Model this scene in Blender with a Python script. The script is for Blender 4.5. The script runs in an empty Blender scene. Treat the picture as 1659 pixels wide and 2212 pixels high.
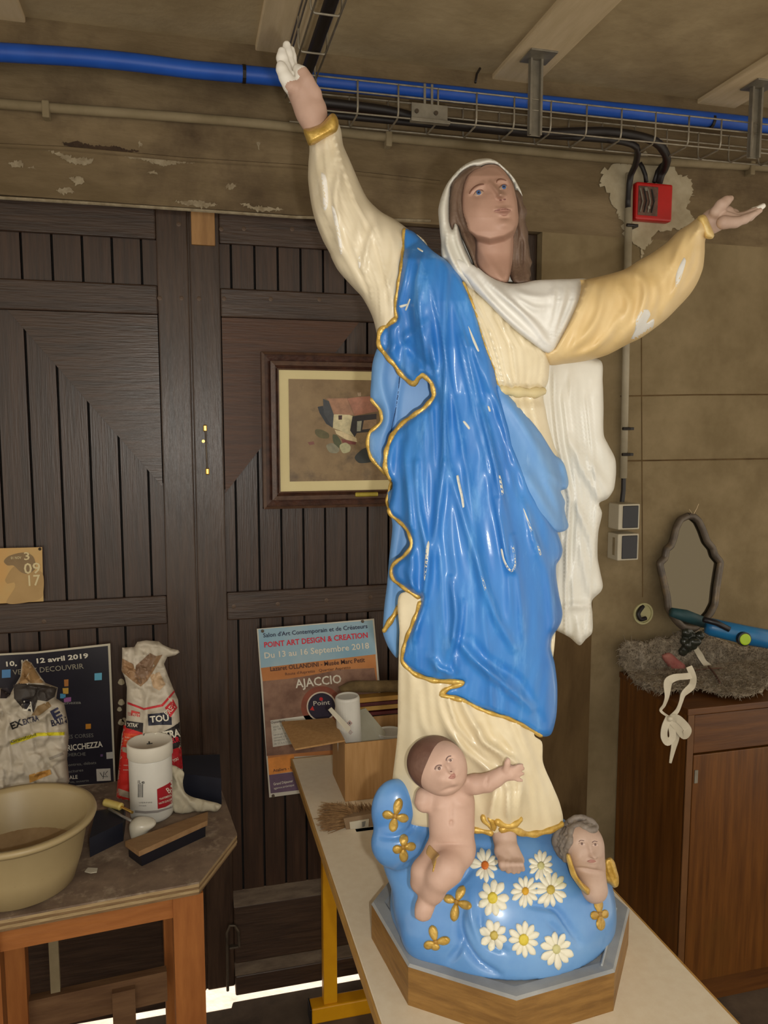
import bpy, bmesh, math, random
import numpy as np
from mathutils import Vector, Matrix
from mathutils.geometry import delaunay_2d_cdt
from mathutils.bvhtree import BVHTree

scn = bpy.context.scene
COL = scn.collection
random.seed(7); RNG = np.random.default_rng(7)

# ---------------------------------------------------------------- camera
FPX, CX, CY = 1680.0, 829.5, 1106.0          # focal length and centre of a 1659 x 2212 frame
YAW, PITCH, CAMH = math.radians(14.5), math.radians(6.0), 1.60
FH = np.array([math.sin(YAW), math.cos(YAW), 0.0]); RT = np.array([math.cos(YAW), -math.sin(YAW), 0.0]); ZU = np.array([0, 0, 1.0])
FW = FH*math.cos(PITCH) - ZU*math.sin(PITCH); UP = FH*math.sin(PITCH) + ZU*math.cos(PITCH)
CAM = np.array([0, 0, CAMH])
cam_d = bpy.data.cameras.new('camera'); cam = bpy.data.objects.new('camera', cam_d); COL.objects.link(cam)
cam_d.sensor_fit = 'VERTICAL'; cam_d.sensor_height = 36.0; cam_d.lens = 36.0*FPX/2212.0; cam_d.clip_start = 0.02
m = Matrix.Identity(4)
for i in range(3):
    m[i][0] = RT[i]; m[i][1] = UP[i]; m[i][2] = -FW[i]; m[i][3] = CAM[i]
cam.matrix_world = m
scn.camera = cam

# ---------------------------------------------------------------- world, lights, exposure
world = bpy.data.worlds.new('world'); scn.world = world; world.use_nodes = True
bg = world.node_tree.nodes['Background']; bg.inputs[0].default_value = (1.0, 0.90, 0.74, 1); bg.inputs[1].default_value = 1.1
def lamp(name, kind, loc, energy, color, **kw):
    l = bpy.data.lights.new(name, kind); l.energy = energy; l.color = color
    for k, v in kw.items(): setattr(l, k, v)
    o = bpy.data.objects.new(name, l); COL.objects.link(o); o.location = loc; return o
# the camera's own flash: a small lamp beside and a little under the lens
fp = CAM + RT*0.062 - UP*0.045 + FW*0.03
fl = lamp('camera_flash', 'SPOT', fp, 30.0, (1.0, 0.97, 0.90), spot_size=math.radians(112), spot_blend=1.0, shadow_soft_size=0.012)
fl.rotation_euler = (Vector(-FW)).to_track_quat('Z', 'Y').to_euler()
# daylight outside the garage door
sun = lamp('sun', 'SUN', (0, 6, 5), 60.0, (1.0, 0.95, 0.86), angle=0.02)
sun.rotation_euler = Vector((0.25, 1.0, 0.62)).to_track_quat('Z', 'Y').to_euler()
vs = scn.view_settings
vs.view_transform = 'Standard'; vs.look = 'None'; vs.exposure = 0.0; vs.gamma = 1.0; vs.use_curve_mapping = False

# ---------------------------------------------------------------- measuring: pixel of the photograph -> point of the place
def ray(x, y):
    x = np.asarray(x, float); y = np.asarray(y, float)
    return FW + RT*((x-CX)/FPX)[..., None] - UP*((y-CY)/FPX)[..., None]
def onz(x, y, z):
    d = ray(x, y); return CAM + d*((z-CAMH)/d[..., 2])[..., None]
def ony(x, y, Y):
    d = ray(x, y); return CAM + d*(Y/d[..., 1])[..., None]
AX = np.array([0.505, 1.155])                 # the statue's axis on the table
AD = AX @ FH[:2]
def S(x, y, d=0.0, D=AD):                     # point d metres before an upright plane that faces the camera D metres away
    r = ray(x, y); t = (D-np.asarray(d, float))/(r @ FH)
    return CAM + r*t[..., None]
PXM = 0.00074                                 # metres per pixel at the statue
def crop(x0, y0, s):
    return lambda pts: [(x0+a/s, y0+b/s) for a, b in pts]
cA = crop(560, 60, 2.765); cB = crop(900, 300, 2.1858); cC = crop(750, 480, 2.765); cD = crop(750, 900, 2.765)
cE = crop(780, 1550, 2.676); cF = crop(860, 1580, 5.143); cG = crop(1180, 1740, 8.295); cH = crop(540, 0, 4.608)
cK = crop(930, 320, 6.636)

# ---------------------------------------------------------------- materials
def lin(c):
    return tuple(((v/255.0)/12.92 if v/255.0 <= 0.04045 else ((v/255.0+0.055)/1.055)**2.4) for v in c)
MATS = {}
def mat(name, c1, c2=None, scale=8.0, rough=0.6, bump=0.0, stretch=(1, 1, 1), metal=0.0, coat=0.0, detail=5.0, c3=None, s3=2.0, t3=(0.55, 0.7), spec=0.5, bscale=None, contrast=(0.35, 0.65), map2=False):
    if name in MATS: return MATS[name]
    M = bpy.data.materials.new(name); M.use_nodes = True; MATS[name] = M
    nt = M.node_tree; N = nt.nodes; L = nt.links; b = N['Principled BSDF']
    b.inputs['Roughness'].default_value = rough; b.inputs['Metallic'].default_value = metal
    b.inputs['Coat Weight'].default_value = coat; b.inputs['Specular IOR Level'].default_value = spec
    b.inputs['Coat Roughness'].default_value = 0.15
    b.inputs['Base Color'].default_value = (*lin(c1), 1)
    tc = N.new('ShaderNodeNewGeometry') ; mp = N.new('ShaderNodeMapping'); L.new(tc.outputs['Position'], mp.inputs[0])
    mp.inputs['Scale'].default_value = stretch
    if c2 is not None:
        n = N.new('ShaderNodeTexNoise'); n.inputs['Scale'].default_value = scale; n.inputs['Detail'].default_value = detail; n.inputs['Roughness'].default_value = 0.6
        L.new(mp.outputs[0], n.inputs['Vector'])
        r = N.new('ShaderNodeValToRGB'); r.color_ramp.elements[0].position = contrast[0]; r.color_ramp.elements[1].position = contrast[1]
        r.color_ramp.elements[0].color = (*lin(c1), 1); r.color_ramp.elements[1].color = (*lin(c2), 1)
        L.new(n.outputs[0], r.inputs[0]); out = r.outputs[0]
        if c3 is not None:
            n2 = N.new('ShaderNodeTexNoise'); n2.inputs['Scale'].default_value = s3; n2.inputs['Detail'].default_value = 6; n2.inputs['Roughness'].default_value = 0.65
            L.new(mp.outputs[0] if map2 else tc.outputs['Position'], n2.inputs['Vector'])
            r2 = N.new('ShaderNodeValToRGB'); r2.color_ramp.elements[0].position = t3[0]; r2.color_ramp.elements[1].position = t3[1]
            L.new(n2.outputs[0], r2.inputs[0])
            mx = N.new('ShaderNodeMix'); mx.data_type = 'RGBA'
            L.new(r2.outputs[0], mx.inputs[0]); L.new(out, mx.inputs[6]); mx.inputs[7].default_value = (*lin(c3), 1)
            out = mx.outputs[2]
        L.new(out, b.inputs['Base Color'])
    if bump:
        nb = N.new('ShaderNodeTexNoise'); nb.inputs['Scale'].default_value = bscale or scale*3; nb.inputs['Detail'].default_value = 4
        L.new(mp.outputs[0], nb.inputs['Vector'])
        bp = N.new('ShaderNodeBump'); bp.inputs['Strength'].default_value = bump; bp.inputs['Distance'].default_value = 0.01
        L.new(nb.outputs[0], bp.inputs['Height']); L.new(bp.outputs[0], b.inputs['Normal'])
    return M

# ---------------------------------------------------------------- objects
def thing(name, label, cat, loc, group=None, kind=None):
    o = bpy.data.objects.new(name, None); COL.objects.link(o); o.location = [float(v) for v in loc]; o.empty_display_size = 0.05
    if label: o['label'] = label
    if cat: o['category'] = cat
    if group: o['group'] = group
    if kind: o['kind'] = kind
    return o
def wloc(o):
    p = Vector((0, 0, 0))
    while o is not None: p += o.location; o = o.parent
    return np.array(p)
def mesh_obj(name, V, F, material, parent=None, smooth=False, label=None, cat=None, group=None, kind=None, loc=None, mats=None, fm=None, uv=None):
    V = np.asarray(V, float)
    base = wloc(parent) if parent is not None else np.zeros(3)
    l = np.zeros(3)
    if parent is None or loc is not None:
        l = (np.array(loc, float) if loc is not None else np.array([V[:, 0].mean(), V[:, 1].mean(), V[:, 2].min()])) - base
    me = bpy.data.meshes.new(name)
    me.from_pydata((V-base-l).tolist(), [], F)
    if material is not None: me.materials.append(material)
    for mm in (mats or []): me.materials.append(mm)
    if fm is not None: me.polygons.foreach_set('material_index', np.asarray(fm, dtype=np.int32))
    if smooth: me.polygons.foreach_set('use_smooth', [True]*len(me.polygons))
    me.update()
    o = bpy.data.objects.new(name, me); COL.objects.link(o); o.location = l.tolist()
    if parent is not None: o.parent = parent
    for k, v in (('label', label), ('category', cat), ('group', group), ('kind', kind)):
        if v: o[k] = v
    return o

class MB:
    def __init__(s): s.V = []; s.F = []; s.sm = False
    def add(s, V, F):
        k = len(s.V); s.V += [tuple(map(float, v)) for v in V]; s.F += [tuple(i+k for i in f) for f in F]; return s
    def box(s, a, b):
        (x0, y0, z0), (x1, y1, z1) = a, b
        return s.hexa([(x0,y0,z0),(x1,y0,z0),(x1,y1,z0),(x0,y1,z0)], [(x0,y0,z1),(x1,y0,z1),(x1,y1,z1),(x0,y1,z1)])
    def hexa(s, lo, hi):
        n = len(lo)
        F = [tuple(range(n-1, -1, -1)), tuple(range(n, 2*n))] + [(i, (i+1) % n, n+(i+1) % n, n+i) for i in range(n)]
        return s.add(list(lo)+list(hi), F)
    def bbox(s, a, b, bev=0.002):           # bevelled box
        bm = bmesh.new(); bmesh.ops.create_cube(bm, size=1.0)
        c = [(a[i]+b[i])/2 for i in range(3)]; d = [abs(b[i]-a[i]) for i in range(3)]
        for v in bm.verts: v.co = Vector((c[i]+v.co[i]*d[i] for i in range(3)))
        bmesh.ops.bevel(bm, geom=bm.edges[:], offset=min(bev, min(d)*0.45), segments=2, affect='EDGES', profile=0.5)
        return s.bm(bm)
    def bm(s, bm, M=None):
        if M is not None: bm.transform(M)
        bm.verts.index_update(); s.add([v.co[:] for v in bm.verts], [[v.index for v in f.verts] for f in bm.faces]); bm.free(); return s
    def tube(s, pts, r, n=8, cap=True, ell=None):
        P = np.asarray(pts, float); R = np.full(len(P), r) if np.isscalar(r) else np.asarray(r, float)
        T = np.gradient(P, axis=0); T /= np.linalg.norm(T, axis=1)[:, None]+1e-12
        a = np.array([0, 0, 1.0]) if abs(T[0][2]) < 0.9 else np.array([1.0, 0, 0])
        V = []; F = []
        for i in range(len(P)):
            u = a - T[i]*(a @ T[i]); u /= np.linalg.norm(u)+1e-12; v = np.cross(T[i], u); a = u
            for k in range(n):
                t = 2*math.pi*k/n; e = ell or (1, 1)
                V.append(P[i]+R[i]*(math.cos(t)*u*e[0]+math.sin(t)*v*e[1]))
        for i in range(len(P)-1):
            for k in range(n):
                F.append((i*n+k, i*n+(k+1) % n, (i+1)*n+(k+1) % n, (i+1)*n+k))
        if cap: F += [tuple(range(n-1, -1, -1)), tuple((len(P)-1)*n+k for k in range(n))]
        return s.add(V, F)
    def lathe(s, prof, c, n=32, axis=None, cap=True):   # prof: (r, h)
        ax = np.array(axis if axis is not None else (0, 0, 1.0), float); ax /= np.linalg.norm(ax)
        a = np.array([1.0, 0, 0]) if abs(ax[0]) < 0.9 else np.array([0, 1.0, 0])
        u = a-ax*(a @ ax); u /= np.linalg.norm(u); v = np.cross(ax, u); c = np.array(c, float)
        V = []; F = []
        for r, h in prof:
            for k in range(n):
                t = 2*math.pi*k/n; V.append(c+ax*h+r*(math.cos(t)*u+math.sin(t)*v))
        for i in range(len(prof)-1):
            for k in range(n): F.append((i*n+k, i*n+(k+1) % n, (i+1)*n+(k+1) % n, (i+1)*n+k))
        if cap: F += [tuple(range(n-1, -1, -1)), tuple((len(prof)-1)*n+k for k in range(n))]
        return s.add(V, F)
    def prism(s, poly, ext):                             # poly: 3-D points, ext: vector
        e = np.array(ext, float); P = [np.array(p, float) for p in poly]
        return s.hexa(P, [p+e for p in P])
    def build(s, name, material, parent=None, **kw):
        o = mesh_obj(name, s.V, s.F, material, parent, **kw)
        b = bmesh.new(); b.from_mesh(o.data); bmesh.ops.recalc_face_normals(b, faces=b.faces); b.to_mesh(o.data); b.free()
        return o

def crom(pts, step=4.0, closed=True, tens=0.5):          # smooth curve through points (2-D or 3-D)
    P = np.asarray(pts, float); n = len(P); out = []
    for i in range(n if closed else n-1):
        p0 = P[(i-1) % n] if closed or i > 0 else P[i]; p1 = P[i]; p2 = P[(i+1) % n]; p3 = P[(i+2) % n] if closed or i+2 < n else p2
        L = np.linalg.norm(p2-p1); k = max(1, int(round(L/step)))
        l0 = np.linalg.norm(p1-p0)+1e-9; l2 = np.linalg.norm(p3-p2)+1e-9
        m1 = (p2-p0)/(l0+L)*L*tens*2*0.9; m2 = (p3-p1)/(L+l2)*L*tens*2*0.9
        for j in range(k):
            t = j/k; out.append((2*t**3-3*t*t+1)*p1+(t**3-2*t*t+t)*m1+(-2*t**3+3*t*t)*p2+(t**3-t*t)*m2)
    if not closed: out.append(P[-1])
    return np.array(out)

def seg_dist(X, Y, loop, closed=True):
    A = loop; B = np.roll(loop, -1, axis=0)
    if not closed: A = loop[:-1]; B = loop[1:]
    P = np.stack([X, Y], 1); best = np.full(len(P), 1e9)
    for i in range(0, len(P), 2000):
        p = P[i:i+2000, None, :]; d = B-A; L = (d*d).sum(1)+1e-12
        t = np.clip(((p-A)*d).sum(2)/L, 0, 1); q = A+d*t[..., None]
        best[i:i+2000] = np.sqrt(((p-q)**2).sum(2)).min(1)
    return best

def tri2d(loop, res):
    lo = loop.min(0); hi = loop.max(0)
    gx = np.arange(lo[0], hi[0], res); gy = np.arange(lo[1], hi[1], res*0.87)
    X, Y = np.meshgrid(gx, gy); X = X + (np.arange(len(gy)) % 2)[:, None]*res*0.5
    X = X.ravel(); Y = Y.ravel()
    A = loop; B = np.roll(loop, -1, axis=0); ins = np.zeros(len(X), bool)
    for a, b in zip(A, B):
        c = (a[1] > Y) != (b[1] > Y)
        if c.any():
            ins[c] ^= X[c] < (b[0]-a[0])*(Y[c]-a[1])/(b[1]-a[1])+a[0]
    X = X[ins]; Y = Y[ins]; dd = seg_dist(X, Y, loop); k = dd > res*0.55
    X = X[k]; Y = Y[k]
    vs_ = [Vector(p) for p in loop] + [Vector((a, b)) for a, b in zip(X, Y)]
    n = len(loop)
    r = delaunay_2d_cdt(vs_, [(i, (i+1) % n) for i in range(n)], [], 1, 1e-5)
    return np.array([v[:] for v in r[0]]), [tuple(f) for f in r[2]]

def inflate(b, R, dep):
    t = np.clip(b/R, 0, 1); return dep*np.sqrt(np.clip(1-(1-t)**2, 0, 1))

def relief(name, outline, material, parent, front, back, res=6.0, smooth_out=True, step=None, label=None, mats=None, facemat=None, D=AD, kind=None, **kw):
    """A solid with the given outline: front(x,y,b) and back(x,y,b) give its depth, b = distance to the edge."""
    loop = crom(outline, step or res) if smooth_out else crom(outline, step or res, tens=0.0)
    P, F = tri2d(loop, res)
    x, y = P[:, 0], P[:, 1]; b = seg_dist(x, y, loop)
    df = np.asarray(front(x, y, b), float)+np.zeros(len(x)); db = np.asarray(back(x, y, b), float)+np.zeros(len(x))
    db = np.minimum(db, df-0.0008)
    V = np.concatenate([S(x, y, df, D), S(x, y, db, D)]); n = len(P)
    cnt = {}
    FF = []
    for f in F:
        a, bb, c = P[f[0]], P[f[1]], P[f[2]]
        if (bb[0]-a[0])*(c[1]-a[1])-(bb[1]-a[1])*(c[0]-a[0]) > 0: f = f[::-1]   # pixel y runs down: keep normals to the viewer
        FF.append(f)
        for i in range(len(f)):
            e = (f[i], f[(i+1) % len(f)]); cnt[e] = 1
    out = [tuple(f) for f in FF] + [tuple(i+n for i in f[::-1]) for f in FF]
    for (i, j) in cnt:
        if (j, i) not in cnt: out.append((j, i, i+n, j+n))
    fm = None
    if facemat is not None:
        fm = []
        for f in out:
            q = [i % n for i in f]; fm.append(facemat(np.mean(x[q]), np.mean(y[q])))
    return mesh_obj(name, V, out, material, parent, smooth=True, label=label, mats=mats, fm=fm, kind=kind, **kw)

# ---------------------------------------------------------------- solid sculpting: rounded solids blended, then meshed
class SDF:
    def __init__(s): s.ops = []
    def cap(s, a, b, ra, rb, k=0.008, op=1): s.ops.append(('c', np.array(a, float), np.array(b, float), ra, rb, k, op)); return s
    def ell(s, c, r, M=None, k=0.008, op=1): s.ops.append(('e', np.array(c, float), np.array(r, float), np.eye(3) if M is None else np.array(M, float), None, k, op)); return s
    def chain(s, pts, rs, k=0.006):
        for i in range(len(pts)-1): s.cap(pts[i], pts[i+1], rs[i], rs[i+1], k)
        return s
    def cut(s, p, n, k=0.003): s.ops.append(('p', np.array(p, float), np.array(n, float)/np.linalg.norm(n), 0, 0, k, -1)); return s
    def mesh(s, h):
        lo = np.full(3, 1e9); hi = -lo
        for o in s.ops:
            if o[6] < 0: continue
            if o[0] == 'c':
                for p, r in ((o[1], o[3]), (o[2], o[4])): lo = np.minimum(lo, p-r); hi = np.maximum(hi, p+r)
            else: lo = np.minimum(lo, o[1]-o[2].max()); hi = np.maximum(hi, o[1]+o[2].max())
        lo -= 3*h+0.004; hi += 3*h+0.004
        ax = [np.arange(lo[i], hi[i]+h, h).astype(np.float32) for i in range(3)]
        X, Y, Z = np.meshgrid(*ax, indexing='ij'); D = np.full(X.shape, 1.0, np.float32)
        for o in s.ops:
            if o[0] == 'c':
                a, b = o[1], o[2]; d = b-a; L = max(float(d @ d), 1e-10)
                t = np.clip(((X-a[0])*d[0]+(Y-a[1])*d[1]+(Z-a[2])*d[2])/L, 0, 1)
                v = np.sqrt((X-a[0]-d[0]*t)**2+(Y-a[1]-d[1]*t)**2+(Z-a[2]-d[2]*t)**2)-(o[3]+(o[4]-o[3])*t)
            elif o[0] == 'e':
                c, r, M = o[1], o[2], o[3]
                q = [(X-c[0])*M[i][0]+(Y-c[1])*M[i][1]+(Z-c[2])*M[i][2] for i in range(3)]
                k0 = np.sqrt(sum((q[i]/r[i])**2 for i in range(3)))+1e-6; k1 = np.sqrt(sum((q[i]/r[i]**2)**2 for i in range(3)))+1e-6
                v = k0*(k0-1)/k1
            else:
                v = (X-o[1][0])*o[2][0]+(Y-o[1][1])*o[2][1]+(Z-o[1][2])*o[2][2]
            k = max(o[5], 1e-5)
            if o[6] > 0:
                hh = np.clip(0.5+0.5*(D-v)/k, 0, 1); D = D*(1-hh)+v*hh-k*hh*(1-hh)
            else:
                if o[0] != 'p': v = -v
                hh = np.clip(0.5-0.5*(D-v)/k, 0, 1); D = D*(1-hh)+v*hh+k*hh*(1-hh)
        return surf_net(D, lo, h)
    def build(s, name, h, material, parent, mats=None, facemat=None, label=None):
        V, F = s.mesh(h)
        fm = None
        if facemat is not None:
            C_ = V[np.array(F)].mean(1); fm = facemat(C_)
        o = mesh_obj(name, V, F, material, parent, smooth=True, mats=mats, fm=fm, label=label)
        o_bvh[o.name] = BVHTree.FromPolygons([Vector(v) for v in V], F)
        return o
o_bvh = {}
def surf_net(D, lo, h):
    ins = D < 0; nx, ny, nz = D.shape
    acc = np.zeros((nx-1, ny-1, nz-1, 3), np.float32); num = np.zeros((nx-1, ny-1, nz-1), np.float32)
    quads = []
    idx = np.indices((nx, ny, nz)).transpose(1, 2, 3, 0).astype(np.float32)
    for a in range(3):
        s0 = [slice(None)]*3; s1 = [slice(None)]*3; s0[a] = slice(0, -1); s1[a] = slice(1, None)
        d0, d1 = D[tuple(s0)], D[tuple(s1)]; cr = (d0 < 0) != (d1 < 0)
        I = np.argwhere(cr)
        if not len(I): continue
        v0 = d0[cr]; v1 = d1[cr]; t = v0/(v0-v1); P = I.astype(np.float32); P[:, a] += t
        b, c = [(1, 2), (2, 0), (0, 1)][a]
        cells = []
        for db, dc in ((1, 1), (0, 1), (0, 0), (1, 0)):
            J = I.copy(); J[:, b] -= db; J[:, c] -= dc
            ok = (J[:, b] >= 0) & (J[:, c] >= 0) & (J[:, b] < acc.shape[b]) & (J[:, c] < acc.shape[c])
            np.add.at(acc, tuple(J[ok].T), P[ok]); np.add.at(num, tuple(J[ok].T), 1); cells.append(J)
        flip = v0 < 0
        quads.append((cells, flip))
    vid = -np.ones(num.shape, int); on = num > 0; vid[on] = np.arange(on.sum())
    V = lo + h*(acc[on]/num[on][:, None]).astype(float)
    F = []
    for cells, flip in quads:
        ids = np.stack([vid[tuple(np.clip(c, 0, np.array(vid.shape)-1).T)] for c in cells], 1)
        ids[~flip] = ids[~flip][:, ::-1]
        F.append(ids[(ids >= 0).all(1)])
    return V, [tuple(int(i) for i in f) for f in np.concatenate(F)]
def hit_depth(bvhs, x, y, default, D=AD):
    out = np.full(len(x), np.nan)
    for i in range(len(x)):
        r = ray(x[i], y[i]); rn = Vector(r).normalized(); best = None
        for bv in bvhs:
            p, nn, ix, ds = bv.ray_cast(Vector(CAM), rn)
            if p is not None and (best is None or ds < best[1]): best = (p, ds)
        if best is not None: out[i] = D-(np.array(best[0])-CAM) @ FH
    if np.isnan(out).all(): out[:] = default
    elif np.isnan(out).any(): out[np.isnan(out)] = np.nanmin(out)
    return out
def on_surface(name, outline, material, parent, bvhs, thick, R=6.0, res=3.0, base=0.0, smooth_out=True, sink=0.004, D=AD, **kw):
    cache = {}
    def hd(x, y):
        k = (len(x), float(x[0]))
        if k not in cache: cache[k] = hit_depth(bvhs, x, y, 0.1, D)
        return cache[k]
    return relief(name, outline, material, parent, lambda x, y, b: hd(x, y)+base+inflate(b, R, thick), lambda x, y, b: hd(x, y)-sink, res=res, smooth_out=smooth_out, D=D, **kw)

def clamp_z(o, z):                                         # nothing sinks into what it stands on
    w0 = float(wloc(o)[2])
    for v in o.data.vertices: v.co.z = max(v.co.z, z-w0)
def flat(Y): return lambda x, y, e: ony(x, y, Y-e)
def wrapped(bvhs, D):
    return lambda x, y, e: S(x, y, hit_depth(bvhs, x, y, 0.0, D)+e, D)
def bvh_of(o):
    p = wloc(o.parent) if o.parent else np.zeros(3); q = p+np.array(o.location)
    return BVHTree.FromPolygons([v.co+Vector(q) for v in o.data.vertices], [tuple(f.vertices) for f in o.data.polygons])
def text(body, p0, p1, cap, material, parent, place, bold=0.0, name='lettering', e=0.0006):
    """Lettering: baseline from pixel p0 to p1, capitals cap pixels high; place(x, y, e) puts a pixel on its surface."""
    cu = bpy.data.curves.new(name, 'FONT'); cu.body = body; cu.size = 1.0; cu.offset = bold; cu.resolution_u = 2
    ob = bpy.data.objects.new(name, cu); COL.objects.link(ob); dg = bpy.context.evaluated_depsgraph_get()
    ev = ob.evaluated_get(dg); me = ev.to_mesh(); V = np.array([v.co[:] for v in me.vertices]); F = [tuple(p.vertices) for p in me.polygons]
    ev.to_mesh_clear(); bpy.data.objects.remove(ob); bpy.data.curves.remove(cu)
    p0 = np.array(p0, float); p1 = np.array(p1, float); w = np.linalg.norm(p1-p0); r = (p1-p0)/w; u = np.array([r[1], -r[0]])
    X = p0+np.outer(V[:, 0]/V[:, 0].max()*w, r)+np.outer(V[:, 1]/0.69*cap, u)
    return mesh_obj(name, place(X[:, 0], X[:, 1], e), F, material, parent)
def patch(name, pts, material, parent, place, e=0.0005, **kw):     # a flat printed area
    P = np.array(pts, float); return mesh_obj(name, place(P[:, 0], P[:, 1], e), [tuple(range(len(P)))[::-1]], material, parent, **kw)
def crumple(x, y, seed, size, amp):                         # sharp creased paper
    r = np.random.default_rng(seed); lo = (x.min(), y.min()); hi = (x.max(), y.max()); n = max(6, int((hi[0]-lo[0])*(hi[1]-lo[1])/size**2))
    c = np.stack([r.uniform(lo[0], hi[0], n), r.uniform(lo[1], hi[1], n)], 1); h = r.uniform(-1, 1, n); gx_ = r.normal(0, 0.8, n); gy_ = r.normal(0, 0.8, n)
    d = np.hypot(x[:, None]-c[:, 0], y[:, None]-c[:, 1])/size; w = np.exp(-(d*2.2)**2)+1e-9
    v = h+gx_*(x[:, None]-c[:, 0])/size+gy_*(y[:, None]-c[:, 1])/size
    w = w**2.5; return amp*(w*v).sum(1)/w.sum(1)
def smoothpoly(pts, step=5): return [tuple(p) for p in crom(pts, step)]

# ================================================================= THE ROOM
YD = 2.08                                      # face of the garage door; the concrete stands 3 cm before it
YC = 2.05
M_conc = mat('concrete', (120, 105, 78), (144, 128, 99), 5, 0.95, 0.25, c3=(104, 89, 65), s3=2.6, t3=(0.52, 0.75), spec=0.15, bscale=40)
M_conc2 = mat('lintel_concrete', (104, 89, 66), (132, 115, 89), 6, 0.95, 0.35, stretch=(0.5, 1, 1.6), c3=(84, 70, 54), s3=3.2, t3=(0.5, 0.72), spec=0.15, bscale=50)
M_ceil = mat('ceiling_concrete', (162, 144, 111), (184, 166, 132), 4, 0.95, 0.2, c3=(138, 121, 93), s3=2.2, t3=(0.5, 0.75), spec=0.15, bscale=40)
M_jamb = mat('jamb_concrete', (84, 66, 43), (104, 84, 56), 5, 0.95, 0.2, stretch=(3, 1, 0.8), spec=0.15)
M_plas = mat('white_plaster', (158, 146, 120), (176, 165, 140), 20, 0.9, 0.15)
M_floor = mat('floor_concrete', (74, 60, 48), (98, 82, 66), 9, 0.9, 0.3, c3=(58, 46, 36), s3=4)
M_strip = mat('pale_joist', (196, 176, 140), (208, 188, 154), 6, 0.85, 0.1, stretch=(8, 1, 8))
M_dark = mat('dark_gap', (14, 10, 8), rough=0.9)
W_ = 3.2
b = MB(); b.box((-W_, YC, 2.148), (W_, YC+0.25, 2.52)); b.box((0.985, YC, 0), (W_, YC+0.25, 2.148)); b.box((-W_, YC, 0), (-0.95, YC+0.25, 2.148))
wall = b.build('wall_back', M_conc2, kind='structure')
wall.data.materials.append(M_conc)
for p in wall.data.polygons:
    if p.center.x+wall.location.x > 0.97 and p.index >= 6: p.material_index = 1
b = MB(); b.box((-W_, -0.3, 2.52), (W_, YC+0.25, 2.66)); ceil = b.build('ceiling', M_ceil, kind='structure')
b = MB(); b.box((-W_, -1.6, -0.12), (W_, YC+0.25, 0)); b.build('floor', M_floor, kind='structure')
M_out = mat('sunlit_ground', (205, 200, 188), (225, 220, 210), 6, 0.9)
b = MB(); b.box((-5, YC+0.25, -0.14), (5, 9, -0.02)); b.build('ground_outside', M_out, kind='structure')
M_lime = mat('lime_bloom', (128, 114, 90), (158, 146, 122), 45, 0.95, 0.2)
# formwork ledge and seams on the lintel, seams on the wall
def wpt(x, y, Y=YC): return ony(x, y, Y)
b = MB(); b.tube([wpt(-60, 312), wpt(150, 322), wpt(400, 345), wpt(640, 360), wpt(950, 395)], 0.006, 6); b.build('trim_1', M_conc2, kind='structure')
b = MB()
for s in ([(-900, 366), (0, 428), (200, 440), (395, 453), (640, 470), (930, 478)],): b.tube([wpt(x, y-1, YC-0.001) for x, y in s], 0.004, 6)
b.build('trim_2', M_lime, kind='structure')
M_hole = mat('broken_concrete', (52, 38, 26), (72, 54, 38), 25, 0.95, 0.5)
HOLE = [(132, 308), (165, 306), (200, 314), (250, 317), (300, 327), (262, 329), (215, 327), (160, 320)]
rs = np.random.default_rng(12)
def ragged(pts, amp, step=2.5):
    c = crom(pts, step, tens=0.3); return [tuple(p+rs.normal(0, amp, 2)) for p in c]
def stain(pts, amp=1.6):
    P_s, F_s = tri2d(np.array(ragged(pts, amp)), 12.0); mesh_obj('lime_stain', flat(YC)(P_s[:, 0], P_s[:, 1], 0.0012), [f[::-1] for f in F_s], M_lime, wall)
M_lime = mat('lime_bloom', (128, 114, 90), (158, 146, 122), 45, 0.95, 0.2)
P_s, F_s = tri2d(np.array(ragged(HOLE, 1.6)), 12.0); mesh_obj('chipped_hole', flat(YC)(P_s[:, 0], P_s[:, 1], 0.0016), [f[::-1] for f in F_s], M_hole, wall)
for q in ([(100, 322), (130, 330), (160, 340), (200, 344), (190, 356), (160, 354), (140, 344)], [(264, 332), (300, 338), (340, 342), (392, 348), (420, 352), (380, 354), (350, 358), (320, 348), (280, 342)], [(20, 350), (44, 346), (52, 358), (30, 362)], [(150, 385), (175, 383), (182, 394), (165, 400)], [(488, 402), (505, 396), (512, 398), (498, 410)], [(300, 304), (308, 312), (300, 318)], [(555, 310), (562, 308), (560, 322)], [(120, 410), (150, 405), (160, 414), (135, 420)], [(380, 436), (420, 432), (470, 442), (440, 448)], [(520, 440), (560, 446), (610, 452), (560, 456)], [(320, 372), (334, 370), (338, 376)], [(60, 362), (74, 360), (76, 364)]): stain(q)
b = MB(); b.tube([wpt(1340, 856), wpt(1500, 853), wpt(1760, 852)], 0.0022, 5); b.tube([wpt(1340, 996), wpt(1659, 991), wpt(1760, 990)], 0.0025, 5)
b.tube([wpt(1385, 560), wpt(1386, 850), wpt(1388, 1290)], 0.0018, 5); b.build('formwork_seam', M_jamb, wall)
b = MB(); b.hexa([(0.985, YC-0.004, 0), (1.17, YC-0.004, 0), (1.17, YC, 0), (0.985, YC, 0)], [(0.985, YC-0.004, 1.22), (1.17, YC-0.004, 1.30), (1.17, YC, 1.30), (0.985, YC, 1.22)])
b.build('trim_3', M_jamb, kind='structure')
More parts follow.
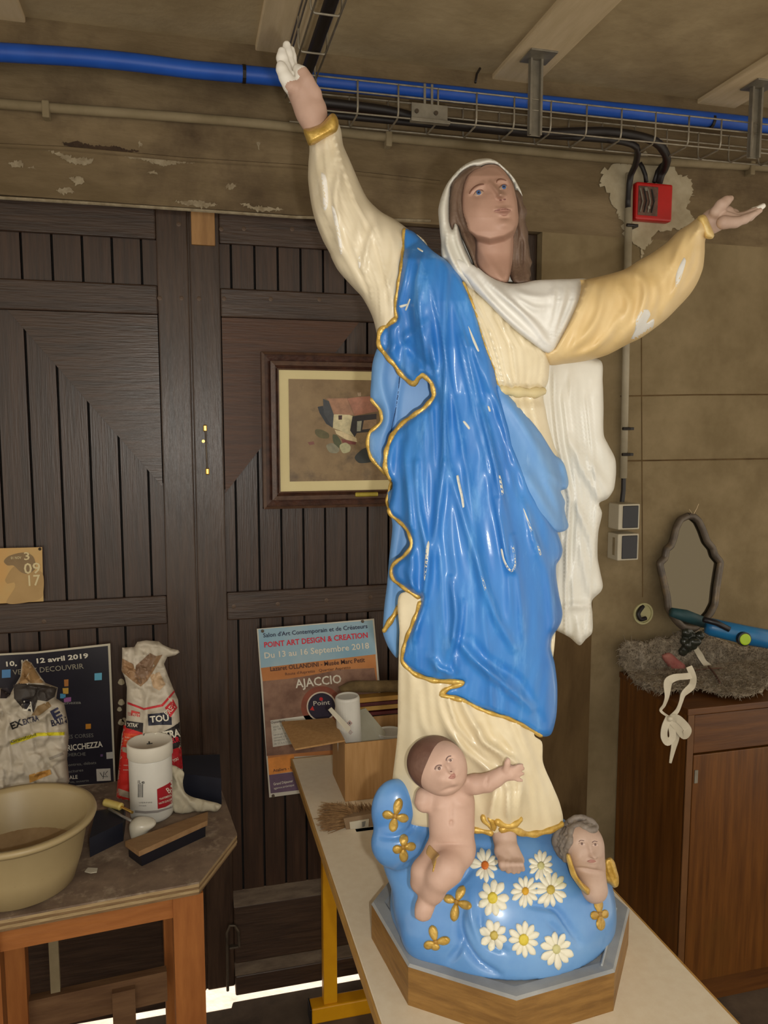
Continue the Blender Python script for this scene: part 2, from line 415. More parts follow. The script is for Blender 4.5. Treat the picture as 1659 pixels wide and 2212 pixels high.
# ragged white plaster round the junction box
rg = np.random.default_rng(3)
base = [(1302, 366), (1340, 352), (1380, 356), (1386, 333), (1402, 334), (1408, 358), (1455, 352), (1462, 370), (1488, 385), (1496, 420), (1484, 450), (1500, 470), (1478, 490), (1440, 498), (1420, 500), (1405, 528), (1390, 540), (1385, 560), (1380, 535), (1352, 512), (1347, 500), (1340, 470), (1322, 440), (1316, 418), (1296, 395)]
rag = []
for p in crom(base, 4, tens=0.3): rag.append((p[0]+rg.normal(0, 2.6), p[1]+rg.normal(0, 2.6)))
P2, F2 = tri2d(np.array(rag), 14.0)
mesh_obj('plaster_patch', flat(YC)(P2[:, 0], P2[:, 1], 0.003), [f[::-1] for f in F2], M_plas, wall)
# pale joists let into the ceiling, running away from the wall
for i, (xl, xr) in enumerate(((-0.56, -0.315), (0.195, 0.30), (0.805, 0.93), (1.42, 1.545), (-1.2, -1.0), (2.05, 2.18))):
    b = MB(); b.bbox((xl, -0.28, 2.508), (xr, YC-0.002, 2.53), 0.003); b.build('joist', M_strip, ceil)
b = MB(); b.box((-W_, YC-0.06, 2.46), (W_, YC+0.002, 2.521)); b.build('trim_4', M_conc2, kind='structure')

# ---------------------------------------------------------------- garage door, two leaves
def wood(name, a, c, sc, st, rough=0.55, spec=0.5): return mat(name, a, c, sc, rough, 0.12, stretch=st, spec=spec, detail=7)
M_dv = wood('door_wood_upright', (46, 32, 24), (68, 50, 38), 9, (9, 9, 0.7), 0.34)
M_dh = wood('door_wood_level', (46, 32, 24), (68, 50, 38), 9, (0.7, 9, 9), 0.42)
M_plank = wood('door_plank_wood', (44, 29, 21), (64, 44, 32), 9, (11, 9, 0.6), 0.37)
M_ply = wood('door_panel_wood', (46, 31, 21), (68, 47, 32), 8, (0.8, 9, 10), 0.34)
M_ply2 = wood('door_panel_reddish', (62, 34, 14), (80, 46, 20), 8, (0.8, 9, 10), 0.5)
M_brass = mat('brass', (190, 150, 70), (215, 180, 100), 30, 0.3, metal=0.8)
M_iron = mat('dull_iron', (70, 60, 50), (95, 84, 70), 30, 0.5, metal=0.5)
M_pale = mat('pale_wood', (138, 100, 56), (160, 120, 72), 10, 0.6, 0.1, stretch=(8, 8, 1))
M_dust = mat('dusty_wood', (76, 62, 50), (102, 88, 72), 14, 0.9, 0.2, stretch=(1, 4, 4))
M_screw = mat('screw_head', (84, 66, 52), rough=0.5, metal=0.3)
def leaf(n, x0, x1, sx, left):
    e = thing('door_%d' % n, None, None, (x0, YD, 0), kind='structure')
    s0, s1 = sx
    b = MB(); b.bbox((s0, YD, 0.042), (s1, YD+0.03, 2.15), 0.004); b.build('stile', M_dv, e)
    o0, o1 = ((x0, x0+0.085) if left else (x1-0.085, x1))
    b = MB(); b.bbox((o0, YD, 0.02), (o1, YD+0.03, 2.15), 0.004); b.build('stile', M_dv, e)
    r0, r1 = (o1, s0) if left else (s1, o0)
    for z0, z1, y, mt in ((2.074, 2.15, YD, M_dh), (1.890, 1.963, YD, M_dh), (1.093, 1.169, YD, M_dh), (0.112, 0.283, YD-0.006, M_dh), (0.02, 0.079, YD-0.012, M_dh)):
        b = MB(); b.bbox((r0, y, z0), (r1, YD+0.028, z1), 0.004); b.build('rail', mt, e)
    for z in (0.284, 0.08):
        b = MB(); b.hexa([(r0, YD-0.012, z), (r1, YD-0.012, z), (r1, YD+0.012, z+0.035), (r0, YD+0.012, z+0.035)], [(r0, YD-0.011, z+0.001), (r1, YD-0.011, z+0.001), (r1, YD+0.013, z+0.036), (r0, YD+0.013, z+0.036)]); b.build('ledge', M_dust, e)
    b = MB(); b.box((x0, YD+0.026, 0.042), (x1, YD+0.04, 2.148)); b.build('backing_board', M_dark, e)
    return e, r0, r1
D1, la, lb = leaf(1, -0.95, 0.027, (-0.050, 0.027), True)
D2, ra, rb = leaf(2, 0.030, 0.985, (0.030, 0.105), False)
def diag(x, left):
    # height of the sloping panel's edge at x
    if left:
        (x0, z0), (x1, z1) = (-0.40, 1.885), (-0.052, 1.455)
    else:
        (x0, z0), (x1, z1) = (0.107, 1.435), (0.47, 1.885)
    return z0+(z1-z0)*(x-x0)/(x1-x0)
def planks(e, a, c, xs, left):
    w = xs
    edges = []
    if left:
        x = c+0.030
        while x > a: edges.append((max(a, x-w+0.006), min(c, x))); x -= w
    else:
        x = a-0.028
        while x < c: edges.append((max(a, x), min(c, x+w-0.006))); x += w
    for (p, q) in edges:
        if q-p < 0.006: continue
        for z0, z1 in ((1.963, 2.074), (1.169, 1.89), (0.283, 1.093)):
            b = MB()
            y0, y1 = YD+0.012, YD+0.026
            if z1 == 1.89:
                t0 = min(1.89, diag(p, left)+0.01); t1 = min(1.89, diag(q, left)+0.01)
                if left and p < -0.40: t0 = t1 = 1.89
                if not left and q > 0.47: t0 = t1 = 1.89
            else: t0 = t1 = z1
            b.hexa([(p, y0, z0), (q, y0, z0), (q, y1, z0), (p, y1, z0)], [(p, y0, t0), (q, y0, t1), (q, y1, t1), (p, y1, t0)])
            b.build('plank', M_plank, e)
planks(D1, la, lb, 0.0695, True); planks(D2, ra, rb, 0.0600, False)
b = MB(); b.prism([(-0.40, YD+0.004, 1.889), (-0.052, YD+0.004, 1.889), (-0.052, YD+0.004, 1.455)], (0, 0.021, 0)); b.build('corner_panel', M_ply, D1)
b = MB(); b.prism([(0.107, YD+0.004, 1.435), (0.107, YD+0.004, 1.889), (0.47, YD+0.004, 1.889)], (0, 0.021, 0)); b.build('corner_panel', M_ply2, D2)
b = MB(); p = ony(412, 460, YD-0.006); q = ony(465, 531, YD-0.006); b.bbox((p[0], YD-0.008, q[2]), (q[0], YD+0.002, 2.15), 0.002); b.build('cover_strip', M_pale, D1)
for e, px in ((D1, [(386, 484), (345, 644), (392, 644), (95, 1343)]), (D2, [(478, 495), (527, 494), (631, 495), (484, 645), (585, 646), (690, 647), (430, 645), (505, 1310), (600, 1305), (705, 1297), (800, 1290), (560, 1980), (660, 1965)])):
    for x, y in px:
        p = ony(x, y, YD-0.0005); b = MB(); b.lathe([(0.006, 0), (0.006, 0.0015), (0.003, 0.002)], (p[0], YD+0.0005, p[2]), 10, (0, -1, 0)); b.build('screw', M_screw, e)
b = MB(); b.bbox((0.022, YD+0.004, 0.045), (0.036, YD+0.026, 2.148), 0.001); b.build('astragal', M_dv, D1)
# thin brass hook latch on the right leaf's stile
b = MB(); b.tube([ony(444, 925, YD-0.012), ony(446, 975, YD-0.012), ony(448, 1018, YD-0.012)], 0.0022, 6)
lt = b.build('latch_rod', M_iron, D2)
for x, y in ((443, 925), (448, 1018)):
    p = ony(x, y, YD-0.004); b = MB(); b.bbox((p[0]-0.005, YD-0.014, p[2]-0.009), (p[0]+0.005, YD+0.001, p[2]+0.009), 0.003); b.build('latch_mount', M_brass, D2)
p = ony(439, 953, YD-0.004); b = MB(); b.lathe([(0.004, 0), (0.004, 0.01)], p, 8, (0, -1, 0)); b.build('latch_pin', M_brass, D2)
# drop bolt near the floor
b = MB(); b.tube([ony(492, 2140, YD-0.012), ony(491, 2075, YD-0.012), ony(490, 2015, YD-0.012), ony(497, 1999, YD-0.012), ony(507, 1999, YD-0.012), ony(515, 2012, YD-0.012), ony(517, 2045, YD-0.012)], 0.004, 8); b.build('drop_bolt', M_iron, D2)
p = ony(505, 2046, YD-0.01); b = MB(); b.bbox((p[0]-0.012, YD-0.015, p[2]-0.003), (p[0]+0.012, YD+0.001, p[2]+0.003), 0.001); b.build('bolt_keeper', M_iron, D2)
for x, y, r in ((262, 1473, 7), (275, 1460, 5), (262, 1517, 7), (258, 1532, 5), (262, 1560, 7), (268, 1555, 5)):
    patch('plaster_splash', [(x+r*math.cos(t)*(1+0.15*math.sin(3*t)), y+r*math.sin(t)) for t in np.arange(0, 6.28, 0.5)], M_plas, D1, flat(YD+0.012), 0.001)

# ---------------------------------------------------------------- services under the ceiling
M_blue = mat('blue_pipe', (24, 80, 180), (34, 92, 196), 8, 0.45)
M_wire = mat('zinc_wire', (132, 124, 108), (160, 152, 136), 40, 0.4, metal=0.35)
M_steel = mat('zinc_steel', (120, 114, 102), (146, 140, 126), 20, 0.45, metal=0.4)
M_cab = mat('black_cable', (24, 18, 18), rough=0.5)
M_cab2 = mat('brown_cable', (58, 24, 18), rough=0.5)
M_tube = mat('painted_conduit', (124, 110, 82), (142, 128, 100), 10, 0.8)
e = thing('water_pipe', 'bright blue plastic pipe running along the wall just under the ceiling', 'pipe', ony(830, 190, 1.985))
pl = [ony(x, y, 1.985) for x, y in ((-900, 46), (-200, 100), (0, 113), (180, 124), (300, 136), (420, 151), (525, 160), (700, 177), (930, 199), (1200, 226), (1440, 249), (1659, 272), (1800, 288))]
b = MB(); b.tube(crom(pl, 0.05, False), 0.0195, 16); b.build('pipe', M_blue, e, smooth=True)
b = MB(); a = ony(527, 160, 1.985); b.tube([a+np.array([-0.004, 0, 0]), a+np.array([0.004, 0, 0])], 0.0208, 16); b.build('pipe_tie', M_cab, e)
b = MB(); a = ony(1535, 262, 1.985); b.tube([a+np.array([-0.004, 0, 0]), a+np.array([0.004, 0, 0])], 0.0208, 16); b.build('pipe_tie', M_cab, e)
e = thing('wall_conduit', 'thin conduit painted like the concrete along the lintel over the door', 'conduit', ony(500, 258, YC))
pl = [ony(x, y, YC-0.012) for x, y in ((-900, 150), (-150, 214), (0, 224), (110, 233), (350, 250), (570, 268), (850, 298), (1100, 322), (1300, 341), (1480, 352), (1659, 362), (1780, 370))]
b = MB(); b.tube(crom(pl, 0.08, False), 0.0115, 12); b.build('tube', M_tube, e, smooth=True)
for x, y in ((100, 234), (838, 298), (1620, 361)):
    p = ony(x, y, YC-0.012); b = MB(); b.bbox((p[0]-0.008, p[1]-0.015, p[2]-0.025), (p[0]+0.008, YC+0.001, p[2]+0.014), 0.003); b.build('clip', M_tube, e)
# wire basket tray along the wall
ZT, ZB, YF, YB = 2.410, 2.338, 1.86, 1.955
def tray(name, label, run, mk_pt, a, bb, step, gaps=()):
    e = thing(name, label, 'cable tray', mk_pt((a+bb)/2, 0.5, 0.0))
    for u, v in ((0, 1), (0, 0.64), (0.06, 0.0), (0.94, 0.0), (1, 0.64), (1, 1)):
        b = MB(); b.tube([mk_pt(a, u, v), mk_pt((a+bb)/2, u, v), mk_pt(bb, u, v)], 0.0022, 6); b.build('wire', M_wire, e, smooth=True)
    t = a+step*0.5
    while t < bb:
        pts = [mk_pt(t, 0, 1), mk_pt(t, 0, 0.5), mk_pt(t, 0.0, 0.2), mk_pt(t, 0.03, 0.06), mk_pt(t, 0.12, -0.03), mk_pt(t, 0.5, -0.03), mk_pt(t, 0.88, -0.03), mk_pt(t, 0.97, 0.06), mk_pt(t, 1, 0.2), mk_pt(t, 1, 0.5), mk_pt(t, 1, 1)]
        b = MB(); b.tube(pts, 0.0024, 6); b.build('hoop', M_wire, e, smooth=True); t += step
    return e
tr = tray('cable_tray', 'long galvanized wire basket tray fixed along the wall, below the ceiling', 'x', lambda t, u, v: np.array([t, YF+(YB-YF)*u, ZB+(ZT-ZB)*v+0.006*(t-0.34)]), 0.27, 1.9, 0.0985)
p = ony(930, 232, YF-0.004); b = MB(); b.bbox((p[0]-0.048, YF-0.008, ZB-0.004), (p[0]+0.042, YF-0.004, ZB+0.034), 0.001); b.bbox((p[0]-0.052, YF-0.02, ZB-0.012), (p[0]+0.045, YF-0.004, ZB-0.004), 0.001); b.bbox((p[0]-0.018, YF-0.007, ZB+0.03), (p[0]-0.012, YF-0.004, ZT+0.008), 0.001); b.bbox((p[0]+0.0, YF-0.007, ZB+0.03), (p[0]+0.006, YF-0.004, ZT+0.008), 0.001)
b.build('joint_plate', M_steel, tr)
for dx in (-0.036, 0.012):
    b = MB(); b.lathe([(0.005, 0), (0.005, 0.004)], (p[0]+dx, YF-0.008, ZB+0.014), 10, (0, -1, 0)); b.build('bolt', M_iron, tr)
for x in (0.862, 1.5):
    b = MB(); b.bbox((x-0.014, YF-0.012, ZB-0.012), (x-0.008, YF+0.0, 2.515), 0.001); b.bbox((x+0.014, YF-0.012, ZB-0.012), (x+0.02, YF+0.0, 2.515), 0.001); b.bbox((x-0.014, YF, ZB-0.012), (x+0.02, YF+0.003, 2.515), 0.001)
    b.bbox((x-0.03, YF-0.05, 2.504), (x+0.04, YF+0.02, 2.509), 0.001); b.build('hanger', M_steel, tr)
t2 = tray('cable_tray', 'wire basket tray coming forward under the ceiling, above the raised hand', 'y', lambda t, u, v: np.array([0.262+0.062*u+0.02*(1.95-t)*0, t, 2.405+0.07*v]), 0.7, 1.985, 0.16)
def cable(name, label, pts, r, mt, **kw):
    b = MB(); b.tube(crom(pts, 0.025, False), r, 8); return b.build(name, mt, smooth=True, label=label, cat='cable', **kw)
cable('power_cable', 'thick black cable lying forward in the tray above the raised hand', [(0.30, 1.96, 2.42), (0.30, 1.7, 2.42), (0.298, 1.3, 2.42), (0.296, 0.75, 2.42)], 0.014, M_cab)
cable('power_cable', 'black cable along the wall tray, bending down into the grey conduit', [(0.29, 1.925, 2.352), (0.5, 1.93, 2.355), (0.9, 1.925, 2.355), (1.12, 1.91, 2.355), (1.19, 1.92, 2.348), (1.228, 1.985, 2.325), (1.236, 2.02, 2.31), (1.238, 2.03, 2.27), (1.238, 2.03, 2.225)], 0.0085, M_cab)
cable('power_cable', 'black cable arching out of the tray down to the red junction box', [(0.30, 1.90, 2.37), (0.5, 1.90, 2.366), (0.62, 1.90, 2.352), (0.9, 1.90, 2.352), (1.1, 1.90, 2.372), (1.24, 1.915, 2.366), (1.305, 1.955, 2.345), (1.335, 2.01, 2.33), (1.335, 2.025, 2.32), (1.332, 2.03, 2.30)], 0.0115, M_cab)
cable('power_cable', 'reddish brown cable lying in the wall tray behind the joint plate', [(0.30, 1.94, 2.365), (0.45, 1.945, 2.378), (0.7, 1.945, 2.374), (0.95, 1.94, 2.37), (1.2, 1.94, 2.362)], 0.006, M_cab2)
cable('cable_end', 'short black cable end poking up from the wire tray to the ceiling', [ony(1027, 178, YF), ony(1030, 160, YF+0.02), ony(1037, 148, YF+0.04)], 0.003, M_cab)
# red junction box with a broken clear cover
e = thing('junction_box', 'red electrical junction box on a white plaster patch of the wall', 'junction box', ony(1408, 482, YC))
M_red = mat('red_plastic', (168, 16, 16), (184, 24, 20), 10, 0.4)
p = ony(1372, 393, 2.03); q = ony(1448, 481, 2.03)
b = MB(); b.bbox((p[0], 2.022, q[2]), (q[0], YC, p[2]), 0.006); b.build('box', M_red, e)
M_brn = mat('box_inside', (70, 46, 38), (104, 76, 62), 60, 0.5)
w = q[0]-p[0]; h = p[2]-q[2]
b = MB(); b.bbox((p[0]+0.006, 2.0195, q[2]+0.012), (p[0]+w*0.58, 2.0225, p[2]-0.012), 0.001); b.build('window', M_brn, e)
for k in range(4):
    b = MB(); x = p[0]+0.012+0.012*k; b.tube([(x, 2.018, q[2]+0.02), (x+0.006, 2.016, q[2]+0.05), (x-0.002, 2.018, p[2]-0.02)], 0.002, 6); b.build('wire', M_cab if k % 2 else M_steel, e)
b = MB(); b.bbox((p[0]+0.022, 2.016, p[2]-0.026), (p[0]+0.032, 2.019, p[2]-0.016), 0.001); b.bbox((p[0]+0.035, 2.016, q[2]+0.03), (p[0]+0.043, 2.019, q[2]+0.038), 0.001); b.build('terminal', M_steel, e)
for pts, lab in (([(1382, 352), (1388, 362), (1394, 378), (1396, 394)], 'short black cable stub leaning left over the red junction box'), ([(1442, 340), (1432, 352), (1420, 370), (1413, 394)], 'short black cable stub leaning right over the red junction box')):
    cable('cable_stub', lab, [ony(x, y, 2.032) for x, y in pts], 0.006, M_cab)
e = thing('conduit', 'pale grey vertical conduit on the wall beside the red junction box', 'conduit', ony(1336, 1060, YC))
M_pvc = mat('grey_conduit', (150, 140, 118), (166, 156, 134), 10, 0.5)
a = ony(1335, 372, 2.035); b = MB(); b.tube([(1.240, 2.033, a[2]), (1.246, 2.033, 1.9), (1.252, 2.033, 1.46)], 0.0105, 12); b.build('tube', M_pvc, e, smooth=True)
b = MB(); b.tube([(1.2525, 2.033, 1.462), (1.253, 2.033, 1.425), (1.25, 2.033, 1.39)], 0.007, 8); b.build('cable', M_cab, e)
for y in (484, 926, 982):
    z = ony(1335, y, 2.02)[2]; x = 1.24+0.012*(2.33-z)/0.88; b = MB(); b.tube([(x-0.012, 2.022, z), (x+0.012, 2.022, z)], 0.0045, 8); b.bbox((x+0.008, 2.02, z-0.004), (x+0.024, YC, z+0.004), 0.001); b.build('clip', M_cab, e)
# two surface boxes
M_white = mat('white_plastic', (176, 168, 148), (188, 180, 160), 10, 0.5)
M_blk = mat('black_plastic', (22, 22, 30), rough=0.35)
for k, (ya, yb, lab) in enumerate(((1088, 1143, 'upper of two white surface socket boxes with a black front'), (1152, 1209, 'lower of two white surface socket boxes with a slotted side'))):
    z1 = ony(1370, ya, 2.0)[2]; z0 = ony(1370, yb, 2.0)[2]
    e = thing('socket_box', lab, 'socket', (1.253, YC, z0), group='socket boxes on the wall')
    b = MB(); b.bbox((1.216, 1.993, z0), (1.285, YC, z1), 0.003); b.build('box', M_white, e)
    b = MB(); b.bbox((1.229, 1.990, z0+0.005), (1.279, 1.994, z1-0.005), 0.002); b.build('front', M_blk, e)
    if k:
        b = MB(); b.bbox((1.2148, 2.008, z0+0.014), (1.2162, 2.02, z1-0.012), 0.0004); b.build('slot', M_tube, e)
e = thing('flush_box', 'empty round flush box with a black cable bend in the wall', 'junction box', ony(1388, 1345, YC))
p = ony(1388, 1325, YC); b = MB(); b.lathe([(0.033, 0.0), (0.033, 0.006), (0.028, 0.006), (0.028, 0.0005), (0.0, 0.0005)], p, 28, (0, -1, 0), cap=False); b.build('rim', mat('cream_plastic', (172, 166, 120), (182, 176, 132), 10, 0.5), e, smooth=False)
b = MB(); b.tube(crom([p+np.array([-0.002, -0.004, 0.024]), p+np.array([-0.022, -0.012, 0.004]), p+np.array([-0.016, -0.014, -0.014]), p+np.array([0.004, -0.012, -0.012])], 0.004, False), 0.0065, 8); b.build('cable', M_cab, e, smooth=True)

# ---------------------------------------------------------------- things on the door
M_frame = wood('frame_wood', (50, 26, 18), (78, 46, 32), 12, (3, 3, 3), 0.4)
M_frame2 = wood('frame_wood_light', (72, 50, 38), (92, 66, 50), 12, (3, 3, 3), 0.45)
M_mat = mat('cream_mount', (214, 200, 150), (224, 210, 160), 5, 0.7)
e = thing('picture_frame', 'dark wood framed aerial photo of a house hung on the door', 'picture', (0.42, 2.06, 1.39))
x0, x1, z0, z1 = 0.204, 0.62, 1.393, 1.802
def ring(name, x0, x1, z0, z1, w, ya, yb, mt):
    b = MB()
    O = [(x0, z0), (x1, z0), (x1, z1), (x0, z1)]; I = [(x0+w, z0+w), (x1-w, z0+w), (x1-w, z1-w), (x0+w, z1-w)]
    for i in range(4):
        j = (i+1) % 4; q = [O[i], O[j], I[j], I[i]]
        b2 = MB(); b2.hexa([(a, YD-0.001, c) for a, c in q], [(O[i][0], ya, O[i][1]), (O[j][0], ya, O[j][1]), (I[j][0], yb, I[j][1]), (I[i][0], yb, I[i][1])]); b2.build(name, mt, e)
ring('frame_bar', x0, x1, z0, z1, 0.007, 2.052, 2.048, M_frame2); ring('frame_bar', x0+0.007, x1-0.007, z0+0.007, z1-0.007, 0.016, 2.054, 2.060, M_frame)
ring('frame_bar', x0+0.023, x1-0.023, z0+0.023, z1-0.023, 0.011, 2.052, 2.050, M_frame2); ring('frame_bar', x0+0.034, x1-0.034, z0+0.034, z1-0.034, 0.007, 2.056, 2.060, M_frame)
ring('frame_bar', x0+0.041, x1-0.041, z0+0.041, z1-0.041, 0.004, 2.056, 2.058, M_frame2)
b = MB(); b.box((x0+0.045, 2.062, z0+0.045), (x1-0.045, YD-0.002, z1-0.045)); b.build('mount', M_mat, e)
pic = flat(2.0615)
cP = crop(560, 740, 5.53)
M_ph = mat('photo_ground', (122, 98, 66), (146, 122, 86), 14, 0.45, c3=(96, 78, 56), s3=9)
px = lambda name, pts, c, e2: patch(name, cP(pts), mat('photo_'+name+str(c[0])+str(c[1]), c, tuple(min(255, int(v*1.18)) for v in c), 60, 0.45), ph, pic, e2)
q = [ony(*cP([p])[0], 2.0615) for p in ((350, 435), (375, 1660))]
b = MB(); b.box((q[0][0], 2.0606, q[1][2]), (x1-0.06, 2.0622, q[0][2])); ph = b.build('photo', M_ph, e)
px('house_wall', [(888, 860), (1030, 845), (1120, 880), (1150, 1130), (960, 1050), (880, 1020)], (186, 176, 140), 0.0012)
px('house_gable', [(762, 672), (830, 700), (890, 860), (878, 1020), (770, 850)], (60, 62, 66), 0.0013)
px('house_shade', [(697, 768), (762, 755), (775, 850), (880, 1020), (800, 970), (720, 840)], (42, 46, 52), 0.0011)
px('roof', [(800, 668), (1048, 665), (1130, 865), (890, 856), (835, 700)], (150, 112, 88), 0.0014)
px('roof', [(1052, 668), (1180, 650), (1330, 640), (1420, 820), (1140, 875)], (152, 104, 84), 0.00135)
px('porch', [(1115, 880), (1400, 850), (1400, 1060), (1165, 1080), (1140, 1130), (1085, 1050)], (44, 40, 44), 0.00125)
px('porch_wall', [(1170, 940), (1225, 935), (1210, 1060), (1165, 1060)], (150, 152, 136), 0.0014); px('porch_wall', [(1250, 930), (1400, 915), (1400, 1020), (1230, 1040)], (142, 116, 88), 0.0014)
px('window', [(945, 870), (990, 868), (988, 920), (948, 922)], (60, 36, 34), 0.0015); px('chimney', [(1170, 600), (1215, 595), (1215, 640), (1180, 640)], (150, 128, 104), 0.0016)
px('path', [(900, 1040), (1010, 1070), (1160, 1140), (1170, 1190), (1040, 1160), (920, 1090)], (190, 174, 138), 0.0013)
px('hedge', smoothpoly([(670, 1040), (740, 1040), (830, 1090), (830, 1140), (730, 1140), (670, 1090)], 20), (88, 82, 50), 0.0012)
px('shrub', smoothpoly([(800, 1230), (870, 1200), (930, 1240), (960, 1280), (930, 1320), (840, 1310)], 20), (122, 118, 98), 0.0015)
px('shrub', smoothpoly([(960, 1230), (1030, 1195), (1090, 1240), (1080, 1300), (1000, 1320)], 20), (160, 156, 122), 0.00155)
px('bush', smoothpoly([(880, 1100), (930, 1110), (980, 1200), (950, 1260), (890, 1200)], 20), (70, 74, 48), 0.0014)
px('flowers', [(980, 1150), (1040, 1165), (1160, 1190), (1150, 1220), (1000, 1205)], (112, 56, 50), 0.00145); px('flowers', [(580, 1190), (650, 1180), (660, 1215), (600, 1225)], (112, 70, 60), 0.0014)
px('bush', smoothpoly([(1140, 1370), (1240, 1270), (1320, 1260), (1390, 1400), (1200, 1440)], 20), (34, 38, 36), 0.0014)
p = ony(792, 1068, 2.05); b = MB(); b.bbox((p[0]-0.032, 2.0465, p[2]-0.006), (p[0]+0.032, 2.054, p[2]+0.006), 0.003); b.build('name_plate', mat('brass_plate', (150, 134, 40), (170, 152, 56), 20, 0.35, metal=0.3), e)
b = MB(); b.box((x0, 2.058, z0), (x1, YD-0.0005, z0+0.003)); b.build('frame_bar', M_frame, e)

def paper(name, label, cat_, corners, mt, Y, curl=0.0):
    P = [ony(x, y, Y) for x, y in corners]; o = MB().prism(P, (0, 0.0012, 0)).build(name, mt, label=label, cat=cat_); return o
# salon poster
P_ = crop(530, 1300, 4.0216)
Yp = 2.074
M_wp = mat('poster_white', (196, 190, 176), rough=0.6)
pos = paper('poster', 'salon art poster with a blue sky band and orange wall, pinned by the cardboard box', 'poster', P_([(100, 235), (1118, 146), (1240, 1560), (208, 1700)]), M_wp, Yp)
fp_ = flat(Yp)
def prt(pts, c, e2=0.0006, c2=None, nm='print', sc=30, **k): return patch(nm, P_(pts), mat('print_%d_%d_%d' % c, c, c2 or tuple(min(255, int(v*1.15)) for v in c), sc, 0.6, **k), pos, fp_, e2)
prt([(112, 240), (1105, 160), (1135, 455), (135, 575)], (124, 164, 186), c2=(160, 180, 188), sc=4)
prt([(135, 575), (270, 540), (420, 510), (700, 490), (1000, 460), (1130, 455), (1155, 800), (1190, 1300), (195, 1360), (150, 690)], (176, 112, 60), 0.0005, c2=(190, 128, 74), sc=10)
prt([(150, 690), (360, 670), (560, 640), (800, 590), (1120, 575), (1150, 760), (1190, 1250), (185, 1340)], (112, 80, 64), 0.0007, c2=(146, 112, 92), sc=22)
prt([(195, 1360), (420, 1325), (440, 1470), (205, 1505)], (196, 126, 56), 0.0008)
prt([(205, 1505), (1200, 1380), (1225, 1545), (220, 1665)], (92, 72, 92), 0.0008)
prt([(218, 1030), (700, 965), (760, 1180), (240, 1262)], (186, 182, 170), 0.0009)
for r, c, e2 in ((178, (122, 66, 48), 0.0009), (130, (190, 178, 160), 0.001), (118, (34, 26, 44), 0.0011)):
    prt([(662+r*math.cos(t), 910+r*math.sin(t)) for t in np.arange(0, 6.28, 0.2)], c, e2)
prt([(658+16*math.cos(t), 845+16*math.sin(t)) for t in np.arange(0, 6.28, 0.5)], (180, 30, 36), 0.0013)
prt([(560, 940), (585, 905), (600, 945)], (180, 40, 36), 0.0013)
T_navy = mat('ink_navy', (36, 36, 66), rough=0.6); T_red = mat('ink_red', (204, 24, 50), rough=0.6); T_wht = mat('ink_white', (214, 208, 192), rough=0.6); T_brn = mat('ink_brown', (70, 40, 34), rough=0.6); T_blk = mat('ink_black', (24, 22, 24), rough=0.6); T_gry = mat('ink_grey', (120, 118, 112), rough=0.6)
for body, a, c, cap, mt, bold in (
    ("Salon d'Art Contemporain et de Créateurs", (155, 310), (1062, 228), 36, T_navy, 0.012), ("POINT ART DESIGN & CREATION", (163, 398), (1065, 311), 46, T_red, 0.02),
    ("Du 13 au 16 Septembre 2018", (163, 492), (1077, 404), 50, T_wht, 0.016), ("Lazaret OLLANDINI - Musée Marc Petit", (215, 603), (1040, 522), 38, T_brn, 0.016),
    ("Route d'Aspretto   Quartier Aspretto", (345, 640), (915, 580), 24, T_brn, 0.0), ("AJACCIO", (440, 748), (837, 703), 72, T_wht, 0.016),
    ("Point", (588, 902), (735, 890), 38, T_wht, 0.0), ("Ouverture", (222, 1060), (345, 1042), 20, T_brn, 0.01), ("jeudi 13,", (240, 1095), (330, 1082), 16, T_gry, 0.0),
    ("de 18 h", (242, 1120), (330, 1106), 16, T_gry, 0), ("vendredi 14,", (245, 1165), (360, 1148), 16, T_gry, 0), ("samedi 15,", (247, 1190), (360, 1173), 16, T_gry, 0),
    ("dimanche 16", (248, 1214), (375, 1195), 16, T_gry, 0), ("de 11 h à 21 h", (250, 1243), (390, 1222), 16, T_gry, 0),
    ("Ateliers - Rencontres", (243, 1480), (560, 1430), 26, T_brn, 0.012), ("Grand Déjeuner", (245, 1595), (415, 1565), 22, T_wht, 0.01), ("agence.artistique", (248, 1630), (425, 1598), 18, T_wht, 0)):
    text(body, P_([a])[0], P_([c])[0], cap/4.0216, mt, pos, fp_, bold, e=0.0016)
for x, y in ((567, 1363), (783, 1342), (590, 1719)):
    b = MB(); b.lathe([(0.0045, 0), (0.004, 0.004), (0.0, 0.0045)], ony(x, y, Yp), 10, (0, -1, 0)); b.build('pin', M_iron, pos)
